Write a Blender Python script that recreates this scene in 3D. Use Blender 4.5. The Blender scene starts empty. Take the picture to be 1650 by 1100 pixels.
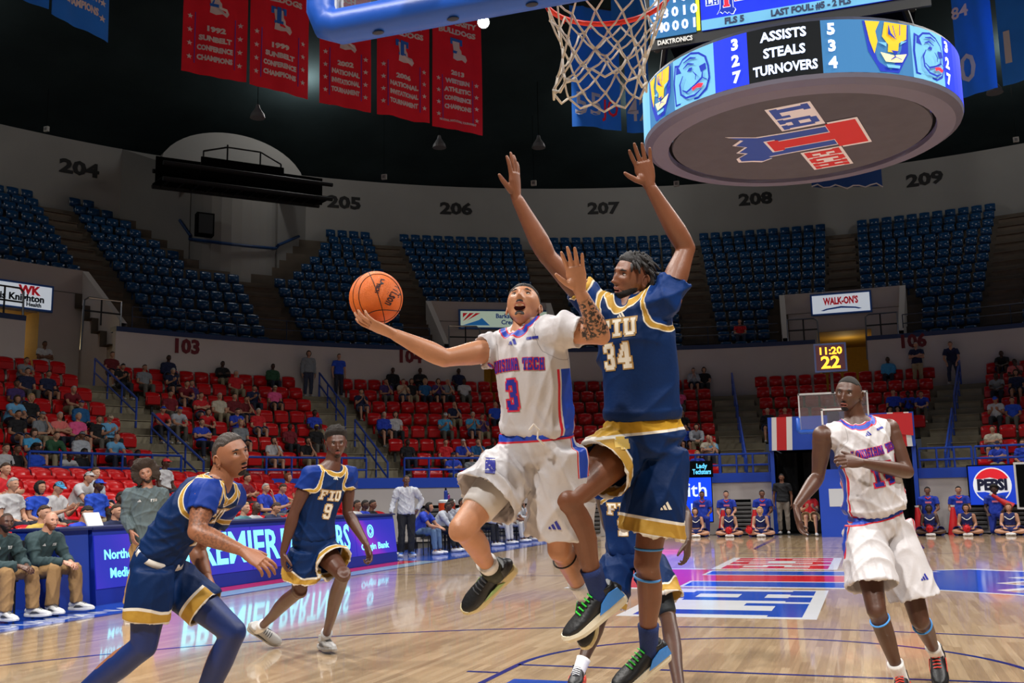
import bpy, bmesh, math, random
import numpy as np
from mathutils import Vector, Matrix
from mathutils.bvhtree import BVHTree

random.seed(7)
rng = np.random.default_rng(7)
scene = bpy.context.scene
COL = scene.collection

# ------------------------------------------------------------------ camera
CAM = np.array([0.7791, -1.7893, 1.2515])
F = 1637.9                       # focal length in pixels of the 1650 x 1100 frame
YAW, PIT, ROLL = .3318, .1529, -.0186
_fw = np.array([-math.sin(YAW)*math.cos(PIT), math.cos(YAW)*math.cos(PIT), math.sin(PIT)])
_r = np.array([math.cos(YAW), math.sin(YAW), 0.])
_u = np.cross(_r, _fw)
R2 = _r*math.cos(ROLL) + _u*math.sin(ROLL)
U2 = -_r*math.sin(ROLL) + _u*math.cos(ROLL)
cd = bpy.data.cameras.new('camera')
cam = bpy.data.objects.new('camera', cd)
COL.objects.link(cam)
cd.sensor_width = 36.0
cd.lens = F/1650*36
cd.clip_start = .05
cd.clip_end = 300
M = Matrix(((R2[0], U2[0], -_fw[0], CAM[0]), (R2[1], U2[1], -_fw[1], CAM[1]), (R2[2], U2[2], -_fw[2], CAM[2]), (0, 0, 0, 1)))
cam.matrix_world = M
scene.camera = cam

# ------------------------------------------------------------------ world, exposure, arena lights
w = bpy.data.worlds.new('world')
scene.world = w
w.use_nodes = True
w.node_tree.nodes['Background'].inputs[0].default_value = (.55, .6, .72, 1)
w.node_tree.nodes['Background'].inputs[1].default_value = .05
scene.view_settings.view_transform = 'Standard'
scene.view_settings.look = 'None'
scene.view_settings.exposure = 0.0
scene.view_settings.gamma = 1.0
scene.view_settings.use_curve_mapping = False
scene.cycles.use_denoising = True
scene.cycles.max_bounces = 5
scene.cycles.diffuse_bounces = 3
scene.cycles.glossy_bounces = 3

LIGHT_SPOTS = [(-10, 2, 16.5), (10, 2, 16.5), (-11, 11, 17), (11, 11, 17), (-11, 19, 17), (11, 19, 17), (-9, 28, 16.5), (9, 28, 16.5), (-6, -8, 15), (7, -8, 15)]
LIGHT_POWER = [2400, 2400, 2400, 2400, 2400, 2400, 2600, 2600, 3600, 3600]
def arena_light(loc, power):
    ld = bpy.data.lights.new('arena_floodlight', 'SPOT')
    ld.energy = power*2.75
    ld.spot_size = math.radians(100)
    ld.spot_blend = 1.
    ld.shadow_soft_size = .45
    ld.color = (1, .965, .915)
    lo = bpy.data.objects.new('arena_floodlight', ld)
    COL.objects.link(lo)
    lo.location = loc
    tgt = Vector((loc[0]*.1, loc[1]*.55+14.3*.45, 0))
    lo.rotation_euler = (tgt-Vector(loc)).to_track_quat('-Z', 'Y').to_euler()
for _l, _p in zip(LIGHT_SPOTS, LIGHT_POWER):
    arena_light(_l, _p)
# dim fill lamps added to brighten the seating bowl, without fixtures
for _a in (-75, -45, -15, 15, 45):
    ld = bpy.data.lights.new('bowl_fill_light', 'POINT')
    ld.energy = 290
    ld.shadow_soft_size = .6
    ld.color = (1, .97, .93)
    lo = bpy.data.objects.new('bowl_fill_light', ld)
    COL.objects.link(lo)
    _a = math.radians(_a)
    lo.location = (30.5*math.sin(_a), 14.33+30.5*math.cos(_a), 19.2)

# ------------------------------------------------------------------ helpers
def ray(x, y):
    return _fw + R2*(x-825)/F - U2*(y-550)/F
def at(x, y, d):
    """world point seen at pixel (x, y) at depth d metres"""
    return CAM + ray(x, y)*d
def on_plane(x, y, z=0.):
    v = ray(x, y)
    return CAM + v*((z-CAM[2])/v[2])
def on_cyl(x, y, R):
    v = ray(x, y); p = CAM[:2]-np.array([0, 14.33])
    a = v[:2] @ v[:2]; b = v[:2] @ p; c = p @ p-R*R
    return CAM + v*((-b+math.sqrt(b*b-a*c))/a)
def to_px(P):
    P = np.asarray(P)-CAM
    d = P @ _fw
    return 825+F*(P @ R2)/d, 550-F*(P @ U2)/d, d
def ring(R, deg, z=0.):
    a = math.radians(deg)
    return np.array([R*math.sin(a), 14.33+R*math.cos(a), z])
def nrm(v):
    v = np.asarray(v, float)
    return v/(np.linalg.norm(v)+1e-12)
def lin(c):
    c = [x/255 for x in c[:3]]
    return tuple(x/12.92 if x <= .04045 else ((x+.055)/1.055)**2.4 for x in c)+(1.,)

MATS = {}
def mat(name, col, rough=.6, metal=0., var=0., scale=8., bump=0., bscale=40., emit=0., spec=.5, coat=0., objcol=False, stretch=None, sss=0.):
    """procedural principled material; col is an sRGB 0-255 triple"""
    if name in MATS:
        return MATS[name]
    m = bpy.data.materials.new(name)
    m.use_nodes = True
    nt = m.node_tree
    N, L = nt.nodes, nt.links
    b = N['Principled BSDF']
    c = lin(col)
    b.inputs['Base Color'].default_value = c
    b.inputs['Roughness'].default_value = rough
    b.inputs['Metallic'].default_value = metal
    b.inputs['Specular IOR Level'].default_value = spec
    if sss:
        b.inputs['Subsurface Weight'].default_value = sss
        b.inputs['Subsurface Radius'].default_value = (.02, .008, .004)
        b.inputs['Subsurface Scale'].default_value = 1.
    if coat:
        b.inputs['Coat Weight'].default_value = coat
        b.inputs['Coat Roughness'].default_value = .08
    if emit:
        b.inputs['Emission Color'].default_value = c
        b.inputs['Emission Strength'].default_value = emit
    src = None
    if objcol:
        oi = N.new('ShaderNodeObjectInfo')
        src = oi.outputs['Color']
        L.new(src, b.inputs['Base Color'])
    tc = None
    if var or bump:
        tc = N.new('ShaderNodeTexCoord')
        co = tc.outputs['Object']
        if stretch:
            mp = N.new('ShaderNodeMapping')
            mp.inputs['Scale'].default_value = stretch
            L.new(co, mp.inputs['Vector'])
            co = mp.outputs['Vector']
    if var:
        n = N.new('ShaderNodeTexNoise')
        n.inputs['Scale'].default_value = scale
        n.inputs['Detail'].default_value = 5
        L.new(co, n.inputs['Vector'])
        mr = N.new('ShaderNodeMapRange')
        mr.inputs[1].default_value = .25
        mr.inputs[2].default_value = .75
        mr.inputs[3].default_value = 1-var
        mr.inputs[4].default_value = 1+var
        L.new(n.outputs['Fac'], mr.inputs[0])
        mx = N.new('ShaderNodeVectorMath')
        mx.operation = 'SCALE'
        if src is not None:
            L.new(src, mx.inputs[0])
        else:
            mx.inputs[0].default_value = c[:3]
        L.new(mr.outputs[0], mx.inputs['Scale'])
        L.new(mx.outputs[0], b.inputs['Base Color'])
    if bump:
        n2 = N.new('ShaderNodeTexNoise')
        n2.inputs['Scale'].default_value = bscale
        n2.inputs['Detail'].default_value = 4
        L.new(co, n2.inputs['Vector'])
        bp = N.new('ShaderNodeBump')
        bp.inputs['Strength'].default_value = bump
        bp.inputs['Distance'].default_value = .01
        L.new(n2.outputs['Fac'], bp.inputs['Height'])
        L.new(bp.outputs[0], b.inputs['Normal'])
    MATS[name] = m
    return m

def zone_mat(name, base, zones, rough=.6, bump=.15, bscale=60., spec=.3, sheen=0.):
    """base colour overlaid with colour zones; each zone is ([(attribute index, from, to), ...], colour)"""
    m = bpy.data.materials.new(name)
    m.use_nodes = True
    nt = m.node_tree
    N, L = nt.nodes, nt.links
    b = N['Principled BSDF']
    b.inputs['Roughness'].default_value = rough
    b.inputs['Specular IOR Level'].default_value = spec
    if sheen:
        b.inputs['Sheen Weight'].default_value = sheen
    prev = None
    def gate(i, lo, hi):
        at_ = N.new('ShaderNodeAttribute')
        at_.attribute_name = 'z%d' % i
        out = None
        for edge, sg in ((lo, 1), (hi, -1)):
            if edge is None: continue
            mr = N.new('ShaderNodeMapRange')
            mr.inputs[1].default_value = edge-.0009*sg
            mr.inputs[2].default_value = edge+.0009*sg
            L.new(at_.outputs['Fac'], mr.inputs[0])
            if out is None: out = mr.outputs[0]
            else:
                mu = N.new('ShaderNodeMath'); mu.operation = 'MULTIPLY'
                L.new(out, mu.inputs[0]); L.new(mr.outputs[0], mu.inputs[1]); out = mu.outputs[0]
        return out
    for gates, zc in zones:
        fac = None
        for g in gates:
            o_ = gate(*g)
            if fac is None: fac = o_
            else:
                mu = N.new('ShaderNodeMath'); mu.operation = 'MULTIPLY'
                L.new(fac, mu.inputs[0]); L.new(o_, mu.inputs[1]); fac = mu.outputs[0]
        mx = N.new('ShaderNodeMix')
        mx.data_type = 'RGBA'
        L.new(fac, mx.inputs[0])
        if prev is None:
            mx.inputs[6].default_value = lin(base)
        else:
            L.new(prev, mx.inputs[6])
        mx.inputs[7].default_value = lin(zc)
        prev = mx.outputs[2]
    if prev is None:
        b.inputs['Base Color'].default_value = lin(base)
    else:
        L.new(prev, b.inputs['Base Color'])
    tc = N.new('ShaderNodeTexCoord')
    n2 = N.new('ShaderNodeTexNoise')
    n2.inputs['Scale'].default_value = bscale
    n2.inputs['Detail'].default_value = 3
    L.new(tc.outputs['Object'], n2.inputs['Vector'])
    bp = N.new('ShaderNodeBump')
    bp.inputs['Strength'].default_value = bump
    bp.inputs['Distance'].default_value = .006
    L.new(n2.outputs['Fac'], bp.inputs['Height'])
    L.new(bp.outputs[0], b.inputs['Normal'])
    return m

class MB:
    """collects geometry; build() links it as one mesh object"""
    def __init__(s):
        s.v = []; s.f = []; s.m = []
    def add(s, vs, fs, m=0):
        o = len(s.v)
        s.v.extend([tuple(map(float, p)) for p in vs])
        s.f.extend([tuple(i+o for i in f) for f in fs])
        s.m.extend([m]*len(fs))
        return s
    def box(s, c, size, ax=None, m=0):
        """ax: three axis vectors"""
        c = np.asarray(c, float)
        A = np.eye(3) if ax is None else np.array(ax, float)
        h = np.array(size, float)/2
        vs = [c + A[0]*h[0]*i + A[1]*h[1]*j + A[2]*h[2]*k for k in (-1, 1) for j in (-1, 1) for i in (-1, 1)]
        return s.add(vs, [(0, 2, 3, 1), (4, 5, 7, 6), (0, 1, 5, 4), (2, 6, 7, 3), (0, 4, 6, 2), (1, 3, 7, 5)], m)
    def quad(s, a, b, c, d, m=0):
        return s.add([a, b, c, d], [(0, 1, 2, 3)], m)
    def tube(s, pts, rad, n=10, hint=None, caps=True, m=0, loop=False):
        pts = [np.asarray(p, float) for p in pts]
        k = len(pts)
        if not isinstance(rad, (list, tuple)):
            rad = [rad]*k
        vs = []
        hx = None; t0_ = None
        for i, p in enumerate(pts):
            if loop:
                t = nrm(pts[(i+1) % k]-pts[i-1])
            else:
                t = nrm(pts[min(i+1, k-1)]-pts[max(i-1, 0)])
            if t0_ is not None and not loop and t @ t0_ < -.2:
                t = -t          # the profile turns back on itself: keep the ring's sense
            t0_ = t
            h = hint[i] if isinstance(hint, list) else hint
            if h is None:
                h = hx if hx is not None else ((0, 0, 1) if abs(t[2]) < .9 else (1, 0, 0))
            x = np.asarray(h, float)
            x = nrm(x-t*(x @ t))
            hx = x
            y = np.cross(t, x)
            r = rad[i]
            a, b = r if isinstance(r, (list, tuple)) else (r, r)
            for j in range(n):
                th = 2*math.pi*j/n
                vs.append(p + x*a*math.cos(th) + y*b*math.sin(th))
        fs = []
        for i in range(k if loop else k-1):
            i2 = (i+1) % k
            for j in range(n):
                fs.append((i*n+j, i*n+(j+1) % n, i2*n+(j+1) % n, i2*n+j))
        if caps and not loop:
            fs.append(tuple(reversed(range(n))))
            fs.append(tuple(range((k-1)*n, k*n)))
        return s.add(vs, fs, m)
    def ball(s, c, r, n=12, k=8, ax=None, m=0):
        c = np.asarray(c, float)
        A = np.eye(3) if ax is None else np.array(ax, float)
        r = (r, r, r) if not isinstance(r, (list, tuple)) else r
        vs = [c-A[2]*r[2]]
        for i in range(1, k):
            ph = -math.pi/2+math.pi*i/k
            for j in range(n):
                th = 2*math.pi*j/n
                vs.append(c+A[0]*r[0]*math.cos(ph)*math.cos(th)+A[1]*r[1]*math.cos(ph)*math.sin(th)+A[2]*r[2]*math.sin(ph))
        vs.append(c+A[2]*r[2])
        fs = [(0, 1+(j+1) % n, 1+j) for j in range(n)]
        for i in range(k-2):
            for j in range(n):
                a = 1+i*n
                fs.append((a+j, a+(j+1) % n, a+n+(j+1) % n, a+n+j))
        e = len(vs)-1
        fs += [(e, 1+(k-2)*n+j, 1+(k-2)*n+(j+1) % n) for j in range(n)]
        return s.add(vs, fs, m)
    def prism(s, poly, fn, th, m=0):
        """polygon in 2-D extruded by th; fn maps (u, v, w) to a world point"""
        n = len(poly)
        vs = [fn(u, v, 0) for u, v in poly]+[fn(u, v, th) for u, v in poly]
        fs = [tuple(reversed(range(n))), tuple(range(n, 2*n))]+[(i, (i+1) % n, n+(i+1) % n, n+i) for i in range(n)]
        return s.add(vs, fs, m)
    def mesh(s, name, mats, org=(0, 0, 0), smooth=False):
        me = bpy.data.meshes.new(name)
        v = np.array(s.v, float).reshape(-1, 3)-np.asarray(org, float)
        me.from_pydata(v.tolist(), [], s.f)
        for m in (mats if isinstance(mats, (list, tuple)) else [mats]):
            me.materials.append(m)
        if any(s.m):
            me.polygons.foreach_set('material_index', s.m)
        if smooth:
            me.polygons.foreach_set('use_smooth', [True]*len(me.polygons))
        me.update()
        return me
    def build(s, name, mats, parent=None, org=None, smooth=False):
        """parts of a thing take the thing's own origin, so that they stay put under it"""
        if org is None:
            org = parent['_org'] if parent is not None and '_org' in parent else (0, 0, 0)
        return link(name, s.mesh(name, mats, org, smooth), parent, None if parent is not None else org)

def link(name, data, parent=None, loc=None):
    o = bpy.data.objects.new(name, data)
    COL.objects.link(o)
    if parent is not None:
        o.parent = parent
        if '_org' in parent:
            o['_org'] = list(parent['_org'])
    elif loc is not None:
        o.location = tuple(map(float, loc))
        o['_org'] = [float(x) for x in loc]
    return o
def tag(o, label=None, cat=None, group=None, kind=None):
    if label: o['label'] = label
    if cat: o['category'] = cat
    if group: o['group'] = group
    if kind: o['kind'] = kind
    return o
def empty(name, org, label=None, cat=None, group=None, kind=None):
    o = link(name, None, None, org)
    o.empty_display_size = .1
    return tag(o, label, cat, group, kind)

def text_mb(s, size, fn, th=.004, weight=0., align='CENTER', mb=None, m=0, width=None):
    """lettering as thin solid geometry; fn maps (u, v, w) to a world point"""
    cu = bpy.data.curves.new('lettering', 'FONT')
    cu.body = s
    cu.size = size
    cu.align_x = align
    cu.align_y = 'CENTER'
    cu.resolution_u = 2
    cu.offset = weight
    cu.extrude = .5
    o = bpy.data.objects.new('lettering', cu)
    me = bpy.data.meshes.new_from_object(o)
    mb = mb or MB()
    vs = [v.co for v in me.vertices]
    k = 1.
    if width and vs:
        ww = max(v[0] for v in vs)-min(v[0] for v in vs)
        k = width/max(ww, 1e-6)
    mb.add([fn(v[0]*k, v[1], (v[2]+.5)*th) for v in vs], [tuple(p.vertices) for p in me.polygons], m)
    bpy.data.objects.remove(o)
    bpy.data.curves.remove(cu)
    bpy.data.meshes.remove(me)
    return mb
def plane_fn(o, x, y, n=None):
    o, x, y = (np.asarray(k, float) for k in (o, x, y))
    n = nrm(np.cross(x, y)) if n is None else np.asarray(n, float)
    return lambda a, b, c=0.: o+x*a+y*b+n*c
# ------------------------------------------------------------------ materials of the place
WALL_L = mat('painted_concourse_wall', (205, 196, 190), .75, var=.06, scale=.7, bump=.1, bscale=12)
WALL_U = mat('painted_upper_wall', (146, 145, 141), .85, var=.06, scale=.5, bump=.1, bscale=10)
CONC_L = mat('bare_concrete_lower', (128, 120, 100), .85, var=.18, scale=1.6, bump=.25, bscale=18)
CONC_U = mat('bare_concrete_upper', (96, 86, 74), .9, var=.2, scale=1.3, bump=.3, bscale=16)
BLACK = mat('matt_black', (9, 11, 12), .9, spec=.1)
CEIL = mat('dark_ceiling', (44, 56, 58), .95, var=.25, scale=.4, spec=.05)
DARK = mat('dark_steel', (24, 26, 28), .6)
BLUE = mat('blue_paint', (20, 72, 190), .4)
BLUE2 = mat('blue_pad_vinyl', (24, 70, 190), .35, bump=.08, bscale=25)
RED = mat('red_paint', (205, 26, 30), .45)
WHITE = mat('white_paint', (235, 235, 232), .5)
REDSEAT = mat('red_seat_plastic', (196, 14, 20), .28, var=.08, scale=5)
BLUESEAT = mat('blue_seat_plastic', (12, 64, 108), .3, var=.1, scale=5)
CHROME = mat('brushed_metal', (150, 152, 155), .3, metal=1.)
GLASS = bpy.data.materials.new('clear_glass')
GLASS.use_nodes = True
_b = GLASS.node_tree.nodes['Principled BSDF']
_b.inputs['Transmission Weight'].default_value = .93
_b.inputs['Roughness'].default_value = .02
_b.inputs['IOR'].default_value = 1.02
_b.inputs['Base Color'].default_value = (.95, .97, 1, 1)

# ------------------------------------------------------------------ floor of planks
def wood(name, driver):
    m = bpy.data.materials.new(name)
    m.use_nodes = True
    nt = m.node_tree; N = nt.nodes; L = nt.links
    b = N['Principled BSDF']
    b.inputs['Roughness'].default_value = .17
    b.inputs['Coat Weight'].default_value = .6
    b.inputs['Coat Roughness'].default_value = .05
    if driver == 'object':
        s = N.new('ShaderNodeObjectInfo').outputs['Random']
        g = N.new('ShaderNodeNewGeometry').outputs['Position']
    else:
        a = N.new('ShaderNodeAttribute'); a.attribute_name = 'tone'
        s = a.outputs['Fac']
        g = N.new('ShaderNodeNewGeometry').outputs['Position']
    cr = N.new('ShaderNodeValToRGB')
    e = cr.color_ramp.elements
    e[0].position = 0; e[0].color = lin((170, 143, 112))
    e[1].position = 1; e[1].color = lin((196, 170, 137))
    k = cr.color_ramp.elements.new(.5); k.color = lin((184, 157, 123))
    L.new(s, cr.inputs[0])
    mp = N.new('ShaderNodeMapping'); mp.inputs['Scale'].default_value = (60, 2.2, 1)
    L.new(g, mp.inputs['Vector'])
    n = N.new('ShaderNodeTexNoise'); n.inputs['Scale'].default_value = 1.; n.inputs['Detail'].default_value = 6
    L.new(mp.outputs[0], n.inputs['Vector'])
    mr = N.new('ShaderNodeMapRange'); mr.inputs[1].default_value = .3; mr.inputs[2].default_value = .7
    mr.inputs[3].default_value = .84; mr.inputs[4].default_value = 1.08
    L.new(n.outputs['Fac'], mr.inputs[0])
    mx = N.new('ShaderNodeVectorMath'); mx.operation = 'SCALE'
    L.new(cr.outputs[0], mx.inputs[0]); L.new(mr.outputs[0], mx.inputs['Scale'])
    L.new(mx.outputs[0], b.inputs['Base Color'])
    return m
floor = MB().box((0, 13, -.09), (80, 90, .1)).build('floor', mat('dark_floor_slab', (58, 56, 54), .6, var=.1))
tag(floor, kind='structure')
PW = .062
planks = []
for i in range(int(-8.4/PW), int(8.4/PW)):
    y = -1.7-random.random()*1.2
    while y < 29.9:
        l = random.uniform(.7, 1.5)
        c = (i*PW, y+l/2)
        px, py, d = to_px((c[0], c[1], 0))
        if d > .5 and -80 < px < 1730 and py < 1300:
            planks.append((c[0], c[1], l, l*PW/d**3 if -10 < px < 1660 and py < 1108 else 0))
        elif abs(c[0]) < 8.4:
            planks.append((c[0], c[1], l, 0))
        y += l
planks.sort(key=lambda p: -p[3])
pm = MB().box((0, 0, -.01), (PW-.0006, .9994, .02)).mesh('plank', wood('maple_plank', 'object'))
for x, y, l, _s in planks[:300]:
    o = link('plank', pm, floor)
    o.location = (x, y, 0)
    o.scale = (1, l, 1)
vs, fs, tone = [], [], []
for x, y, l, _s in planks[300:]:
    k = len(vs); a = PW/2-.0003; h = l/2-.0004
    vs += [(x-a, y-h, 0), (x+a, y-h, 0), (x+a, y+h, 0), (x-a, y+h, 0), (x-a, y-h, -.02), (x+a, y-h, -.02), (x+a, y+h, -.02), (x-a, y+h, -.02)]
    fs += [(k, k+1, k+2, k+3), (k+4, k, k+3, k+7), (k+1, k+5, k+6, k+2), (k+4, k+5, k+1, k), (k+3, k+2, k+6, k+7)]
    tone += [random.random()]*8
me = bpy.data.meshes.new('planking')
me.from_pydata(vs, [], fs)
me.attributes.new('tone', 'FLOAT', 'POINT').data.foreach_set('value', tone)
me.materials.append(wood('maple_planking', 'attr'))
tag(link('planking', me, floor), kind='stuff')

def paint(name, col):
    return mat(name, col, .2, coat=.6, var=.03, scale=3)
P_BLUE = paint('court_paint_blue', (18, 74, 178)); P_RED = paint('court_paint_red', (204, 26, 38)); P_WHITE = paint('court_paint_white', (222, 224, 226))
P_PALE = paint('court_paint_pale_blue', (150, 178, 205)); P_NAVY = paint('court_line_navy', (24, 40, 120))
def strip(name, pts, w, m, closed=False, z=.0015):
    """painted line along floor points"""
    mb = MB()
    pts = [np.array([p[0], p[1]]) for p in pts]
    L_, R_ = [], []
    k = len(pts)
    for i, p in enumerate(pts):
        t = pts[(i+1) % k]-pts[i-1] if closed else pts[min(i+1, k-1)]-pts[max(0, i-1)]
        t = t/np.linalg.norm(t); n = np.array([-t[1], t[0]])*w/2
        L_.append((*(p+n), z)); R_.append((*(p-n), z))
    o = 0
    for i in range(k if closed else k-1):
        j = (i+1) % k
        mb.quad(R_[i], R_[j], L_[j], L_[i])
    return mb.build(name, m, floor)
def arc(cx, cy, R, a0, a1, n=48):
    return [(cx+R*math.sin(math.radians(a0+(a1-a0)*i/n)), cy+R*math.cos(math.radians(a0+(a1-a0)*i/n))) for i in range(n+1)]
def patch(name, poly, m, z=.0012):
    return MB().add([(x, y, z) for x, y in poly], [tuple(range(len(poly)))]).build(name, m, floor)
for flip in (1, -1):
    def Fy(p, flip=flip):
        return [(x, y) if flip == 1 else (-x, 28.65-y) for x, y in p]
    q = math.degrees(math.asin(6.6/6.75))
    strip('three_point_line', Fy([(-6.6, 0)]+arc(0, 1.575, 6.75, -q, q)+[(6.6, 0)]), .05, P_NAVY)
    strip('free_throw_circle', Fy(arc(0, 5.79, 1.83, -90, 90)), .05, P_NAVY)
    strip('free_throw_line', Fy([(-1.83, 5.79), (1.83, 5.79)]), .05, P_NAVY)
    for s in (-1, 1):
        strip('lane_line', Fy([(s*1.83, 0), (s*1.83, 5.79)]), .05, P_NAVY)
        for yy in (2.1, 3.0, 3.9, 4.8, 5.42):
            strip('lane_mark', Fy([(s*1.86, yy), (s*2.1, yy)]), .05, P_NAVY)
    strip('baseline', Fy([(-7.62, 0), (7.62, 0)]), .05, P_NAVY)
patch('lane_lettering_patch', [(-1.66, 3.2), (-1.66, 5.2), (-1.15, 5.2), (-1.15, 5.02), (-.25, 5.02), (-.25, 4.2), (-.9, 4.2), (-.9, 3.2)], P_BLUE)
for s in (-1, 1):
    strip('sideline', [(s*7.62, 0), (s*7.62, 28.65)], .05, P_NAVY)
strip('half_court_line', [(-7.6, 14.33), (7.6, 14.33)], .05, P_NAVY, z=.0011)
# bench apron: blue with white lettering, red and pale stripes in front of the scorer's table
patch('bench_apron', [(-10.4, -1.5), (-7.66, -1.5), (-7.66, 10.3), (-10.4, 10.3)], P_BLUE)
patch('bench_apron', [(-10.4, 18.0), (-7.66, 18.0), (-7.66, 29.5), (-10.4, 29.5)], P_BLUE)
patch('red_stripe', [(-8.55, 10.4), (-8.1, 10.4), (-8.1, 17.9), (-8.55, 17.9)], P_RED, .0014)
patch('pale_stripe', [(-8.08, 10.4), (-7.66, 10.4), (-7.66, 17.9), (-8.08, 17.9)], P_PALE, .0014)
for k, s in enumerate(['TECH ATHLETICS', 'LOUISIANA TECH']):
    text_mb(s, .36, plane_fn((-7.95, 4.2+k*4.2, .0013), (0, 1, 0), (-1, 0, 0)), .0008, .004, width=3.9).build('apron_lettering', P_WHITE, floor)
strip('far_court_mark', [(-1.78, 22.25), (-1.76, 27.3)], .06, P_NAVY)

# slab letters, as lists of rectangles in a unit box (x0, y0, x1, y1)
GL = {
 'L': [(.1, 0, .4, 1), (0, 0, .95, .2), (0, .82, .52, 1), (.75, 0, .95, .4)],
 'A': [(.08, 0, .34, .86), (.66, 0, .92, .86), (.22, .8, .78, 1), (.2, .32, .8, .5), (0, 0, .42, .16), (.58, 0, 1, .16)],
 'T': [(.36, 0, .64, 1), (0, .8, 1, 1), (0, .58, .18, 1), (.82, .58, 1, 1), (.22, 0, .78, .17)],
 'E': [(.1, 0, .38, 1), (0, 0, .95, .18), (0, .82, .95, 1), (.3, .42, .72, .58), (.76, 0, .95, .36), (.76, .64, .95, 1)],
 'C': [(.05, .12, .33, .88), (.15, 0, .85, .18), (.15, .82, .85, 1), (.68, .1, .95, .36), (.68, .64, .95, .9)],
 'H': [(.08, 0, .36, 1), (.64, 0, .92, 1), (.3, .42, .7, .6), (0, 0, .44, .16), (.56, 0, 1, .16), (0, .84, .44, 1), (.56, .84, 1, 1)],
 'F': [(.1, 0, .38, 1), (0, .82, .95, 1), (.3, .42, .7, .58), (.76, .6, .95, 1), (0, 0, .52, .17)],
 'I': [(.33, 0, .67, 1), (.12, 0, .88, .17), (.12, .83, .88, 1)],
 'U': [(.08, .12, .34, 1), (.66, .12, .92, 1), (.18, 0, .82, .2), (0, .84, .44, 1), (.56, .84, 1, 1)],
 'O': [(.05, .12, .33, .88), (.67, .12, .95, .88), (.16, 0, .84, .18), (.16, .82, .84, 1)],
 'S': [(.16, 0, .84, .18), (.16, .82, .84, 1), (.05, .5, .33, .9), (.67, .1, .95, .5), (.16, .42, .84, .59), (.05, .08, .3, .3), (.7, .7, .95, .92)],
 'N': [(.06, 0, .32, 1), (.68, 0, .94, 1), (.3, .55, .46, .88), (.42, .32, .58, .7), (.54, .12, .7, .48), (0, 0, .4, .15), (.6, .85, 1, 1)],
 '0': [(.08, .12, .35, .88), (.65, .12, .92, .88), (.18, 0, .82, .18), (.18, .82, .82, 1)],
 '1': [(.36, 0, .66, 1), (.15, 0, .88, .17), (.16, .74, .5, .9)],
 '2': [(.1, 0, .92, .19), (.18, .82, .82, 1), (.66, .52, .92, .9), (.08, .66, .34, .9), (.5, .38, .84, .58), (.26, .2, .6, .42), (.1, .1, .36, .28), (.72, .1, .92, .32)],
 '3': [(.18, 0, .82, .18), (.18, .82, .82, 1), (.65, .1, .92, .46), (.65, .54, .92, .9), (.4, .42, .82, .59), (.08, .1, .34, .32), (.08, .68, .34, .9)],
 '4': [(.58, 0, .86, 1), (.04, .24, .98, .42), (.14, .38, .36, .56), (.26, .5, .48, .72), (.4, .66, .62, .92), (.42, 0, 1, .16)],
 '9': [(.18, 0, .8, .18), (.18, .82, .82, 1), (.65, .1, .92, .9), (.08, .5, .35, .9), (.18, .42, .82, .58), (.08, .1, .34, .28)],
}
# the school's mark, upright: x across (L A | stem | E C H), y up, in units of the floor mark's metres
def mark_layers():
    Lr = {'white': [], 'blue': [], 'red': []}
    def rect(k, x0, y0, x1, y1): Lr[k].append([(x0, y0), (x1, y0), (x1, y1), (x0, y1)])
    dog = [(-1.4, 1.75), (-1.45, -.2), (-1.55, -1.5), (-2.3, -2.7), (-1.55, -2.2), (-1.0, -2.75), (-.5, -2.3), (.1, -2.9), (.45, -2.55), (.95, -3.15), (1.5, -3.2), (1.75, -2.6), (2.05, -2.2), (1.75, -1.6), (1.5, -1.75), (1.45, -.6), (1.4, 1.75)]
    cx, cy = 0, -.6
    Lr['white'].append([(cx+(x-cx)*1.09, cy+(y-cy)*1.07) for x, y in dog])
    Lr['blue'].append(dog)
    rect('white', -5.05, -.2, -1.85, 1.85); rect('white', 1.85, -.2, 5.05, 1.85)
    for ch, x0, k in (('L', -4.9, 'blue'), ('A', -3.4, 'blue'), ('E', 2.0, 'red'), ('C', 3.0, 'red'), ('H', 4.0, 'red')):
        wd = 1.4 if k == 'blue' else .92
        for a, b_, c, d in GL[ch]:
            rect(k, x0+a*wd, -.05+b_*1.75, x0+c*wd, -.05+d*1.75)
    return Lr, [(-.8, -1.25), (.8, -1.25), (.8, -.7), (.55, -.7), (.55, 1.8), (1.75, 1.8), (1.75, 3.2), (-1.75, 3.2), (-1.75, 1.8), (-.55, 1.8), (-.55, -.7), (-.8, -.7)]
def mark(fn, parent, mats_, th, name):
    Lr, tee = mark_layers()
    for li, k in enumerate(('white', 'blue', 'red')):
        mb = MB()
        for pi, p in enumerate(Lr[k]):
            mb.prism(p, lambda u, v, w_: fn(u, v, th*(.25*li+.006*pi)+w_), th*.3)
        mb.build(name, mats_[k], parent)
    grow = [(x*1.1+(.04 if x > 0 else -.04), y+(.13 if y > 0 and y > 1.5 else -.13)) for x, y in tee]
    MB().prism(grow, lambda u, v, w_: fn(u, v, th*.8+w_), th*.2).build(name, mats_['white'], parent)
    MB().prism(tee, lambda u, v, w_: fn(u, v, th*1.05+w_), th*.2).build(name, mats_['red'], parent)
mark(lambda u, v, w_: np.array([-v, 14.1+u, .001+w_]), floor, {'white': P_WHITE, 'blue': P_BLUE, 'red': P_RED}, .002, 'center_court_mark')

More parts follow.
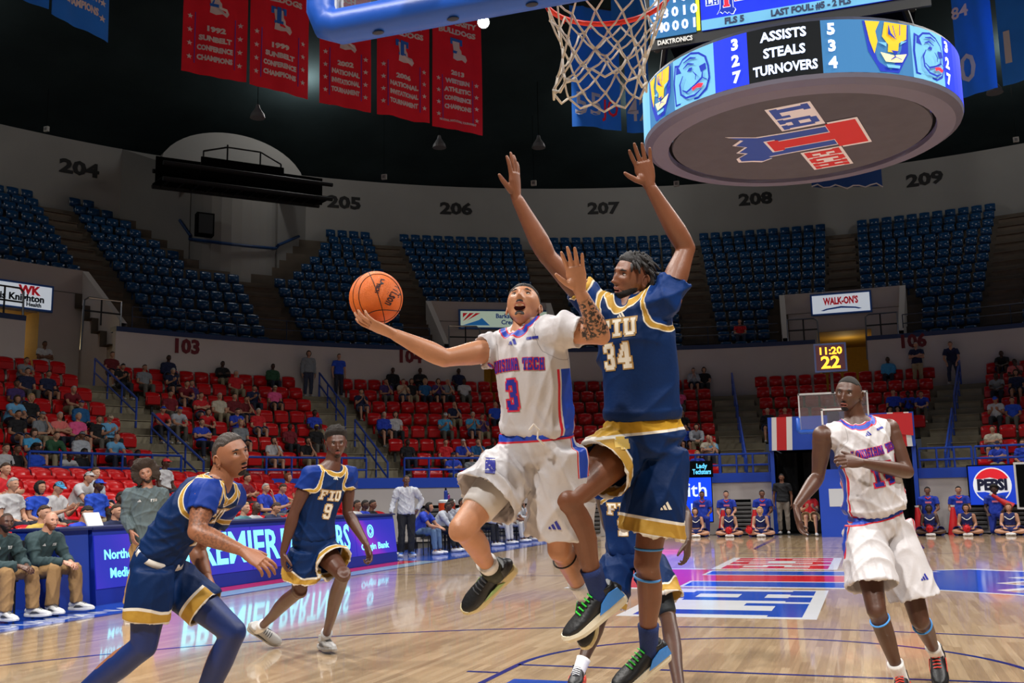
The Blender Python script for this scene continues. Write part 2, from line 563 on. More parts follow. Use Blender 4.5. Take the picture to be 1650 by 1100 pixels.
# ------------------------------------------------------------------ seating bowl
LOW_A = [-83.5, -64.9, -46.6, -28., -9.3, 9.7, 28.4]      # stair centres of the lower bowl, degrees
UP_A = [-72.7, -60.5, -48.3, -36.1, -23.9, -11.7, .5, 12.7, 24.9]
NOTCH = [(-67.5, 5.0), (-29.7, 5.0), (.4, 4.6)]             # entrances in the upper bowl: centre, half width at R 29.8
R_L = lambda i: 17.7+1.04*i
Z_L = lambda i: 1.45+.522*i
R_U = lambda j: 26.45+.82*j
Z_U = lambda j: 6.75+.575*j
DRUM = -48.9
def in_notch(a, R):
    return any(abs(a-c) < h*29.8/max(R, 1)*(R/29.8) for c, h in NOTCH) and R < 29.8
def in_drum(a, R):
    if R < 32.6: return False
    hw = 2.4+(R-32.6)*.62
    return abs((a-DRUM)*math.pi/180*R) < hw
def terrace(name, Rf, Zf, n, a0, a1, m, skip, step=1.):
    mb = MB()
    A = np.arange(a0, a1, step)
    for i in range(n):
        r0, r1, z0, z1 = Rf(i), Rf(i+1), Zf(i), Zf(i+1)
        for a in A:
            if skip and skip(a+step/2, (r0+r1)/2):
                continue
            mb.quad(ring(r0, a, z0), ring(r0, a+step, z0), ring(r1, a+step, z0), ring(r1, a, z0))
            if i < n-1:
                mb.quad(ring(r1, a, z0), ring(r1, a+step, z0), ring(r1, a+step, z1), ring(r1, a, z1))
    return tag(mb.build(name, m), kind='structure')
def in_far_tunnel(a, R): return -6.9 < a < 7.3 and R < R_L(3)
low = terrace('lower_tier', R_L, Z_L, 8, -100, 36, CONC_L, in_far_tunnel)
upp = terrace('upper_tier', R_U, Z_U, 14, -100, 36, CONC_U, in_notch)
tag(low, 'concrete steps of the lower seating bowl around the court')
tag(upp, 'dim concrete steps of the upper seating bowl')

def steps(parent, Rf, Zf, n, angs, width, m, skip):
    for a in angs:
        for i in range(n):
            r, z0, z1 = Rf(i+1), Zf(i), Zf(i+1)
            if skip and (skip(a, r-.2) or skip(a, r-.6)): continue
            if i == n-1: continue
            ar = math.radians(a)
            out = np.array([math.sin(ar), math.cos(ar), 0]); sd = np.array([math.cos(ar), -math.sin(ar), 0])
            d = (Rf(1)-Rf(0))*.5
            c = ring(r-d/2, a, (z0+(z0+z1)/2)/2)
            MB().box(c, (width, d, (z1-z0)/2), (sd, out, (0, 0, 1))).box(c+np.array([0, 0, (z1-z0)/4+.012])-out*.03, (width, d+.05, .024), (sd, out, (0, 0, 1))).build('step', m, parent)
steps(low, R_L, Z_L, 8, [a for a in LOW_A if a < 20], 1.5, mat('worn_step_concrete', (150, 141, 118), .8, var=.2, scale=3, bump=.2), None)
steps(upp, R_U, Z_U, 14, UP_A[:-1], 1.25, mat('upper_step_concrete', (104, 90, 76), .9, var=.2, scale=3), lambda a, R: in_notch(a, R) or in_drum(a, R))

def ring_wall(name, R, z0, z1, a0, a1, m, th=.2, gaps=(), step=1.):
    mb = MB()
    segs = []
    a = a0
    for g0, g1 in sorted(gaps):
        segs.append((a, g0)); a = g1
    segs.append((a, a1))
    for s0, s1 in segs:
        n = max(1, int(round((s1-s0)/step)))
        for k in range(n):
            p, q = s0+(s1-s0)*k/n, s0+(s1-s0)*(k+1)/n
            v = [ring(r, b, z) for z in (z0, z1) for r in (R, R+th) for b in (p, q)]
            mb.add(v, [(0, 1, 5, 4), (3, 2, 6, 7), (4, 5, 7, 6)]+([(2, 0, 4, 6)] if k == 0 else [])+([(1, 3, 7, 5)] if k == n-1 else []))
    return tag(mb.build(name, m), kind='structure')
VGAP = [(-69.5, -62.9), (-31.6, -27.9), (-1.9, 2.4)]
ring_wall('wall_concourse', 26.02, 5.0, 7.15, -100, 36, WALL_L, .25, VGAP)
ring_wall('trim_1', 26.0, 7.15, 7.32, -100, 36, mat('dark_blue_ledge', (14, 44, 92), .5), .5, VGAP)
ring_wall('wall_upper', 38.0, 13.6, 17.85, -100, 36, WALL_U)
wl = ring_wall('wall_front', 17.5, 0, 1.62, -62, 36, WALL_L, .2, [(-6.9, 7.3)])
ring_wall('trim_2', 17.46, 1.62, 1.92, -100, 36, BLUE, .26, [(-6.9, 7.3)])
ring_wall('wall_front_end', 17.5, 0, 1.62, -100, -62, WALL_L)
# louvred vents in the front wall
for a0, a1 in ((-44, -38.5), (-37.5, -32), (-30, -25), (-23, -19), (-11.5, -9.2), (10.3, 13.2), (13.8, 18)):
    v = tag(empty('wall_vent', ring(17.45, (a0+a1)/2, .1)), kind='structure')
    g = MB()
    for k in range(6):
        b0, b1 = a0+(a1-a0)*k/6, a0+(a1-a0)*(k+1)/6
        g.quad(ring(17.47, b0, .1), ring(17.47, b1, .1), ring(17.47, b1, 1.08), ring(17.47, b0, 1.08))
    g.build('backing', BLACK, v)
    for k in range(7):
        z = .16+k*.13
        MB().tube([ring(17.43, a0+(a1-a0)*t/4, z) for t in range(5)], [(.05, .018)]*5, 6, hint=(0, 0, 1)).build('slat', mat('vent_grey', (96, 94, 92), .6), v)
# ceiling: dark dome over the bowl
mb = MB()
prof = [(38.6, 17.85), (36, 18.6), (30, 20.2), (22, 22.), (12, 23.5), (0, 24.2)]
for k in range(len(prof)-1):
    for a in range(-130, 60, 5):
        (r0, z0), (r1, z1) = prof[k], prof[k+1]
        mb.quad(ring(r0, a, z0), ring(r1, a, z1), ring(r1, a+5, z1), ring(r0, a+5, z0))
tag(mb.build('ceiling', CEIL), kind='structure')
# stair drum that breaks into the upper seats below the camera platform
def sstep_(x, a, b):
    t = min(1, max(0, (x-a)/(b-a))); return t*t*(3-2*t)
plan = [ring(38.1, -55.8), ring(34.4, -52.3)]
_c = ring(35.0, -49.0); _o = nrm(ring(1, -49)-ring(0, 0)); _s = np.array([_o[1], -_o[0], 0])
for t in np.linspace(-75, 75, 13):
    plan.append(_c+(-_o*math.cos(math.radians(t))+_s*math.sin(math.radians(t)))*2.05)
plan += [ring(34.4, -45.6), ring(38.1, -42.1)]
mb = MB()
for p, q in zip(plan[:-1], plan[1:]):
    zt = lambda c: 16.1+1.8*float(sstep_(np.hypot(c[0], c[1]-14.33), 34.2, 38.))
    mb.quad([p[0], p[1], 10.6], [q[0], q[1], 10.6], [q[0], q[1], zt(q)], [p[0], p[1], zt(p)])
drum = tag(mb.build('wall_drum', WALL_U), kind='structure')
# arched recess above the drum
mb = MB()
_aa = [math.degrees(math.atan2(q[0], q[1]-14.33)) for q in (on_cyl(252, 282, 34.3), on_cyl(494, 294, 34.3))]
_z0, _z1 = on_cyl(375, 296, 34.3)[2], on_cyl(385, 217, 34.3)[2]
for k in range(24):
    t0, t1 = -1+k/12, -1+(k+1)/12
    f_ = lambda t: _z0+(_z1-_z0)*math.sqrt(max(0, 1-t*t))
    g_ = lambda t: (_aa[0]+_aa[1])/2+t*(_aa[1]-_aa[0])/2
    mb.quad(ring(34.3, g_(t0), _z0-.4), ring(34.3, g_(t1), _z0-.4), ring(34.3, g_(t1), f_(t1)), ring(34.3, g_(t0), f_(t0)))
    mb.quad(ring(34.3, g_(t0), f_(t0)), ring(34.3, g_(t1), f_(t1)), ring(34.8, g_(t1), f_(t1)), ring(34.8, g_(t0), f_(t0)))
tag(mb.build('wall_arch', WALL_U), kind='structure')
# blue handrail wrapped round the drum
hr = [plan[0]*.15+plan[1]*.85]+plan[1:-1]+[plan[-1]*.7+plan[-2]*.3]
hz = [13.9]+[13.1-.55*math.sin(math.pi*k/(len(plan)-3)) for k in range(len(plan)-2)]+[14.3]
DR = mat('dark_blue_rail', (16, 60, 112), .5)
pts = []
for p, z in zip(hr, hz):
    v = nrm(np.array([0, 14.33, 0])-np.array([p[0], p[1], 0]))
    pts.append(np.array([p[0], p[1], z])+v*.16)
tag(MB().tube(pts, .07, 8, hint=(0, 0, 1)).build('drum_handrail', DR, org=pts[7]), 'dark blue handrail curving round the grey stair drum below the platform', 'handrail')
p0 = ring(32.9, -51.9, 13.3)
spk = empty('loudspeaker', p0, 'black box loudspeaker fixed to the wall beside the curved blue handrail', 'loudspeaker')
MB().box(p0, (.75, .45, 1.0), (_s, _o, (0, 0, 1))).build('cabinet', BLACK, spk)
MB().box(p0-_o*.24, (.6, .03, .85), (_s, _o, (0, 0, 1))).build('grille', DARK, spk)
for k in range(2):
    MB().box(p0+_o*.4+np.array([0, 0, -.25+.5*k]), (.08, .5, .08), (_s, _o, (0, 0, 1))).build('bracket', DARK, spk)
# camera platform: dark truss hung in front of the arch
tr = empty('truss_platform', at(400, 300, 43), 'black steel truss camera platform hanging in front of the grey arch', 'platform')
A0, A1 = at(246, 276, 39), at(514, 310, 43.3)
u_ = nrm(A1-A0); ln = np.linalg.norm(A1-A0); n_ = nrm(np.cross(u_, (0, 0, 1)))
for k, (dz, dn) in enumerate(((0, 0), (.62, 0), (0, 1.2), (.62, 1.2))):
    MB().tube([A0+n_*dn+np.array([0, 0, dz-.6]), A1+n_*dn+np.array([0, 0, dz-.6])], .09, 6).build('chord', DARK, tr)
nb = 12
for k in range(nb):
    a = A0+u_*ln*k/nb; b = A0+u_*ln*(k+1)/nb
    if k % 2: a, b = b, a
    MB().tube([a+np.array([0, 0, -.6]), b+np.array([0, 0, .02])], .045, 6).build('brace', DARK, tr)
    MB().tube([A0+u_*ln*(k+.5)/nb+np.array([0, 0, -.6]), A0+u_*ln*(k+.5)/nb+n_*1.2+np.array([0, 0, -.6])], .04, 6).build('crossbar', DARK, tr)
MB().box((A0+A1)/2+n_*.6+np.array([0, 0, -.52]), (ln, 1.2, .06), (u_, n_, (0, 0, 1))).build('deck', BLACK, tr)
for k in range(4):
    MB().box(A0+u_*ln*(k+.5)/4+n_*.3+np.array([0, 0, -.05+.12*(k in (1, 2))]), (ln/4-.02, .05, 1.15+.24*(k in (1, 2))), (u_, n_, (0, 0, 1))).build('fascia_panel', BLACK, tr)
for t, h in ((.28, 1.1), (.42, 1.5), (.42, 1.5), (.62, 1.4), (.75, 1.0)):
    q = A0+u_*ln*t
    MB().tube([q, q+np.array([0, 0, h])], .035, 6).build('post', DARK, tr)
MB().tube([A0+u_*ln*.28+np.array([0, 0, 1.1]), A0+u_*ln*.42+np.array([0, 0, 1.4]), A0+u_*ln*.62+np.array([0, 0, 1.4]), A0+u_*ln*.75+np.array([0, 0, 1.0])], .035, 6).build('handrail', DARK, tr)
# section numbers on the walls
NUM_D = mat('number_dark', (26, 26, 26), .7); NUM_R = mat('number_red', (112, 24, 34), .7)
for s, x, y, wh in (('204', 128, 272, 'left of the grey stair drum'), ('205', 555, 327, 'right of the grey stair drum'), ('206', 735, 337, 'left of the raised arms'), ('207', 972, 336, 'between the two raised arms'), ('208', 1217, 321, 'under the scoreboard ring'), ('209', 1490, 289, 'below the right side of the scoreboard')):
    P = on_cyl(x, y, 37.97); o_ = nrm([P[0], P[1]-14.33, 0])
    t = text_mb(s, .86, plane_fn(P, (o_[1], -o_[0], 0), (0, 0, 1), -o_), .02, .035, width=1.75).build('section_number', NUM_D, org=P)
    tag(t, 'dark wall number %s %s' % (s, wh), 'number', 'upper section numbers')
for s, x, y, wh in (('103', 300, 559, 'above the left red seats'), ('104', 660, 575, 'behind the outstretched arm'), ('106', 1470, 550, 'right of the shot clock')):
    P = on_cyl(x, y, 25.99); o_ = nrm([P[0], P[1]-14.33, 0])
    t = text_mb(s, .68, plane_fn(P, (o_[1], -o_[0], 0), (0, 0, 1), -o_), .02, .03).build('section_number', NUM_R, org=P)
    tag(t, 'dark red wall number %s %s' % (s, wh), 'number', 'concourse section numbers')

# ------------------------------------------------------------------ entrances (notches) with lit signs
TUN = mat('tunnel_tan', (150, 116, 40), .8, var=.1)
for vi, (c, hw) in enumerate(NOTCH):
    nm = 'entrance_wall'
    ow = (2.15, 1.9, 2.15)[vi]
    mb = MB()
    ztop = 9.95
    def arcq(a, b, z0, z1, R=29.8, n=4, mb=mb):
        for k in range(n):
            p, q = a+(b-a)*k/n, a+(b-a)*(k+1)/n
            mb.quad(ring(R, p, z0), ring(R, q, z0), ring(R, q, z1), ring(R, p, z1))
            mb.quad(ring(R+.25, p, z0), ring(R+.25, p, z1), ring(R+.25, q, z1), ring(R+.25, q, z0))
            mb.quad(ring(R, p, z1), ring(R, q, z1), ring(R+.25, q, z1), ring(R+.25, p, z1))
    arcq(c-hw, c-ow, 5.0, ztop); arcq(c+ow, c+hw, 5.0, ztop); arcq(c-ow, c+ow, 8.2, ztop)
    for s in (-1, 1):           # sloping cheek walls down to the ledge
        a_ = c+s*hw; r0, r1 = 26.05, 29.85
        for th in (0, .22):
            o2 = th*s*180/math.pi/28
            mb.quad(ring(r0, a_+o2, 5.), ring(r1, a_+o2, 5.), ring(r1, a_+o2, ztop), ring(r0, a_+o2, 7.45))
        mb.quad(ring(r0, a_, 7.45), ring(r1, a_, ztop), ring(r1, a_+.22*s*180/math.pi/28, ztop), ring(r0, a_+.22*s*180/math.pi/28, 7.45))
    tag(mb.build('wall_entrance', WALL_L), kind='structure')
    mb = MB()
    for s in (-1, 1):
        mb.quad(ring(29.8, c+s*ow, 5.), ring(36, c+s*ow*.9, 5.), ring(36, c+s*ow*.9, 8.25), ring(29.8, c+s*ow, 8.25))
    mb.quad(ring(36, c-ow*.9, 5.), ring(36, c+ow*.9, 5.), ring(36, c+ow*.9, 8.25), ring(36, c-ow*.9, 8.25))
    mb.quad(ring(29.8, c-ow, 8.25), ring(36, c-ow*.9, 8.25), ring(36, c+ow*.9, 8.25), ring(29.8, c+ow, 8.25))
    mb.quad(ring(26, c-hw, 5.02), ring(26, c+hw, 5.02), ring(36, c+hw, 5.02), ring(36, c-hw, 5.02))
    tag(mb.build('wall_tunnel', TUN), kind='structure')
    ld = bpy.data.lights.new('tunnel_lamp', 'POINT'); ld.energy = (60, 25, 30)[vi]; ld.color = (1, .8, .4); ld.shadow_soft_size = .2
    lo = bpy.data.objects.new('tunnel_lamp', ld); COL.objects.link(lo); lo.location = tuple(ring(32.5, c, 7.6))
def lit_sign(name, x0, x1, y, h, label, R=29.7):
    P, Q = on_cyl(x0, y, R), on_cyl(x1, y, R)
    Q[2] = P[2]
    c = (P+Q)/2; u = nrm(Q-P); wd = np.linalg.norm(Q-P); n = np.cross(u, (0, 0, 1))
    s = empty(name, c, label, 'sign', 'lit advertising signs over the entrances')
    MB().box(c-n*.06, (wd+.16, .16, h+.16), (u, -n, (0, 0, 1))).build('case', mat('sign_case_blue', (50, 96, 170), .4), s)
    return s, plane_fn(c+n*.03, u, (0, 0, 1), n), wd, h, u, n, c
S_FACE = mat('sign_face_white', (214, 222, 232), .5, emit=.55)
S_RED = mat('sign_print_red', (186, 24, 38), .5, emit=.35); S_BLUE = mat('sign_print_blue', (36, 66, 132), .5, emit=.3); S_DK = mat('sign_print_dark', (40, 52, 66), .6)
s, fn, wd, h, u, n, c = lit_sign('advertising_sign', 1309, 1402, 492, .8, 'lit white and blue sign reading WALK-ON\'S over the far entrance')
MB().prism([(-wd/2, -h/2), (wd/2, -h/2), (wd/2, h/2), (-wd/2, h/2)], fn, .02).build('face', S_FACE, s)
text_mb("WALK-ON'S", .42, lambda a, b, c_: fn(a, b+.1, .02+c_), .02, .02, width=1.45).build('lettering', S_RED, s)
MB().prism([(-.85, -.28), (-.6, -.2), (0, -.13), (.6, -.2), (.85, -.28), (.72, -.3), (.58, -.26), (0, -.21), (-.58, -.26), (-.72, -.3)], lambda a, b, c_: fn(a, b, .02+c_), .02).build('ribbon', S_BLUE, s)
s, fn, wd, h, u, n, c = lit_sign('advertising_sign', 742, 886, 514, .72, 'lit pale green bank sign with red stripes behind the airborne layup player')
MB().prism([(-wd/2, -h/2), (wd/2, -h/2), (wd/2, h/2), (-wd/2, h/2)], fn, .02).build('face', mat('sign_face_green', (188, 206, 186), .5, emit=.45), s)
for k in range(3):
    MB().prism([(-wd/2+.12+k*.28, .27), (-wd/2+.32+k*.28, .27), (-wd/2+.1+k*.1, -.02-k*.02), (-wd/2+.1, .05-k*.14)] if k else [(-wd/2+.1, .27), (-wd/2+.32, .27), (-wd/2+.1, .06)], lambda a, b, c_: fn(a, b, .02+c_), .015).build('stripe', S_RED, s)
MB().prism([(-wd/2+.1, -.28), (-wd/2+1.3, -.28), (-wd/2+.95, .05), (-wd/2+.8, -.05)], lambda a, b, c_: fn(a, b, .02+c_), .015).build('blue_field', mat('sign_print_sky', (40, 120, 190), .5, emit=.3), s)
text_mb('Barksdale Federal', .28, lambda a, b, c_: fn(a+.55, b+.14, .02+c_), .02, .008).build('lettering', S_BLUE, s)
text_mb('Credit Union', .28, lambda a, b, c_: fn(a+.55, b-.14, .02+c_), .02, .008).build('lettering', S_BLUE, s)
s, fn, wd, h, u, n, c = lit_sign('advertising_sign', -62, 83, 463, .82, 'lit white sign reading Willis Knighton beside the tan tunnel')
MB().prism([(-wd/2, -h/2), (wd/2, -h/2), (wd/2, h/2), (-wd/2, h/2)], fn, .02).build('face', S_FACE, s)
text_mb('WK', .42, lambda a, b, c_: fn(a+.72, b+.2, .02+c_), .02, .02).build('lettering', S_RED, s)
text_mb('Willis Knighton', .34, lambda a, b, c_: fn(a+.2, b-.08, .02+c_), .02, .012).build('lettering', S_DK, s)
text_mb('Health', .2, lambda a, b, c_: fn(a+.9, b-.3, .02+c_), .02, .006).build('lettering', S_DK, s)

# ------------------------------------------------------------------ seats
def seat_parts(h, w_, back_m, rt):
    """flip seat facing -Y: curved backrest and folded pan, standing on z = 0"""
    b = MB()
    nx = 5
    rows = [(.38, .02), (.5, .0), (.64, .012), (.735, .042), (.79, .085), (.815, .135), (.80, .17)]
    def P(ix, r, off):
        t = -1+2*ix/(nx-1)
        z, y = rows[r]
        ww = w_/2*(1 if r < 4 else (.98 if r == 4 else .93))
        return (t*ww, y-.05*t*t+off+.02, z*h/.82 - (.03*t*t if r >= 4 else 0))
    nr = len(rows)
    vs = [P(i, r, 0) for r in range(nr) for i in range(nx)]+[P(i, r, .035) for r in range(nr) for i in range(nx)]
    fs = []
    for r in range(nr-1):
        for i in range(nx-1):
            a = r*nx+i
            fs.append((a, a+1, a+nx+1, a+nx)); k = nr*nx
            fs.append((k+a+1, k+a, k+a+nx, k+a+nx+1))
    k = nr*nx
    for i in range(nx-1):
        a = (nr-1)*nx+i; fs.append((a, a+1, k+a+1, k+a)); fs.append((i+1, i, k+i, k+i+1))
    for r in range(nr-1):
        a = r*nx; fs.append((a, a+nx, k+a+nx, k+a)); a += nx-1; fs.append((a+nx, a, k+a, k+a+nx))
    b.add(vs, fs)
    p = MB()
    prof = [(-.02, .36), (-.09, .4), (-.1, .6), (-.06, .64), (-.03, .62), (-.03, .42)]
    ww = w_/2*.9
    n = len(prof)
    p.add([(-ww, y, z) for y, z in prof]+[(ww, y, z) for y, z in prof], [tuple(range(n)), tuple(reversed(range(n, 2*n)))]+[(i, n+i, n+(i+1) % n, (i+1) % n) for i in range(n)])
    q = MB().box((0, .06, .2), (.07, .05, .4)).box((0, .06, .012), (.14, .14, .024)).box((0, .02, .38), (.3, .12, .04))
    return b, p, q
def seat_rows(Rf, Zf, n, angs, half_w, skip, a_min, a_max, set_back, pitch, jit):
    out = []
    for i in range(n):
        R = Rf(i)+set_back
        for a0, a1 in zip(angs[:-1], angs[1:]):
            g = math.degrees(half_w/R)
            lo_, hi_ = a0+g, a1-g
            k = int((hi_-lo_)*math.pi/180*R/pitch)
            for j in range(k):
                a = lo_+(hi_-lo_)*(j+.5)/k
                if a < a_min or a > a_max or (skip and skip(a, R)): continue
                out.append((ring(R, a, Zf(i)), a))
    return out
RISER = [(-10.95-.86*i, .18+.26*i) for i in range(5)]       # low risers behind the scorer's table
red = seat_rows(R_L, Z_L, 8, LOW_A, .85, in_far_tunnel, -84, 24, .70, .53, 0)
for x, z in RISER:
    y = 3.
    while y < 22.5:
        if math.hypot(x, y-14.33) < 16.7:
            red.append((np.array([x-.1, y, z]), -90.))
        y += .53
blue = seat_rows(R_U, Z_U, 14, UP_A, .72, lambda a, R: in_notch(a, R-.55) or any(abs(a-c) < h+1.2 and R < 30.2 for c, h in NOTCH) or in_drum(a, R), -76, 24, .42, .55, 0)
def place_seats(lst, name, m, h, label, cat, group, stuff_label, parts):
    vis = []
    for P, a in lst:
        x, y, d = to_px(P+np.array([0, 0, .6]))
        if d > 1 and -25 < x < 1675 and y < 1120:
            vis.append((d, P, a))
    vis.sort(key=lambda t: t[0])
    b, p, q = seat_parts(h, .47, m, parts)
    bm, pm_ = b.mesh('backrest', m, smooth=True), p.mesh('seat_pan', m)
    both = MB(); both.add(b.v, b.f); both.add(p.v, p.f); both.add(q.v, q.f)
    qm = q.mesh('support', DARK)
    whole = both.mesh(name, m, smooth=True)
    for d, P, a in vis[:300]:
        if parts:
            r = empty(name, P, label, cat, group)
            for nm, me in (('backrest', bm), ('seat_pan', pm_), ('support', qm)):
                c = bpy.data.objects.new(nm, me); COL.objects.link(c); c.parent = r
        else:
            r = link(name, whole, None, P); tag(r, label, cat, group)
        r.rotation_euler = (0, 0, -math.radians(a))
    rest = vis[300:]
    if rest:
        V = np.array(both.v)
        vs, fs = [], []
        for d, P, a in rest:
            ca, sa = math.cos(-math.radians(a)), math.sin(-math.radians(a))
            k = len(vs)
            W = np.stack([V[:, 0]*ca-V[:, 1]*sa+P[0], V[:, 0]*sa+V[:, 1]*ca+P[1], V[:, 2]+P[2]], 1)
            vs += W.tolist()
            fs += [tuple(i+k for i in f) for f in both.f]
        me = bpy.data.meshes.new(name+'_mass'); me.from_pydata(vs, [], fs); me.materials.append(m); me.polygons.foreach_set('use_smooth', [True]*len(me.polygons))
        tag(link('distant_seating', me), stuff_label, 'seating', kind='stuff')
place_seats(red, 'stadium_seat', REDSEAT, .82, 'red plastic flip seat in the lower bowl rows', 'seat', 'red seats of the lower bowl', 'far rows of red plastic seats high in the lower bowl', True)
place_seats(blue, 'auditorium_seat', BLUESEAT, .82, 'dark blue plastic flip seat in the upper bowl', 'seat', 'blue seats of the upper bowl', 'far rows of dark blue seats in the upper bowl', False)
# risers that carry the rows behind the scorer's table
for i, (x, z) in enumerate(RISER):
    yy = math.sqrt(max(1., 17.4**2-(abs(x)+.5)**2))
    o = MB().box((x-.1, 14.33-min(yy, 12)/2+min(yy, 9)/2, z/2-.02), (.86, min(yy, 12)+min(yy, 9), z), m=0).build('floor_riser', mat('riser_dark', (40, 34, 36), .8))
    tag(o, kind='structure')

# ------------------------------------------------------------------ rails
RAIL = mat('rail_blue', (22, 66, 168), .4)
def rail(a0, a1, label, posts=6, R=17.58, zs=(2.17, 2.52), zb=1.9, group='blue front rails of the lower bowl'):
    o = empty('guard_rail', ring(R, (a0+a1)/2, zb), label, 'railing', group)
    for z in zs:
        MB().tube([ring(R, a0+(a1-a0)*k/8, z) for k in range(9)], .032, 6).build('bar', RAIL, o)
    for k in range(posts+1):
        a = a0+(a1-a0)*k/posts
        MB().tube([ring(R, a, zb), ring(R, a, zs[-1])], .032, 6).build('post', RAIL, o)
rail(-82, -68.2, 'blue two-bar guard rail in front of the crowd under the tan tunnel', 5)
rail(-62.4, -49.6, 'blue two-bar guard rail behind the two left navy players', 5)
rail(-45.6, -30, 'blue two-bar guard rail above the home bench', 6)
rail(-27, -12.2, 'blue two-bar guard rail behind the airborne players', 6)
rail(-12.1, -7.1, 'short blue guard rail across the stair foot beside the far basket tunnel', 3)
rail(7.5, 12.3, 'short blue guard rail across the stair foot left of the soda sign', 3)
rail(12.6, 24, 'blue two-bar guard rail above the soda sign', 4)
def stair_rail(a, off, i0, i1, label):
    o = empty('stair_rail', ring(R_L(i0), a, Z_L(i0)), label, 'railing', 'blue stair rails of the lower bowl')
    def P(i, h):
        r, z = R_L(i)+.5, Z_L(i)
        da = math.degrees(off/r)
        return ring(r, a+da, z+h)
    MB().tube([P(i0, .05), P(i0, .95), P(i1, .95), P(i1, .05)], .035, 6).build('bar', RAIL, o)
    MB().tube([P(i0, .5), P(i1, .5)], .03, 6).build('bar', RAIL, o)
    for k in range(i0+1, i1):
        MB().tube([P(k, 0), P(k, .95)], .03, 6).build('post', RAIL, o)
for a, nm in ((-64.9, 'near the pink-shirted crowd'), (-46.6, 'right of the red-seat block behind player nine'), (-9.3, 'left of the far backboard'), (9.7, 'right of the shot clock')):
    stair_rail(a, 0., 0, 3, 'sloping blue stair rail on the lower steps '+nm)
    stair_rail(a, 0., 4, 7, 'sloping blue stair rail on the upper steps '+nm)
# dark rails at the front of the upper bowl
DKR = mat('upper_rail_dark', (20, 40, 66), .5)
for a0, a1, nm in ((-61.5, -36.4, 'between the tan tunnel and the bank sign'), (-23.5, -5, 'behind the raised arms'), (5.4, 20, 'right of the far lit sign')):
    o = empty('ledge_rail', ring(26.2, (a0+a1)/2, 7.3), 'thin dark rail along the upper bowl ledge '+nm, 'railing', 'upper ledge rails')
    nn = int((a1-a0)/2)
    for z in (7.75, 8.1):
        MB().tube([ring(26.25, a0+(a1-a0)*k/nn, z) for k in range(nn+1)], .022, 5).build('bar', DKR, o)
    for k in range(0, nn+1, 2):
        MB().tube([ring(26.25, a0+(a1-a0)*k/nn, 7.3), ring(26.25, a0+(a1-a0)*k/nn, 8.1)], .022, 5).build('post', DKR, o)
for c, hw in NOTCH:
    for s in (-1, 1):
        o = empty('entrance_rail', ring(26.2, c+s*hw*.8, 7.3), 'curved metal rail on the %s side of the entrance under the %s' % ('left' if s < 0 else 'right', {-67.5: 'Willis Knighton sign', -29.7: 'pale green bank sign', .4: "WALK-ON'S sign"}[c]), 'railing', 'entrance rails')
        q = [ring(26.1, c+s*hw, 7.3), ring(26.1, c+s*hw, 8.2), ring(26.1, c+s*hw*.5, 8.2), ring(26.1, c+s*hw*.44, 8.1), ring(26.1, c+s*hw*.42, 6.4)]
        MB().tube(q, .035, 6).build('bar', CHROME, o)
        MB().tube([ring(26.1, c+s*hw, 7.75), ring(26.1, c+s*hw*.43, 7.75)], .03, 6).build('bar', DARK, o)
        MB().tube([ring(26.1, c+s*hw*.7, 7.3), ring(26.1, c+s*hw*.7, 8.2)], .03, 6).build('post', DARK, o)
# ------------------------------------------------------------------ people: shared builders
TMP = bpy.data.scenes.new('workbench')
def remesh(mb, voxel, smooth=6, fac=.5):
    """voxel-union of overlapping closed shapes into one continuous skin"""
    me = mb.mesh('union', [])
    o = bpy.data.objects.new('union', me)
    TMP.collection.objects.link(o)
    m = o.modifiers.new('r', 'REMESH'); m.mode = 'VOXEL'; m.voxel_size = voxel
    if smooth:
        s = o.modifiers.new('s', 'SMOOTH'); s.factor = fac; s.iterations = smooth
    TMP.view_layers[0].update()
    dg = TMP.view_layers[0].depsgraph
    me2 = bpy.data.meshes.new_from_object(o.evaluated_get(dg))
    n = len(me2.vertices)
    V = np.empty(n*3); me2.vertices.foreach_get('co', V)
    nr = np.empty(n*3); me2.vertices.foreach_get('normal', nr)
    k = len(me2.polygons)
    tot = np.empty(k, int); me2.polygons.foreach_get('loop_total', tot)
    idx = np.empty(int(tot.sum()), int); me2.loops.foreach_get('vertex_index', idx)
    bpy.data.objects.remove(o)
    bpy.data.meshes.remove(me); bpy.data.meshes.remove(me2)
    if (tot == 4).all():
        Fc = idx.reshape(-1, 4)
    else:
        Fc = [tuple(f) for f in np.split(idx, np.cumsum(tot)[:-1])]
    return V.reshape(-1, 3), Fc, nr.reshape(-1, 3)
def mesh_np(name, V, Fc, mats_, org, zones=None, smooth=True):
    me = bpy.data.meshes.new(name)
    me.from_pydata((np.asarray(V)-np.asarray(org)).tolist(), [], [tuple(int(i) for i in f) for f in Fc])
    for m in (mats_ if isinstance(mats_, (list, tuple)) else [mats_]):
        me.materials.append(m)
    if zones is not None:
        for i, z in enumerate(zones):
            me.attributes.new('z%d' % i, 'FLOAT', 'POINT').data.foreach_set('value', np.asarray(z, np.float32))
    if smooth:
        me.polygons.foreach_set('use_smooth', [True]*len(me.polygons))
    me.update()
    return me
def lerp(a, b, t): return np.asarray(a)*(1-t)+np.asarray(b)*t
def sstep(x, a, b):
    t = np.clip((np.asarray(x, float)-a)/(b-a), 0, 1)
    return t*t*(3-2*t)

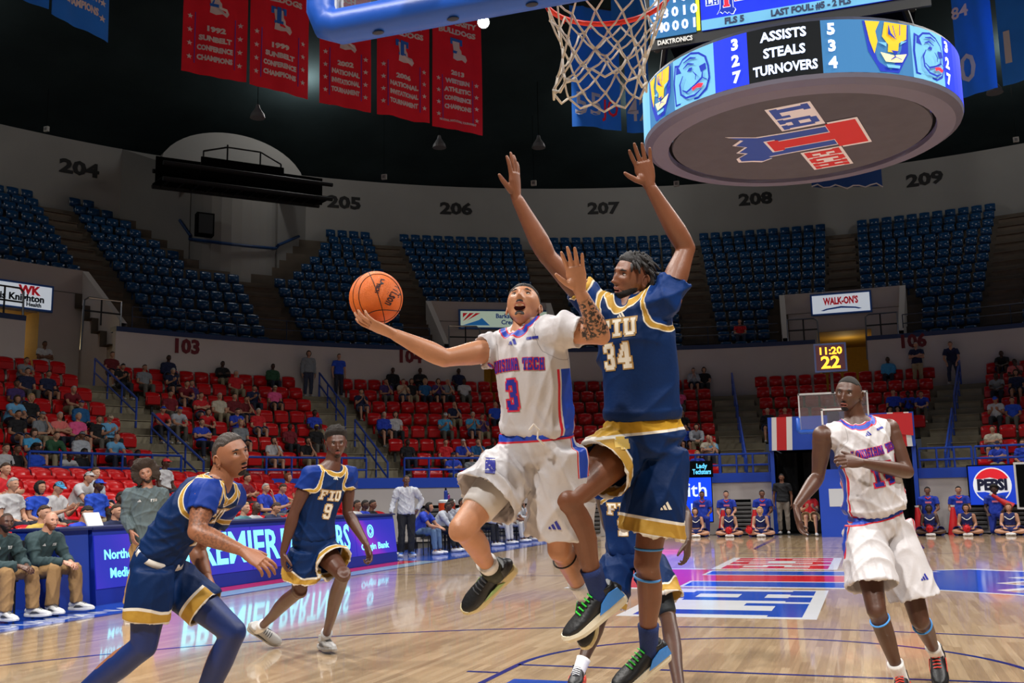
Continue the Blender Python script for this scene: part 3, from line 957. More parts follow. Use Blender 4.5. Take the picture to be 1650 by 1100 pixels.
class Fig:
    """joint positions of one figure plus torso frame; lat runs from the figure's right to its left"""
    def __init__(s, J, S=1., heavy=1.):
        s.J = {k: np.asarray(v, float) for k, v in J.items()}
        s.S = S; s.heavy = heavy
        j = s.J
        s.up = nrm(j['neck']-j['pelvis'])
        l = nrm(j['shL']-j['shR']); s.lat = nrm(l-s.up*(l @ s.up))
        s.fwd = np.cross(s.lat, s.up)
        l2 = nrm(j['hipL']-j['hipR'])
        s.hlat = nrm(l2-s.up*(l2 @ s.up)*.5)
    def spine(s, t):
        j = s.J
        p0, p2 = j['pelvis'], j['neck']
        c = j.get('chest', (p0+p2)/2)
        c = 2*c-(p0+p2)/2
        return p0*(1-t)**2+2*c*t*(1-t)+p2*t*t
    def torso(s, mb, off=0., t0=-.12, prof=None, n=24):
        prof = prof or [(-.14, .12, .10), (0, .158, .118), (.14, .152, .112), (.3, .14, .103), (.5, .155, .112), (.68, .168, .118), (.82, .166, .112), (.92, .135, .092), (1., .085, .07), (1.06, .055, .052)]
        pts, rad, hint = [], [], []
        for t, a, b in prof:
            if t < t0: continue
            p = s.spine(max(t, 0))+(s.J['pelvis']-s.spine(.1))*(-t/.1 if t < 0 else 0)
            pts.append(p); k = s.S*s.heavy
            rad.append((a*k+off, b*k+off))
            hint.append(nrm(lerp(s.hlat, s.lat, min(1, max(0, t)*1.3))))
        mb.tube(pts, rad, n, hint=hint)
        for sd in ('L', 'R'):
            sh = s.J['sh'+sd]
            a = s.spine(.86); b = s.spine(.97)
            r = s.S*s.heavy
            mb.tube([a, lerp(a, sh, .6), sh], [.085*r+off, .078*r+off, .06*r+off], 14)
            mb.tube([b, lerp(b, sh, .55), sh], [.055*r+off, .05*r+off, .055*r+off], 12)
            mb.ball(sh, .066*r+off, 14, 10)
        return mb
    def seg(s, mb, a, b, prof, off=0., n=14, bulge=None):
        a, b = s.J[a], s.J[b]
        pts, rad = [], []
        for t, r in prof:
            p = lerp(a, b, t)
            if bulge is not None:
                p = p+bulge*(math.sin(math.pi*min(1, max(0, t*1.6)))*s.S)
            pts.append(p); rad.append(r*s.S+off)
        mb.tube(pts, rad, n)
    UA = [(-.02, .056), (.15, .063), (.32, .056), (.52, .054), (.75, .046), (1.0, .040)]
    FA = [(-.03, .040), (.12, .046), (.28, .047), (.5, .041), (.75, .033), (.93, .0285), (1.0, .024), (1.03, .014)]
    TH = [(-.04, .092), (.1, .098), (.3, .092), (.55, .078), (.78, .066), (1., .058)]
    SH = [(-.04, .056), (.1, .054), (.25, .058), (.42, .054), (.62, .043), (.82, .035), (1.02, .036)]
    def body(s, voxel=.0065, smooth=7):
        j = s.J
        mb = MB()
        s.torso(mb)
        for sd in ('L', 'R'):
            s.seg(mb, 'sh'+sd, 'el'+sd, s.UA); mb.ball(j['el'+sd], .042*s.S, 12, 8)
            s.seg(mb, 'el'+sd, 'wr'+sd, s.FA)
            s.seg(mb, 'hip'+sd, 'kn'+sd, s.TH); mb.ball(j['kn'+sd], .059*s.S, 14, 10)
            back = -nrm(np.cross(np.cross(j['kn'+sd]-j['hip'+sd], j['an'+sd]-j['kn'+sd])+1e-6, j['an'+sd]-j['kn'+sd]))
            fd = nrm(j['to'+sd]-j['an'+sd]); ax = nrm(j['an'+sd]-j['kn'+sd])
            fd = nrm(fd-ax*(fd @ ax))
            s.seg(mb, 'kn'+sd, 'an'+sd, s.SH, bulge=-fd*.014)
            mb.ball(j['kn'+sd]+fd*.018*s.S, .046*s.S, 12, 8)
            mb.ball(j['an'+sd], .038*s.S, 10, 8)
            # foot core, inside the shoe
            fy = nrm(j['to'+sd]-j['an'+sd]); fz = nrm(-ax+fy*(ax @ fy))
            mb.tube([j['an'+sd]+ax*.01, j['an'+sd]+(fy*.07-fz*.032)*s.S, j['an'+sd]+(fy*.14-fz*.046)*s.S], [.032*s.S, .024*s.S, .016*s.S], 10)
        h = j['head']; hu = nrm(j['hu'])
        nb = s.spine(.93)
        mb.tube([nb, lerp(j['neck'], h, .2)-nrm(j['hf'])*.012, lerp(j['neck'], h, .62)-nrm(j['hf'])*.018, h-nrm(j['hf'])*.02], [.078*s.S, .062*s.S, .056*s.S, .055*s.S], 16)
        return remesh(mb, voxel, smooth)

def hand(J, sd, S, fd, pn, curl, spread=.08, thumb=.5, voxel=.0036, core=True):
    """palm with five separate jointed fingers. fd: finger direction, pn: the way the palm faces"""
    w_ = J['wr'+sd]
    y = nrm(fd); z = nrm(np.asarray(pn, float)-y*(np.asarray(pn, float) @ y))
    x = np.cross(y, z)*(1 if sd == 'R' else -1)          # toward the thumb
    S = S*1.04
    P = lambda a, b, c: w_+(x*a+y*b+z*c)*S
    mb = MB()
    ax = nrm(J['wr'+sd]-J['el'+sd])
    mb.tube([w_-ax*.075*S, w_-ax*.04*S, w_, P(0, .03, 0), P(.002, .065, 0), P(0, .1, 0)], [.012*S, .0235*S, (.0265*S, .0225*S), (.036*S, .019*S), (.043*S, .0165*S), (.04*S, .0135*S)], 16, hint=x)
    mb.ball(P(.026, .035, .008), (.018*S, .026*S, .015*S), 10, 8, ax=(x, y, z))
    bases = [(.0315, .094), (.0105, .1), (-.0105, .097), (-.0305, .088)]
    ln = [.074, .083, .077, .06]
    for k in range(4):
        ang = spread*(1.5-k)*(1 if True else 0)
        d = y*math.cos(ang)+x*math.sin(ang)
        c = curl[k]
        p = P(bases[k][0], bases[k][1]-.012, 0)
        pts = [p]; a = c*.55
        dd = d*math.cos(a)+z*math.sin(a)
        pts.append(P(bases[k][0], bases[k][1], 0)+dd*.004)
        for f_, q in ((.46, 1.), (.3, 1.15), (.24, .8)):
            dd = d*math.cos(a)+z*math.sin(a)
            pts.append(pts[-1]+dd*ln[k]*f_*S)
            a += c*q
        r = .0092 if k < 3 else .0082
        mb.tube(pts, [r*1.05*S, r*1.05*S, r*S, r*.93*S, r*.66*S], 10, hint=x)
        mb.ball(pts[-1]-nrm(pts[-1]-pts[-2])*.002, r*.72*S, 8, 6)
    tp = [P(.022, .022, .006)]
    td = nrm(x*math.cos(.95-.5*thumb)+y*math.sin(.95-.5*thumb)+z*.3)
    tp.append(tp[0]+td*.034*S)
    td2 = nrm(td+y*.35+z*(.25*(1-thumb)))
    tp.append(tp[1]+td2*.032*S); td3 = nrm(td2+y*.2); tp.append(tp[2]+td3*.024*S)
    mb.tube(tp, [.0165*S, .0125*S, .0108*S, .0075*S], 10)
    mb.ball(tp[-1], .0078*S, 8, 6)
    return remesh(mb, voxel, 2, .4)

# ---- head: sphere displaced into cranium, brow, sockets, nose, lips, chin
def head_pts(D, st):
    """D: unit directions (n,3) in head space (x to the figure's left, y forward, z up)"""
    x, y, z = D[:, 0], D[:, 1], D[:, 2]
    P = np.stack([.0765*x, np.where(y > 0, .094, .103)*y, np.where(z > 0, .112, .122)*z], 1)
    lo = sstep(-z, .05, .95)
    P[:, 0] *= 1-.26*lo*st.get('jaw', 1.)
    P[:, 0] *= 1+.05*np.exp(-((z-.25)/.35)**2)
    P[:, 1] = np.where(y < 0, P[:, 1]*(1-.62*sstep(-z, .1, .85)), P[:, 1])
    X, Z = P[:, 0].copy(), P[:, 2].copy()
    f = sstep(y, .0, .45)
    g = lambda a, b, c, d: np.exp(-((X-a)/c)**2-((Z-b)/d)**2)
    dy = np.zeros(len(D))
    dy -= .006*sstep(y, .5, 1.)*(1-np.exp(-(Z/.05)**2)*.5)
    for s in (-1, 1):
        dy -= .0125*g(s*.031, .006, .0165, .0115)
        dy += .0045*g(s*.047, -.022, .017, .014)
        dy += .0055*g(s*.028, .027, .024, .0085)
        dy -= .004*g(s*.045, -.058, .016, .02)
        dy += .007*g(s*.0125, -.037, .0085, .0075)*st.get('nose', 1.)
    br = np.exp(-(X/.0095)**2)*sstep(Z, -.047, -.036)*(1-sstep(Z, -.036, .032))
    dy += .021*br*st.get('nose', 1.)
    dy += .008*g(0, -.035, .012, .009)
    dy += .0105*g(0, -.061, .024, .0065)*st.get('lips', 1.)+.0115*g(0, -.0765, .02, .0075)*st.get('lips', 1.)
    dy += .006*g(0, -.068, .034, .02)
    op = st.get('open', 0.)
    dy -= (.005+.016*op)*g(0, -.0688-.004*op, .021+.007*op, .0028+.008*op)
    dy += .012*g(0, -.104, .02, .013)
    P[:, 1] += dy*f
    if op:
        P[:, 2] -= .012*op*sstep(-Z, .064, .075)*f
    # ears
    for s in (-1, 1):
        e = np.exp(-((P[:, 1]+.012)/.015)**2-((Z+.012)/.028)**2)*sstep(s*x, .55, .9)
        P[:, 0] += s*.004*e
        P[:, 1] -= .002*e
    return P
NU, NV = 88, 64
_th = np.linspace(0, 2*math.pi, NU, endpoint=False)
_ph = np.linspace(-math.pi/2+.02, math.pi/2-.02, NV)
HD = np.stack([np.outer(np.cos(_ph), np.sin(_th)).ravel(), np.outer(np.cos(_ph), np.cos(_th)).ravel(), np.repeat(np.sin(_ph), NU)], 1)
HF = np.array([(i*NU+j, i*NU+(j+1) % NU, (i+1)*NU+(j+1) % NU, (i+1)*NU+j) for i in range(NV-1) for j in range(NU)])[:, ::-1]
def wob(P, k, seed, amp=1.):
    r = np.random.default_rng(seed)
    o = np.zeros(len(P))
    for q in range(5):
        v = r.normal(size=3); v /= np.linalg.norm(v)
        o += np.sin(P @ v*k*r.uniform(.6, 1.5)+r.uniform(0, 6.28)+.8*np.sin(P[:, q % 3]*k*.4+q))
    return o/5*amp
class Head:
    def __init__(s, fig, st):
        j = fig.J
        s.S = fig.S*st.get('hs', .95); s.c = j['head']; s.st = st
        y = nrm(j['hf']); z = nrm(np.asarray(j['hu'])-y*(np.asarray(j['hu']) @ y)); x = np.cross(z, y)*-1
        # x = the figure's left when facing y: left = up x forward
        s.x, s.y, s.z = np.cross(z, y), y, z
        s.L = head_pts(HD, st)
    def w(s, P):
        P = np.asarray(P)
        return s.c+(P[..., :1]*s.x+P[..., 1:2]*s.y+P[..., 2:3]*s.z)*s.S
    def skin(s):
        V = s.w(s.L)
        n = len(V)
        V = np.vstack([V, s.w(s.L[:NU].mean(0)[None]), s.w(s.L[-NU:].mean(0)[None])])
        Fc = [tuple(f) for f in HF]+[(n, j, (j+1) % NU) for j in range(NU)]+[(n+1, (NV-1)*NU+(j+1) % NU, (NV-1)*NU+j) for j in range(NU)]
        for sd in (-1, 1):
            e = MB()
            A = (nrm(s.x+s.y*.35*sd), nrm(s.y-s.x*.35*sd+s.z*.2), nrm(s.z-s.y*.2))
            c = np.array([sd*.083, -.020, -.010])
            rim_ = [s.w(c)+(A[1]*.0165*math.cos(t)+A[2]*.029*math.sin(t)*(1 if math.sin(t) > 0 else .95))*s.S for t in np.linspace(-2.2, 3.2, 12)]
            e.tube(rim_, [.003*s.S]+[.0052*s.S]*9+[.0065*s.S, .005*s.S], 8)
            e.ball(s.w(c-np.array([sd*.004, 0, 0])), (.005*s.S, .0165*s.S, .027*s.S), 10, 8, A)
            e.ball(s.w(c+np.array([-sd*.002, .006, -.026])), (.006*s.S, .008*s.S, .010*s.S), 8, 6, A)
            n0 = len(V); V = np.vstack([V, np.array(e.v)]); Fc += [tuple(i+n0 for i in f) for f in e.f]
        return V, Fc
    def shell(s, mask, h, name, m, parent, seed=1, bump=.0, freq=120., smooth=True):
        """patch of the head surface lifted outward where mask > 0 (hair, beard, brows, lips)"""
        mk = mask(s.L, HD)
        k = sstep(mk, -.05, .35)
        hh = h(s.L, HD) if callable(h) else h
        lift = k*hh*(1+bump*wob(s.L, freq, seed)+bump*.6*wob(s.L, freq*2.3, seed+5))-(1-k)*.003
        P = s.L+nrm_rows(s.L*np.array([1, 1, .9]))*lift[:, None]
        keep = (mk[HF] > -.12).any(1)
        Fc = HF[keep]
        extra = []
        if mk[-1] > 0:
            P = np.vstack([P, P[-NU:].mean(0)]); e = len(P)-1
            extra = [(e, (NV-1)*NU+(j+1) % NU, (NV-1)*NU+j) for j in range(NU)]
        ids = sorted(set(Fc.ravel().tolist())|set(i for f in extra for i in f))
        mp = {a: b for b, a in enumerate(ids)}
        faces = [tuple(mp[i] for i in f) for f in Fc.tolist()]+[tuple(mp[i] for i in f) for f in extra]
        return link(name, mesh_np(name, s.w(P[ids]), faces, m, parent['_org'], None, smooth), parent)
    def eyes(s, parent, gaze=(0, 0), iris=(48, 28, 16)):
        for sd in (-1, 1):
            c = np.array([sd*.0312, 0, .0055])
            yy = head_pts(nrm_rows(np.array([[sd*.0312/.0765, .84, .05]])), s.st)[0, 1]
            c[1] = yy-.0045
            A = (s.x, s.y, s.z)
            e = MB().ball(s.w(c), (.0135*s.S, .0105*s.S, .0068*s.S), 14, 10, A).build('eye', mat('eye_white', (214, 206, 200), .25), parent, smooth=True)
            MB().ball(s.w(c+np.array([gaze[0]*.004, .0068, gaze[1]*.003])), (.0058*s.S, .0046*s.S, .0058*s.S), 12, 8, A).build('iris', mat('iris_%d_%d' % iris[:2], iris, .15), e, smooth=True)
            # upper lid line
            pts = [s.w(c+np.array([.0145*math.cos(t), .0085+.0018*math.sin(t), .0063*math.sin(t)+.0005])) for t in np.linspace(.15, math.pi-.15, 7)]
            MB().tube(pts, [.0008*s.S, .0017*s.S, .0021*s.S, .0022*s.S, .0021*s.S, .0017*s.S, .0008*s.S], 6).build('eyelid', mat('lash_dark', (30, 18, 12), .6), e)
def nrm_rows(P):
    return P/(np.linalg.norm(P, axis=1, keepdims=True)+1e-9)

# masks in head space
def m_scalp(L, D, line=.035, back=-.05, side=.0):
    """hair: above the forehead line in front, down to the nape behind, round the ears"""
    y = L[:, 1]; z = L[:, 2]
    lim = np.where(y > .02, line+.02*sstep(y, .02, .07), np.where(y > -.03, line+(-.005-line)*sstep(-y, -.02, .03), -.005+(back+.005)*sstep(-y, .03, .06)))
    ear = .03*np.exp(-((y+.01)/.022)**2)*sstep(np.abs(L[:, 0]), .05, .07)
    return (z-lim-ear)*28
def m_beard(L, D, up=-.045, must=True, chin=True):
    x, y, z = L.T
    a = (-.048-z)*30*sstep(y, -.01, .03)
    jaw = np.minimum((y+.005)*40, (up-z+.7*np.maximum(0, np.abs(x)-.035))*26)
    m = np.minimum(jaw, 1.)
    lips = 1.2-((x/.026)**2+((z+.069)/.0125)**2)
    m = np.where(lips > 0, np.minimum(m, -lips), m)
    if not must:
        m = np.where(z > -.066, -1., m)
    return m
def m_goatee(L, D, op=0.):
    x, y, z = L.T
    e = 1-((x/.026)**2+((z+.098+.013*op)/(.017-.003*op))**2)
    mu = 1-((x/.026)**2+((z+.0525)/.0045)**2)
    m = np.maximum(e, mu*.8)
    return np.where(y > .02, m, -1)
def m_brow(L, D):
    x, y, z = L.T
    a = 1-(((np.abs(x)-.032)/.0185)**2+((z-.0265+.10*np.maximum(0, np.abs(x)-.034))/.0042)**2)
    return np.where(y > .02, a, -1)
def m_lips(L, D, op=0.):
    x, y, z = L.T
    a = 1-((x/(.024+.008*op))**2+((z+.0690+.004*op)/(.0125+.0085*op))**2)
    if op > .5:
        a = np.minimum(a, ((x/(.017+.007*op))**2+((z+.0705+.005*op)/(.003+.0075*op))**2)-1)
    return np.where(y > .03, a, -1)

def skin_mat(name, col, rough=.42):
    return mat(name, col, rough, var=.10, scale=14, bump=.12, bscale=180, spec=.5)

# ---- garments
def folds(V, Nn, S, up, seed, amp):
    """cloth folds: stretched interference ripples"""
    r = np.random.default_rng(seed)
    o = np.zeros(len(V))
    u = V @ up
    for q in range(9):
        v = r.normal(size=3); v -= up*(v @ up)*r.uniform(.3, .95); v /= np.linalg.norm(v)
        k = r.uniform(16, 42)
        ph = V @ v*k+1.8*np.sin(u*r.uniform(3, 8)+r.uniform(0, 6))+r.uniform(0, 6)
        env = sstep(np.sin(u*r.uniform(4, 10)+V @ nrm(r.normal(size=3))*r.uniform(4, 10)+r.uniform(0, 6)), -.2, .9)
        o += ((1-np.abs(np.sin(ph)))**2-.2)*env
    return V+Nn*(o*amp*.8)[:, None]
def jersey(fig, off=.014, sleeve=.0, hem_t=-.03, waist=.024, voxel=.0085, seed=3, amp=.010, neck=.97, shoulders=True, extra=None):
    mb = MB()
    k = fig.S*fig.heavy
    prof = [(hem_t-.0, .15+waist*.6, .115+waist*.6), (hem_t+.07, .156+waist, .116+waist), (.18, .15+waist, .112+waist*.9), (.34, .146+waist*.7, .108+waist*.6), (.5, .158+.004, .114+.004), (.68, .170, .118), (.82, .168, .112), (.91, .135, .094), (neck, .088, .07)]
    pts, rad, hint = [], [], []
    for t, a, b in prof:
        p = fig.spine(t) if t >= 0 else fig.spine(0)+(fig.J['pelvis']-fig.spine(.1))*(-t/.1)
        pts.append(p); rad.append((a*k+off, b*k+off)); hint.append(nrm(lerp(fig.hlat, fig.lat, min(1, max(0, t)*1.3))))
    mb.tube(pts, rad, 28, hint=hint)
    for sd in ('L', 'R'):
        sh = fig.J['sh'+sd]
        a = fig.spine(.86); b = fig.spine(.945)
        e = 1. if sleeve else .86
        mb.tube([a, lerp(a, sh, .6), lerp(a, sh, e)], [.085*k+off, .078*k+off, .062*k+off], 14)
        mb.tube([b, lerp(b, sh, .55), lerp(b, sh, e)], [.052*k+off, .05*k+off, .05*k+off], 12)
        if sleeve:
            mb.ball(sh, .061*k+off*.9, 14, 10)
            el = fig.J['el'+sd]; s_ = sleeve[sd] if isinstance(sleeve, dict) else sleeve
            q = [lerp(sh, el, t) for t in (0, .2, s_*.7, s_, s_-.01, s_-.16)]
            mb.tube(q, [.057*k+off*.9, .062*k+off*.9, .058*k+off, .057*k+off+.006, .057*k+off-.006, .045*k], 18)
    if extra: extra(mb)
    V, Fc, Nn = remesh(mb, voxel, 8)
    V = folds(V, Nn, fig.S, fig.up, seed, amp)
    return V, Fc
def shorts(fig, hem=.86, off=.022, flare=.03, voxel=.0085, seed=5, amp=.013, top=.13, hems=None):
    mb = MB()
    k = fig.S*fig.heavy
    prof = [(-.13, .135, .115), (0, .168, .126), (.08, .160, .120), (top, .152, .113)]
    pts, rad, hint = [], [], []
    for t, a, b in prof:
        p = fig.spine(t) if t >= 0 else fig.spine(0)+(fig.J['pelvis']-fig.spine(.1))*(-t/.1)
        pts.append(p); rad.append((a*k+off*.6, b*k+off*.6)); hint.append(fig.hlat)
    mb.tube(pts, rad, 26, hint=hint)
    for sd in ('L', 'R'):
        h, kn = fig.J['hip'+sd], fig.J['kn'+sd]
        e = (hems or {}).get(sd, hem)
        q = [lerp(h, kn, t) for t in (-.06, .15, .35, e*.75, e, e-.005, e-.22, e-.38)]
        r = [.098, .105, .108, .104, .104, .104, .102, .08]
        ex = [off*.7, off, off+flare*.3, off+flare*.7, off+flare, off+flare-.012, off+flare*.5-.016, 0.]
        mb.tube(q, [(a*k+x, a*k+x) for a, x in zip(r, ex)], 22)
    V, Fc, Nn = remesh(mb, voxel, 7)
    V = folds(V, Nn, fig.S, fig.up, seed, amp)
    return V, Fc
def leg_param(fig, V):
    """for each vertex: side (0 L, 1 R) and fraction down the thigh, distance to the axis"""
    out = []
    for sd in ('L', 'R'):
        a, b = fig.J['hip'+sd], fig.J['kn'+sd]
        d = b-a; t = ((V-a) @ d)/(d @ d)
        q = a+np.clip(t, 0, 1.2)[:, None]*d
        out.append((t, np.linalg.norm(V-q, axis=1)))
    side = np.where(out[0][1] < out[1][1], 0, 1)
    t = np.where(side == 0, out[0][0], out[1][0])
    return side, t
def decal(name, rects, O, X, Y, Nd, V, Fc, mats_, parent, off=.002, cell=.012, bvh=None, depth=.35):
    """thin print laid on a garment: rectangles in metres about O, dropped onto the surface along -Nd"""
    bvh = bvh or BVHTree.FromPolygons([tuple(v) for v in V], [tuple(int(i) for i in f) for f in Fc])
    O, X, Y, Nd = (np.asarray(k, float) for k in (O, X, Y, Nd))
    vs, fs = [], []
    for q in rects:
        if len(q) == 4 and not isinstance(q[0], tuple):
            x0, y0, x1, y1 = q
            c = [(x0, y0), (x1, y0), (x1, y1), (x0, y1)]
        else:
            c = q
        c = np.array(c, float)
        nu = max(1, int(math.ceil(max(np.linalg.norm(c[1]-c[0]), np.linalg.norm(c[2]-c[3]))/cell)))
        nv = max(1, int(math.ceil(max(np.linalg.norm(c[3]-c[0]), np.linalg.norm(c[2]-c[1]))/cell)))
        k = len(vs)
        ok = True; tmp = []
        for j in range(nv+1):
            for i in range(nu+1):
                u, v = i/nu, j/nv
                p = (c[0]*(1-u)+c[1]*u)*(1-v)+(c[3]*(1-u)+c[2]*u)*v
                o = O+X*p[0]+Y*p[1]+Nd*depth
                hit = bvh.ray_cast(Vector(o), Vector(-Nd), depth*1.9)
                if hit[0] is None:
                    ok = False; break
                tmp.append(np.array(hit[0])+np.array(hit[1])*off*.4+Nd*off*.6)
            if not ok: break
        if not ok: continue
        vs += tmp
        fs += [(k+j*(nu+1)+i, k+j*(nu+1)+i+1, k+(j+1)*(nu+1)+i+1, k+(j+1)*(nu+1)+i) for j in range(nv) for i in range(nu)]
    if not vs: return None
    return link(name, mesh_np(name, np.array(vs), fs, mats_, parent['_org']), parent)
def word_rects(s, w_, h, gap=.12, arch=0., grow=0., x0=None, slant=0.):
    n = len(s)
    cw = w_/(n+gap*(n-1)) if n > 1 else w_
    out = []
    x = -w_/2 if x0 is None else x0
    for ch in s:
        if ch != ' ':
            xc = x+cw/2
            dy = -arch*(xc/(w_/2))**2 if w_ else 0
            for a, b, c, d in GL[ch]:
                out.append((x+a*cw-grow, -h/2+b*h+dy-grow, x+c*cw+grow, -h/2+d*h+dy+grow))
        x += cw*(1+gap)
    return out
STRIPES = [[(-.5, -.3), (-.28, -.3), (-.36, -.06), (-.5, -.06)], [(-.2, -.3), (.04, -.3), (-.1, .16), (-.26, .1)], [(.12, -.3), (.42, -.3), (.14, .42), (.0, .3)]]
def stripes3(w_):
    return [[(x*w_, y*w_) for x, y in q] for q in ([(-.5, -.3), (-.27, -.3), (-.4, -.08), (-.5, -.16)], [(-.17, -.3), (.07, -.3), (-.16, .12), (-.32, .0)], [(.17, -.3), (.45, -.3), (.08, .36), (-.08, .24)])]

# ---- shoes
def shoe(fig, sd, m_up, m_sole, m_acc, parent, up=None, lace=None, bump=1.1, sole_h=.0, panel=None):
    j = fig.J
    an, to = j['an'+sd], j['to'+sd]
    S = fig.S*1.02
    y = nrm(to-an)
    ax = nrm(j['kn'+sd]-an) if up is None else nrm(up)
    z = nrm(ax-y*(ax @ y))
    y = nrm(y-z*.0)
    x = np.cross(y, z)
    foot_pitch = .36
    # sole axis: rotate so that the sole lies below the ankle
    L_ = np.linalg.norm(to-an)
    base = an-z*.075*S
    P = lambda a, b, c: base+(x*a+y*b+z*c)*S
    root = None
    mb = MB()
    prof = [(-.082, .02, .03, .035), (-.07, .034, .06, .05), (-.03, .038, .078, .062), (.02, .04, .07, .06), (.07, .043, .054, .05), (.12, .05, .036, .041), (.165, .048, .026, .033), (.2, .036, .018, .026), (.218, .016, .01, .02)]
    pts = [P(0, b, c*.55+.028) for b, a, c, h in prof]
    mb.tube(pts, [(a*S, h*.72*S) for b, a, c, h in prof], 18, hint=x)
    mb.tube([P(0, -.03, .06), P(0, -.032, .1), P(0, -.034, .118)], [.046*S, .043*S, .044*S], 16)
    V, Fc, Nn = remesh(mb, .006, 4)
    so = link('shoe', mesh_np('shoe', V, Fc, m_up, parent['_org']), parent)
    sl = MB()
    q = [(-.09, .026), (-.075, .04), (-.03, .043), (.03, .042), (.09, .048), (.14, .052), (.18, .047), (.212, .032), (.226, .012)]
    top = []; bot = []
    bb = -.09+.316*(.5-.5*np.cos(np.linspace(0, math.pi, 16))); aa = np.interp(bb, [x_[0] for x_ in q], [x_[1] for x_ in q])
    aa[0] *= .8; aa[-1] *= .9
    q = list(zip(bb, aa))
    poly = [(-a, b) for b, a in q]+[(a, b) for b, a in reversed(q)]
    rim = lambda b: .012*sstep(b, .12, .23)+.006*sstep(-b, .04, .09)
    n = len(poly)
    vs = [P(a, b, rim(b)*.9) for a, b in poly]+[P(a*1.06, b*1.02, .016+rim(b)) for a, b in poly]+[P(a*.98, b*.985, .034+sole_h*(.6+.4*math.sin(b*34+1.2))*(1-float(sstep(b, .07, .15)))+.004*math.sin(b*60)+rim(b)*.5) for a, b in poly]
    fs = [tuple(range(n))]+[(k*n+(i+1) % n, k*n+i, (k+1)*n+i, (k+1)*n+(i+1) % n) for k in range(2) for i in range(n)]+[tuple(reversed(range(2*n, 3*n)))]
    sl.add(vs, fs)
    sl.build('sole', m_sole, so)
    lc = lace or m_acc
    for k in range(5):
        b = .035+k*.02; h = .116-k*.0085
        MB().tube([P(-.024, b, h-.004), P(0, b+.004, h+.006), P(.024, b, h-.004)], .0035*S, 6).build('lace', lc, so)
    for s_ in (-1, 1):
        MB().prism(panel or [(-.01, .034), (.05, .036), (.12, .04), (.07, .06), (.02, .062)], lambda u, v, w_: P(s_*(.0465+.004*math.sin(u*20)+w_), u, v), .003).build('side_panel', m_acc, so)
    return so
def sock(fig, sd, h, m, parent, extra=.006):
    j = fig.J
    an, kn = j['an'+sd], j['kn'+sd]
    u = nrm(kn-an)
    r = [.04, .039, .04, .043, .046]
    pts = [an-u*.03]+[an+u*h*t for t in (.1, .4, .8, 1.)]
    mb = MB().tube(pts, [a*fig.S+extra*.6 for a in r], 18)
    o = mb.build('sock', m, parent, smooth=True)
    return o
def assemble(fig, head, hands, skin, name, org, label):
    """one continuous skin: body, head and hands in one mesh"""
    V, Fc, _ = fig.body()
    Vs = [V]; Fs = [tuple(f) for f in np.asarray(Fc).tolist()] if not isinstance(Fc, list) else list(Fc)
    n = len(V)
    hv, hf = head.skin()
    Vs.append(hv); Fs += [tuple(int(i)+n for i in f) for f in hf]; n += len(hv)
    for sd, kw in hands.items():
        v, f, _ = hand(fig.J, sd, fig.S, **kw)
        Vs.append(v); Fs += [tuple(int(i)+n for i in q) for q in f]; n += len(v)
    me = mesh_np(name, np.vstack(Vs), Fs, skin, org)
    o = link(name, me, None, org)
    return tag(o, label, 'person')
# ------------------------------------------------------------------ the six players
def cv(r, u, t):
    """direction given as right, up, toward the photographer"""
    return nrm(R2*r+U2*u-_fw*t)
def pose(d0, **k):
    return {n: (at(v[0], v[1], d0+(v[2] if len(v) > 2 else 0)) if isinstance(v, tuple) else v) for n, v in k.items()}
GOLD = (178, 138, 56); NAVY = (0, 34, 80); WHT = (200, 196, 198)
RB_BLUE = (28, 66, 176); RB_RED = (196, 26, 46)
def torso_fields(fig, V, S):
    d = V-fig.J['pelvis']
    ln = (fig.J['neck']-fig.J['pelvis']) @ fig.up
    t = (d @ fig.up)/ln
    sp = np.array([fig.spine(min(max(x, 0), 1)) for x in np.linspace(0, 1, 21)])
    c = sp[np.clip((t*20).round().astype(int), 0, 20)]
    e = V-c
    return t, (e @ fig.lat)/S, (e @ fig.fwd)/S, np.linalg.norm(V-fig.J['neck'], axis=1)/S
def armhole(fig, V, x, S):
    """signed distance-like field: above 0 inside the sleeve area"""
    sh = np.where((x > 0)[:, None], fig.J['shL'], fig.J['shR'])
    e = V-sh
    rho = np.hypot((e @ fig.up)*.9, e @ fig.fwd)/S
    a, b, k = .118-rho, np.abs(x)-.112, .035
    h = np.clip(.5+.5*(b-a)/k, 0, 1)
    return b*(1-h)+a*h-k*h*(1-h)
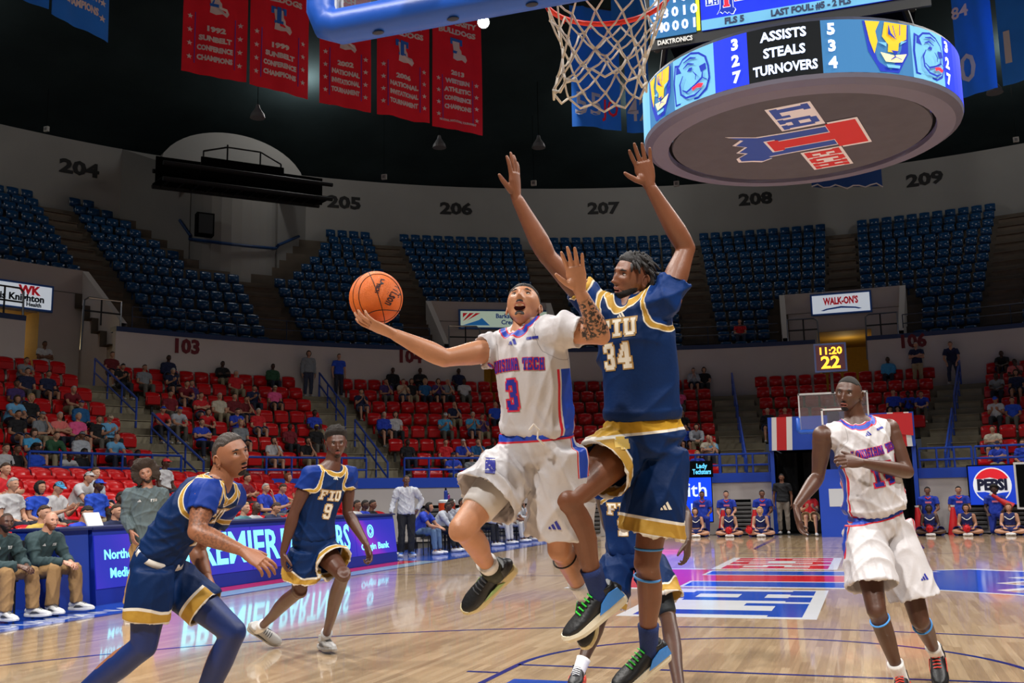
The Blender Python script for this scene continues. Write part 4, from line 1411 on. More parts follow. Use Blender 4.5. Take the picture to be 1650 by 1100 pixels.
def dress_fiu(fig, o, number, sleeves, name, chest=(.76, .012), hems=None, hem=.8, seed=1, word=True, sleeve_col=(2, 44, 104), off=.014, nside=0., sh_kw=None, rise=.16, stripe_sides=(), waist_gold=False, hem_t=.05, waist=.012):
    S = fig.S
    V, Fc = jersey(fig, off=off, sleeve=sleeves, seed=seed, amp=.011, hem_t=hem_t, waist=waist, voxel=.0075)
    t, x, y, dn = torso_fields(fig, V, S)
    Lq = (.163-.055*sstep(t, .72, .96))*(.5+.5*fig.heavy)
    q = armhole(fig, V, x, S)
    CR = (222, 214, 196)
    T6 = (1, .6, None)
    jm = zone_mat('navy_jersey_%s' % name, NAVY, [([(0, 0, None), T6], sleeve_col), ([(0, -.017, .009), T6], CR), ([(0, -.0125, .0045), T6], GOLD), ([(2, .088, .120), (1, .8, None)], CR), ([(2, .0925, .1155), (1, .8, None)], GOLD)], .6, bump=.25, spec=.2)
    jo = link('jersey', mesh_np('jersey', V, Fc, jm, o['_org'], [q, t, dn]), o)
    bvh = BVHTree.FromPolygons([tuple(v) for v in V], [tuple(int(i) for i in f) for f in Fc])
    LET = mat('letter_cream', (224, 216, 198), .5); LEG = mat('letter_gold', (170, 132, 70), .5)
    ct, cx = chest
    O = fig.spine(ct)+fig.lat*cx
    if word:
        for rr, m, of in ((word_rects('FIU', .185*S, .075*S, .1, grow=.007), LEG, .003), (word_rects('FIU', .185*S, .075*S, .1), LET, .0048)):
            decal('chest_lettering', rr, O+fig.up*.0, fig.lat, fig.up, fig.fwd, V, Fc, m, jo, of, bvh=bvh)
    w_ = .062*S*len(number)*1.15
    for grow, m, of in ((.006, LEG, .003), (0, LET, .0048)):
        decal('jersey_number', word_rects(number, w_, .115*S, .12, grow=grow), O-fig.up*.125*S+fig.lat*nside, fig.lat, fig.up, fig.fwd, V, Fc, m, jo, of, bvh=bvh)
    decal('maker_stripes', stripes3(.04*S), fig.spine(.9)+fig.lat*.0, fig.lat, fig.up, fig.fwd, V, Fc, LET, jo, .003, bvh=bvh)
    V, Fc = shorts(fig, hem=hem, seed=seed+3, hems=hems, **(sh_kw or {}))
    side, t = leg_param(fig, V)
    hm = np.where(side == 0, (hems or {}).get('L', hem), (hems or {}).get('R', hem))
    ax = np.where((side == 0)[:, None], fig.J['hipL'], fig.J['hipR'])
    outw = ((V-ax) @ fig.hlat)*np.where(side == 0, 1, -1)/.13
    edge = hm-.14-rise*sstep(outw, .35, 1.05)
    LN = np.where(side == 0, np.linalg.norm(fig.J['knL']-fig.J['hipL']), np.linalg.norm(fig.J['knR']-fig.J['hipR']))
    ts = ((V-fig.J['pelvis']) @ fig.up)
    CR = (222, 216, 204)
    lo_ = (2, None, .05*S)
    zs = [([(0, -.014, None), lo_], CR), ([(0, 0, None), lo_], GOLD), ([(1, -.011, None), lo_], CR)]
    if waist_gold: zs += [([(2, .012*S, None)], CR), ([(2, .024*S, None)], (190, 146, 40))]
    sm = zone_mat('navy_shorts_%s' % name, NAVY, zs, .6, bump=.25, spec=.2)
    so = link('shorts', mesh_np('shorts', V, Fc, sm, o['_org'], [(t-edge)*LN, (t-hm)*LN, ts]), o)
    for sd in stripe_sides:
        e = (hems or {}).get(sd, hem)
        decal('maker_stripes', stripes3(.055*S), lerp(fig.J['hip'+sd], fig.J['kn'+sd], e-.32)+fig.hlat*(.03 if sd == 'L' else -.03), R2, U2, -_fw, V, Fc, LET, so, .003)
    return jo, so
def dress_tech(fig, o, number, sleeves, name, chest=(.72, 0.), hem=.86, hems=None, seed=2, arch=.012, nx=0., nz=0., word_x=0., flare=.035, sh_kw=None, waist=.008):
    S = fig.S
    V, Fc = jersey(fig, sleeve=sleeves, off=.015, waist=waist, voxel=.0075, seed=seed, amp=.012, hem_t=.11)
    t, x, y, dn = torso_fields(fig, V, S)
    phi = np.abs(np.degrees(np.arctan2(np.abs(x), y))-92)*math.pi/180*.16
    Lq = .165-.07*sstep(t, .72, .96)
    q = armhole(fig, V, x, S)
    T6, T8 = (1, None, .62), (1, .8, None)
    jm = zone_mat('white_jersey_%s' % name, WHT, [([(0, None, .034), T6], RB_BLUE), ([(0, .041, .053), T6], RB_RED), ([(2, .088, .126), T8], RB_RED), ([(2, .095, .119), T8], RB_BLUE), ([(3, -.0012, .0012), (1, .6, None)], (150, 146, 148))], .5, bump=.25, spec=.4)
    jo = link('jersey', mesh_np('jersey', V, Fc, jm, o['_org'], [phi, t, dn, q]), o)
    bvh = BVHTree.FromPolygons([tuple(v) for v in V], [tuple(int(i) for i in f) for f in Fc])
    LB = mat('letter_royal', (34, 40, 150), .5); LR = mat('letter_red', (205, 32, 66), .5)
    O = fig.spine(chest[0])+fig.lat*chest[1]
    for grow, m, of in ((.004, LR, .003), (0, LB, .0046)):
        decal('chest_lettering', word_rects('LOUISIANA TECH', .30*S, .052*S, .12, arch=arch, grow=grow*.7), O+fig.lat*word_x, fig.lat, fig.up, fig.fwd, V, Fc, m, jo, of, cell=.008, bvh=bvh)
    w_ = .066*S*len(number)*1.15
    for grow, m, of in ((.008, LR, .003), (0, LB, .0046)):
        decal('jersey_number', word_rects(number, w_, .135*S, .12, grow=grow), O-fig.up*(.135+nz)*S+fig.lat*nx, fig.lat, fig.up, fig.fwd, V, Fc, m, jo, of, bvh=bvh)
    decal('maker_stripes', stripes3(.042*S), fig.spine(.885), fig.lat, fig.up, fig.fwd, V, Fc, LB, jo, .003, bvh=bvh)
    decal('sponsor_patch', [(-.03, -.006, -.002, .006), (.002, -.006, .03, .006)], fig.spine(.9)+fig.lat*.095*S, fig.lat, fig.up, fig.fwd, V, Fc, LB, jo, .003, bvh=bvh)
    V, Fc = shorts(fig, hem=hem, seed=seed+3, hems=hems, flare=flare, **(sh_kw or {}))
    side, t = leg_param(fig, V)
    ts = ((V-fig.J['pelvis']) @ fig.up)/S
    ax = np.where((side == 0)[:, None], fig.J['hipL'], fig.J['hipR'])
    rel = V-ax
    phi = np.abs(np.arctan2(np.abs(rel @ fig.fwd), (rel @ fig.hlat)*np.where(side == 0, 1, -1)))*.12
    U1 = (1, -.16, None)
    sm = zone_mat('white_shorts_%s' % name, WHT, [([(0, None, .028), U1], RB_BLUE), ([(0, .033, .043), U1], RB_RED), ([(1, .020, .070)], RB_RED), ([(1, .029, .061)], RB_BLUE)], .45, bump=.25, spec=.45)
    so = link('shorts', mesh_np('shorts', V, Fc, sm, o['_org'], [phi, ts]), o)
    return jo, so, V, Fc, LB
def strap(fig, a, b, t, r, col, o, name='knee_band', tilt=0., w_=.006):
    p, q = fig.J[a], fig.J[b]
    c = lerp(p, q, t); u = nrm(q-p); x = nrm(np.cross(u, R2)); y = np.cross(u, x)
    pts = [c+(x*math.cos(k)+y*math.sin(k))*r+u*tilt*math.sin(k+.6) for k in np.linspace(0, 2*math.pi, 24, endpoint=False)]
    MB().tube(pts, w_, 8, loop=True).build(name, mat('band_'+'_'.join(map(str, col)), col, .5), o, smooth=True)
def face(h, o, hair_col, brow=True, lips=(120, 70, 62), gaze=(0, 0), beard=None, bcol=None):
    hm = mat('hair_%d_%d_%d' % hair_col, hair_col, .6, bump=.6, bscale=300)
    h.eyes(o, gaze)
    if brow: h.shell(m_brow, .0028, 'eyebrows', hm, o)
    op = h.st.get('open', 0)
    h.shell(lambda L, D: m_lips(L, D, op), .0012, 'lips', mat('lip_%d_%d_%d' % lips, lips, .35), o)
    if op:
        c = h.L[np.argmin(np.abs(h.L[:, 0])+np.abs(h.L[:, 2]+.0705+.005*op)+(h.L[:, 1] < 0)*9)]
        MB().ball(h.w(np.array([0, c[1]+.0015, -.0705-.005*op])), (.0175*h.S+.007*op, .004, .0042*h.S+.0085*op), 12, 8, (h.x, h.y, h.z)).build('mouth', mat('mouth_dark', (34, 10, 10), 1., spec=0.), o, smooth=True)
        MB().ball(h.w(np.array([0, c[1]+.006, -.0645-.0005*op])), (.0135*h.S+.005*op, .003, .0028*h.S+.0012*op), 12, 6, (h.x, h.y, h.z)).build('teeth', mat('teeth_white', (220, 214, 200), .3), o, smooth=True)
    if beard:
        h.shell(beard, .0032, 'beard', mat('beard_%d_%d_%d' % (bcol or hair_col), bcol or hair_col, .7, bump=.6, bscale=300), o, bump=.3, freq=260)
    return hm
def tattoo_skin(name, col, ink):
    m = skin_mat(name, col)
    nt = m.node_tree; N, L = nt.nodes, nt.links
    b = N['Principled BSDF']
    src = b.inputs['Base Color'].links[0].from_socket
    a = N.new('ShaderNodeAttribute'); a.attribute_name = 'ink'
    t = N.new('ShaderNodeTexNoise'); t.inputs['Scale'].default_value = 85; t.inputs['Detail'].default_value = 3
    tc = N.new('ShaderNodeTexCoord'); L.new(tc.outputs['Object'], t.inputs['Vector'])
    r = N.new('ShaderNodeMapRange'); r.inputs[1].default_value = .46; r.inputs[2].default_value = .54
    L.new(t.outputs['Fac'], r.inputs[0])
    mu = N.new('ShaderNodeMath'); mu.operation = 'MULTIPLY'; mu.use_clamp = True
    L.new(r.outputs[0], mu.inputs[0]); L.new(a.outputs['Fac'], mu.inputs[1])
    mx = N.new('ShaderNodeMix'); mx.data_type = 'RGBA'
    L.new(mu.outputs[0], mx.inputs[0]); L.new(src, mx.inputs[6]); mx.inputs[7].default_value = lin(ink)
    L.new(mx.outputs[2], b.inputs['Base Color'])
    return m
def ink_on(o, fig, parts):
    me = o.data
    n = len(me.vertices); V = np.empty(n*3); me.vertices.foreach_get('co', V)
    V = V.reshape(-1, 3)+np.array(o['_org'])
    k = np.zeros(n)
    for a, b, t0, t1, st in parts:
        p, q = fig.J[a], fig.J[b]; d = q-p
        t = ((V-p) @ d)/(d @ d)
        dist = np.linalg.norm(V-(p+np.clip(t, 0, 1)[:, None]*d), axis=1)
        k = np.maximum(k, st*sstep(t, t0, t0+.08)*(1-sstep(t, t1-.08, t1))*(dist < .075))
    me.attributes.new('ink', 'FLOAT', 'POINT').data.foreach_set('value', k.astype(np.float32))
SOCKW = mat('sock_white', (224, 222, 220), .8, bump=.3, bscale=120); SOCKN = mat('sock_navy', (16, 40, 96), .8, bump=.3, bscale=120)
def M_(n, c, r=.45): return mat(n, c, r, bump=.15, bscale=70)
SH_BLK = M_('shoe_black', (16, 17, 20)); SH_CREAM = M_('sole_cream', (206, 190, 142)); SH_BLUE = M_('shoe_sky_blue', (48, 130, 216)); SH_GREY = M_('shoe_grey', (168, 166, 164)); SH_WHITE = M_('shoe_white', (216, 216, 216)); SH_DGREY = M_('shoe_dark_grey', (70, 72, 76)); SH_GREEN = mat('shoe_neon_green', (60, 220, 70), .4); SH_RED = M_('shoe_red', (226, 60, 44))

# --- number 3, driving to the basket with the ball in his right hand
J = pose(4.62, pelvis=(866, 716), hipR=(834, 738, .04), hipL=(904, 728, -.04), chest=(862, 622, -.02), neck=(848, 528, .02), shR=(804, 562, .09), shL=(914, 531, -.13),
         elR=(716, 577, -.06), wrR=(632, 537, -.12), elL=(969, 541, -.2), wrL=(934, 468, -.27), knR=(744, 852, -.2), anR=(797, 924, .12), toR=(742, 976, .1),
         knL=(902, 884, .02), anL=(944, 962, .22), toL=(936, 1030, .14), head=(843, 492, .03), hf=cv(-.16, .70, .70), hu=cv(.10, .74, -.66))
f3 = Fig(J, 1.0)
sk = tattoo_skin('skin_tan', (188, 132, 98), (52, 44, 42))
h3 = Head(f3, {'open': 1.5, 'jaw': 1.1, 'hs': .93})
org3 = on_plane(*to_px(J['pelvis'])[:2], 0) if False else np.array([J['pelvis'][0], J['pelvis'][1], 0.])
p3 = assemble(f3, h3, {'R': dict(fd=cv(-.90, .40, .10), pn=cv(.28, .80, -.50), curl=[.20, .24, .27, .32], spread=.15, thumb=.9),
                       'L': dict(fd=cv(-.2, .97, .1), pn=cv(-.12, .0, 1), curl=[.12, .1, .12, .2], spread=.1, thumb=.6)}, sk, 'person', org3,
              'airborne player in white number 3 jersey stretching the ball up with one hand')
ink_on(p3, f3, [('elL', 'wrL', .02, .85, 1.)])
face(h3, p3, (28, 20, 16), lips=(170, 96, 84), gaze=(-.3, .6), beard=lambda L, D: m_goatee(L, D, .7))
h3.shell(lambda L, D: m_scalp(L, D, .036, -.065), .008, 'hair', MATS['hair_28_20_16'], p3, bump=.25, freq=200)
jo, so, V, Fc, LB = dress_tech(f3, p3, '3', {'L': .42, 'R': .34}, 'three', chest=(.70, -.012), hems={'R': .60, 'L': .83}, nx=-.02, word_x=-.01)
decal('team_patch', [(-.022, -.028, .022, .028)], at(791, 744, 4.6), R2, U2, -_fw, V, Fc, LB, so, .003)
decal('maker_stripes', stripes3(.06), at(893, 838, 4.6), R2, U2, -_fw, V, Fc, LB, so, .003)
# compression short below the right hem
tg = MB(); f3.seg(tg, 'hipR', 'knR', [(.3, .088), (.5, .083), (.66, .076), (.74, .073), (.745, .066)], .006, 20)
tg.build('compression_short', mat('tights_white', (204, 198, 194), .5), p3, smooth=True)
dr = MB().tube([at(853, 692, 4.42), at(860, 683, 4.40), at(868, 692, 4.41), at(866, 706, 4.42), at(877, 716, 4.44)], .0045, 6)
dr.build('drawstring', mat('cord_white', (236, 232, 228), .7), p3)
shoe(f3, 'R', SH_BLK, SH_CREAM, mat('sole_green_tip', (150, 180, 110), .5), p3, lace=SH_DGREY, sole_h=.022)
shoe(f3, 'L', SH_BLK, SH_CREAM, SH_GREEN, p3, lace=SH_DGREY)
for sd in ('R', 'L'): sock(f3, sd, .12, SOCKW, p3)
tg = MB().tube([J['anR']-nrm(J['knR']-J['anR'])*.01, J['anR']+nrm(J['knR']-J['anR'])*.07], [.05, .051], 18)
tg.build('ankle_brace', mat('brace_camo', (56, 58, 44), .8, var=.5, scale=40), p3, smooth=True)
strap(f3, 'knL', 'anL', .18, .0565, (30, 26, 26), p3, 'knee_strap', .004, .004)

# --- the ball
BC = at(606, 480, 4.60); BR = .121
ball = link('basketball', None, None, BC)
tag(ball, 'orange pebbled basketball resting on the raised hand of player 3', 'basketball')
bx, by, bz = cv(.9, .25, .1), cv(-.2, .95, .15), cv(-.1, -.15, 1)
bz = nrm(np.cross(bx, by)); by = nrm(np.cross(bz, bx))
MB().ball(BC, BR, 48, 32).build('cover', mat('ball_leather', (232, 112, 32), .5, var=.07, scale=20, bump=.5, bscale=420), ball, smooth=True)
SEAM = mat('ball_seam', (34, 20, 14), .6)
def circ(fn, r=.0019):
    pts = [BC+nrm(fn(k))*(BR+.0004) for k in np.linspace(0, 2*math.pi, 72, endpoint=False)]
    MB().tube(pts, r, 6, loop=True).build('seam', SEAM, ball)
circ(lambda k: by*math.cos(k)+(bz*.72+bx*-.69)*math.sin(k))
circ(lambda k: by*math.cos(k)+(bz*.95+bx*.32)*math.sin(k))
circ(lambda k: (bx*math.cos(k)+bz*math.sin(k))*.9-by*(.62+.25*math.cos(2*k)))
circ(lambda k: (bx*math.cos(k)+by*math.sin(k))*.72+bz*(.25+.0*math.cos(2*k))+bx*.6)
bv = BVHTree.FromPolygons([tuple(BC+nrm(np.array(v)-BC)*BR) for v in MB().ball(BC, BR, 48, 32).v], MB().ball(BC, BR, 48, 32).f)
def ball_text(s, size, px, py, ang, wgt, wd):
    u = cv(math.cos(ang), math.sin(ang), 0); v = cv(-math.sin(ang), math.cos(ang), 0)
    O = at(px, py, 4.40)
    def fn(a, b, c):
        p = O+u*a+v*b
        hit = bv.ray_cast(Vector(p), Vector(_fw), .3)
        q = np.array(hit[0]) if hit[0] is not None else BC+nrm(p-BC)*BR
        return BC+nrm(q-BC)*(BR+.0005+c)
    text_mb(s, size, fn, .0006, .0012, width=wd).build('lettering', mat('ball_print', (36, 26, 40), .5), ball)
ball_text('Wilson', .052, 629, 474, -2.05, .002, .1)
ball_text('LA', .022, 610, 452, -1.75, .001, .03)
ball_text('TECH', .022, 604, 462, -1.75, .001, .045)

# --- number 34, leaping with both arms up
J = pose(4.86, pelvis=(1036, 702), hipR=(1003, 722, -.02), hipL=(1068, 730, .02), chest=(1030, 590), neck=(1014, 487, .03), shR=(958, 492, .10), shL=(1076, 480, -.10),
         elR=(882, 413, .04), wrR=(831, 316, .0), elL=(1106, 400, -.03), wrL=(1046, 298, -.1), knR=(916, 806, -.36), anR=(968, 962, -.26), toR=(908, 1008, -.3),
         knL=(1042, 906, -.05), anL=(1046, 1052, .06), toL=(992, 1090, -.02), head=(1018, 447, .02), hf=cv(-.84, .1, .5), hu=cv(.12, 1, .05))
f34 = Fig(J, 1.06)
sk = skin_mat('skin_brown_warm', (116, 70, 46))
h34 = Head(f34, {'open': .3})
p34 = assemble(f34, h34, {'R': dict(fd=cv(-.05, 1, .05), pn=cv(-.85, 0, -.5), curl=[.1, .05, .08, .1], spread=.1, thumb=.35),
                          'L': dict(fd=cv(-.28, .95, .1), pn=cv(.0, -.1, 1), curl=[.3, .12, .1, .08], spread=.14, thumb=.95)}, sk, 'person', np.array([J['pelvis'][0], J['pelvis'][1], 0.]),
               'tall defender in navy number 34 jersey leaping with both arms raised')
face(h34, p34, (24, 20, 19), lips=(150, 92, 84), gaze=(-.2, 0), beard=lambda L, D: m_beard(L, D, -.056)-.15)
h34.shell(lambda L, D: m_scalp(L, D, .05, -.07), .012, 'hair', MATS['hair_24_20_19'], p34, bump=.5, freq=160)
HL = mat('hair_locs', (34, 30, 30), .55, bump=.5, bscale=300)
r_ = np.random.default_rng(4)
for k in range(46):
    a = r_.uniform(-2.6, 2.6); e = r_.uniform(.25, 1.3)
    D = np.array([[math.sin(a)*math.cos(e), -math.cos(a)*math.cos(e)*.9-.1, math.sin(e)]])
    if D[0, 1] > .55: continue
    q = h34.L[np.argmax(HD @ nrm(D[0]))]
    o1 = nrm(q); tw = np.array([o1[0]*.6, o1[1]-.5, -.9])
    pts = [h34.w(q*.97), h34.w(q+o1*.02), h34.w(q+o1*.024+tw*.016), h34.w(q+o1*.022+tw*.042+r_.normal(size=3)*.004)]
    MB().tube(pts, [.0065, .0075, .007, .004], 7).build('loc', HL, p34, smooth=True)
jo34, so34 = dress_fiu(f34, p34, '34', {'L': .34, 'R': .36}, 'thirtyfour', chest=(.80, -.03), rise=.05, hems={'R': .45, 'L': .76}, seed=11, nside=-.01, waist_gold=True, hem_t=.12, stripe_sides=('L',), sh_kw=dict(flare=.022))
_m = so34.data; _v = np.array([v.co for v in _m.vertices])+np.array(p34['_org'])
decal('team_patch', [(-.04, -.012, .03, .02), (-.012, -.022, .034, .0), (-.03, .012, .012, .03)], at(1000, 712, 4.75), R2, U2, -_fw, _v, [tuple(q.vertices) for q in _m.polygons], mat('patch_gold', (206, 170, 70), .5), so34, .003)
for sd, acc in (('R', SH_BLUE), ('L', SH_BLUE)):
    shoe(f34, sd, SH_BLK, M_('sole_offwhite', (214, 206, 184)), acc, p34, lace=SH_GREEN, sole_h=.012, panel=[(-.085, .04), (.0, .036), (.05, .038), (.02, .075), (-.03, .095), (-.075, .09)])
    sock(f34, sd, .15, SOCKN, p34)
strap(f34, 'hipL', 'knL', .87, .064, (66, 146, 222), p34, tilt=.012)
strap(f34, 'knL', 'anL', .16, .0605, (66, 146, 222), p34, tilt=-.012)

# --- navy player at far left of the picture, running
J = pose(5.0, pelvis=(254, 908), hipR=(246, 924, -.09), hipL=(266, 922, .10), chest=(296, 838, .0), neck=(356, 778, .03), shR=(332, 796, -.15), shL=(374, 800, .2),
         elR=(316, 856, -.26), wrR=(391, 887, -.3), elL=(316, 884, .28), wrL=(334, 929, .2), knR=(232, 1040, -.12), anR=(92, 1150, .0), toR=(70, 1196, .0),
         knL=(376, 1018, .02), anL=(305, 1176, .16), toL=(352, 1190, .05), head=(373, 733, .03), hf=cv(.80, .16, .56), hu=cv(-.12, 1, .1))
fg = Fig(J, 1.0, heavy=.88)
sk = tattoo_skin('skin_light_brown', (150, 98, 70), (92, 60, 46))
hg = Head(fg, {'open': .35})
pg = assemble(fg, hg, {'R': dict(fd=cv(.86, -.5, .05), pn=cv(-.35, -.75, -.5), curl=[.3, .36, .42, .5], spread=.09, thumb=.5),
                       'L': dict(fd=cv(.5, -.85, .1), pn=cv(-.8, -.3, .3), curl=[.8, .9, .95, 1.0], spread=.03, thumb=.2)}, sk, 'person', np.array([J['pelvis'][0], J['pelvis'][1], 0.]),
              'navy uniformed player crouching and running in the bottom left corner, watching the ball')
ink_on(pg, fg, [('shR', 'elR', .3, 1., .6), ('elR', 'wrR', .0, .85, .5)])
face(hg, pg, (26, 20, 18), lips=(168, 98, 84), gaze=(.4, .3), beard=m_goatee)
h_braid = mat('hair_braids', (58, 48, 42), .55, bump=.6, bscale=260)
hg.shell(lambda L, D: m_scalp(L, D, .052, -.075), lambda L, D: .006+.004*np.abs(np.sin(L[:, 0]*170)), 'hair', h_braid, pg, bump=.2, freq=300)
for k in range(7):
    x0 = -.042+k*.014
    q0 = np.array([x0, -.085, .01]); 
    MB().tube([hg.w(q0), hg.w(q0+np.array([0, -.012, -.04])), hg.w(q0+np.array([x0*.1, -.004, -.085])), hg.w(q0+np.array([x0*.1, .006, -.115]))], [.007, .0075, .006, .003], 7).build('braid', h_braid, pg, smooth=True)
dress_fiu(fg, pg, '1', {'L': .5, 'R': .5}, 'guard', chest=(.74, .0), hems={'R': .66, 'L': .62}, seed=21, sleeve_col=(9, 46, 128), rise=.08, waist=.0, hem_t=.10, sh_kw=dict(flare=.004, off=.016, amp=.007))
TN = mat('tights_navy', (12, 38, 96), .5, bump=.1)
for sd in ('R', 'L'):
    tg = MB(); fg.seg(tg, 'hip'+sd, 'kn'+sd, [(.2, .092), (.55, .08), (.78, .068), (1., .06)], .004, 18)
    tg.ball(J['kn'+sd], .064, 16, 10)
    fg.seg(tg, 'kn'+sd, 'an'+sd, [(-.02, .06), (.12, .058), (.28, .061), (.45, .056), (.7, .043), (.93, .038)], .004, 18)
    V, Fc, _ = remesh(tg, .008, 5)
    link('tights_leg', mesh_np('tights_leg', V, Fc, TN, pg['_org']), pg)
    shoe(fg, sd, SH_WHITE, SH_WHITE, SH_DGREY, pg)
wb = MB(); fg.torso(wb, .0, prof=None) if False else None
wb = MB().tube([fg.spine(.06), fg.spine(.12)], [(.158*.88+.013, .120*.88+.013), (.150*.88+.012, .114*.88+.012)], 28, hint=fg.hlat)
wb.build('waistband', mat('waist_white', (214, 208, 200), .7), pg, smooth=True)

# --- number 9
J = pose(7.95, pelvis=(506, 872, .0), hipR=(490, 888, -.06), hipL=(520, 886, .06), chest=(512, 816), neck=(535, 750, .0), shR=(500, 765, -.12), shL=(561, 764, .12),
         elR=(474, 826, -.18), wrR=(456, 890, -.2), elL=(560, 826, .12), wrL=(590, 876, .0), knR=(482, 952, -.02), knL=(553, 926, -.16),
         anR=on_plane(417, 1013, .17), toR=on_plane(447, 1030, .075), anL=on_plane(523, 1031, .09), toL=on_plane(560, 1044, .09), head=(542, 714, -.02), hf=cv(.28, .0, .96), hu=cv(-.02, 1, .05))
f9 = Fig(J, 1.0)
sk = skin_mat('skin_deep_brown', (84, 50, 36))
h9 = Head(f9, {'nose': 1.05, 'lips': 1.2})
p9 = assemble(f9, h9, {'R': dict(fd=cv(.06, -1, .05), pn=cv(.8, 0, -.5), curl=[.8, .95, 1.0, 1.05], spread=.03, thumb=.2),
                       'L': dict(fd=cv(.3, -.9, .2), pn=cv(-.6, -.2, .6), curl=[.7, .8, .9, .95], spread=.04, thumb=.3)}, sk, 'person', np.array([J['pelvis'][0], J['pelvis'][1], 0.]),
              'navy uniformed player number 9 striding in front of the scorer table')
face(h9, p9, (26, 20, 17), lips=(140, 70, 66), beard=m_goatee, bcol=(40, 26, 20))
h9.shell(lambda L, D: m_scalp(L, D, .055, -.055), lambda L, D: .012+.03*sstep(L[:, 2], .0, .09), 'hair', mat('hair_curly', (36, 30, 26), .9, bump=1., bscale=220), p9, bump=.22, freq=210)
dress_fiu(f9, p9, '9', {'L': .4, 'R': .42}, 'nine', chest=(.70, .0), hems={'R': .68, 'L': .56}, seed=31, sleeve_col=(8, 44, 120), sh_kw=dict(flare=.03))
for sd in ('R', 'L'):
    shoe(f9, sd, SH_GREY, SH_GREY, SH_DGREY, p9, lace=SH_DGREY, up=(0, 0, 1) if sd == 'L' else None)
    sock(f9, sd, .15, SOCKW if sd == 'R' else mat('sock_grey', (186, 188, 194), .8), p9)

# --- number 14
J = pose(6.5, pelvis=(1412, 838), hipR=(1390, 856, -.05), hipL=(1440, 852, .05), chest=(1400, 760, -.02), neck=(1378, 677, .0), shR=(1326, 702, -.02), shL=(1432, 691, .05),
         elR=(1318, 768, .02), wrR=(1283, 815, -.18), elL=(1462, 760, -.05), wrL=(1388, 745, -.3), knR=(1412, 982, -.3), anR=(1452, 1094, -.16), toR=(1450, 1112, -.36),
         knL=(1482, 998, -.1), anL=(1509, 1054, .26), toL=(1512, 1090, .1), head=(1367, 634, -.02), hf=cv(-.6, .02, .8), hu=cv(.05, 1, .03))
f14 = Fig(J, 1.02)
sk = skin_mat('skin_dark_brown', (82, 52, 38))
h14 = Head(f14, {'nose': 1.1, 'lips': 1.2, 'open': .4})
p14 = assemble(f14, h14, {'R': dict(fd=cv(.12, -1, .2), pn=cv(.75, .1, .5), curl=[.3, .36, .42, .5], spread=.07, thumb=.5),
                          'L': dict(fd=cv(-1, .12, .2), pn=cv(0, -.5, -.85), curl=[.7, .85, .95, 1.0], spread=.03, thumb=.3)}, sk, 'person', np.array([J['pelvis'][0], J['pelvis'][1], 0.]),
               'player in white sleeveless number 14 jersey jogging at the right')
face(h14, p14, (20, 16, 14), lips=(150, 84, 76), gaze=(-.3, 0), beard=m_goatee)
h14.shell(lambda L, D: m_scalp(L, D, .052, -.055), .0035, 'hair', mat('hair_buzz', (26, 21, 18), .85), p14, bump=.2, freq=300)
jo, so, V, Fc, LB = dress_tech(f14, p14, '14', 0., 'fourteen', chest=(.715, 0), hems={'R': .72, 'L': .78}, seed=41, nz=.01, arch=.0, word_x=.02, nx=.02, waist=.042)
decal('team_patch', [(-.026, -.03, .026, .03)], at(1369, 905, 6.3), R2, U2, -_fw, V, Fc, mat('patch_blue', (60, 120, 190), .5), so, .003)
decal('maker_stripes', stripes3(.06), at(1483, 925, 6.4), R2, U2, -_fw, V, Fc, LB, so, .003)
for sd in ('R', 'L'):
    shoe(f14, sd, SH_BLK, SH_BLK, SH_RED, p14, lace=SH_RED)
    sock(f14, sd, .13, SOCKW, p14)
    strap(f14, 'kn'+sd, 'an'+sd, .14, .058, (66, 146, 222), p14, tilt=.01)

# --- number 2, half hidden behind the leaping defender
J = pose(7.1, pelvis=(1018, 892), hipR=(995, 906, -.02), hipL=(1048, 906, .02), chest=(1012, 830), neck=(1010, 762), shR=(968, 778, .02), shL=(1066, 778, .02),
         elR=(978, 842, .2), wrR=(1000, 880, .05), elL=(1104, 826, .0), wrL=(1108, 872, -.15), knR=(968, 990, -.1), knL=(1076, 994, -.2),
         anR=on_plane(932, 1083, .1), toR=on_plane(921, 1096, .1), anL=on_plane(1098, 1128, .1), toL=on_plane(1094, 1146, .1), head=(1012, 728, -.03), hf=cv(-.2, 0, 1), hu=cv(0, 1, .05))
f2 = Fig(J, 1.0)
sk = skin_mat('skin_brown_cool', (72, 48, 36))
h2 = Head(f2, {})
p2 = assemble(f2, h2, {'R': dict(fd=cv(.3, -1, .1), pn=cv(.5, 0, -.6), curl=[.6, .7, .8, .8], spread=.04, thumb=.3),
                       'L': dict(fd=cv(-.05, -1, .15), pn=cv(-.7, 0, -.5), curl=[.5, .7, .8, .85], spread=.05, thumb=.3)}, sk, 'person', np.array([J['pelvis'][0], J['pelvis'][1], 0.]),
              'navy uniformed player number 2 half hidden behind the leaping defender')
face(h2, p2, (22, 18, 16))
h2.shell(lambda L, D: m_scalp(L, D), .008, 'hair', MATS['hair_22_18_16'], p2, bump=.3, freq=200)
dress_fiu(f2, p2, '2', .25, 'two', chest=(.62, -.055), hems={'R': .8, 'L': .7}, seed=51)
tg = MB(); f2.seg(tg, 'hipL', 'knL', [(.3, .088), (.6, .078), (.9, .066), (.95, .06)], .004, 18)
tg.build('compression_short', mat('tights_black', (20, 26, 30), .6), p2, smooth=True)
for sd in ('R', 'L'):
    shoe(f2, sd, SH_BLK, SH_RED, SH_RED, p2, lace=SH_WHITE, up=(0, 0, 1))
    sock(f2, sd, .1, SOCKW, p2)
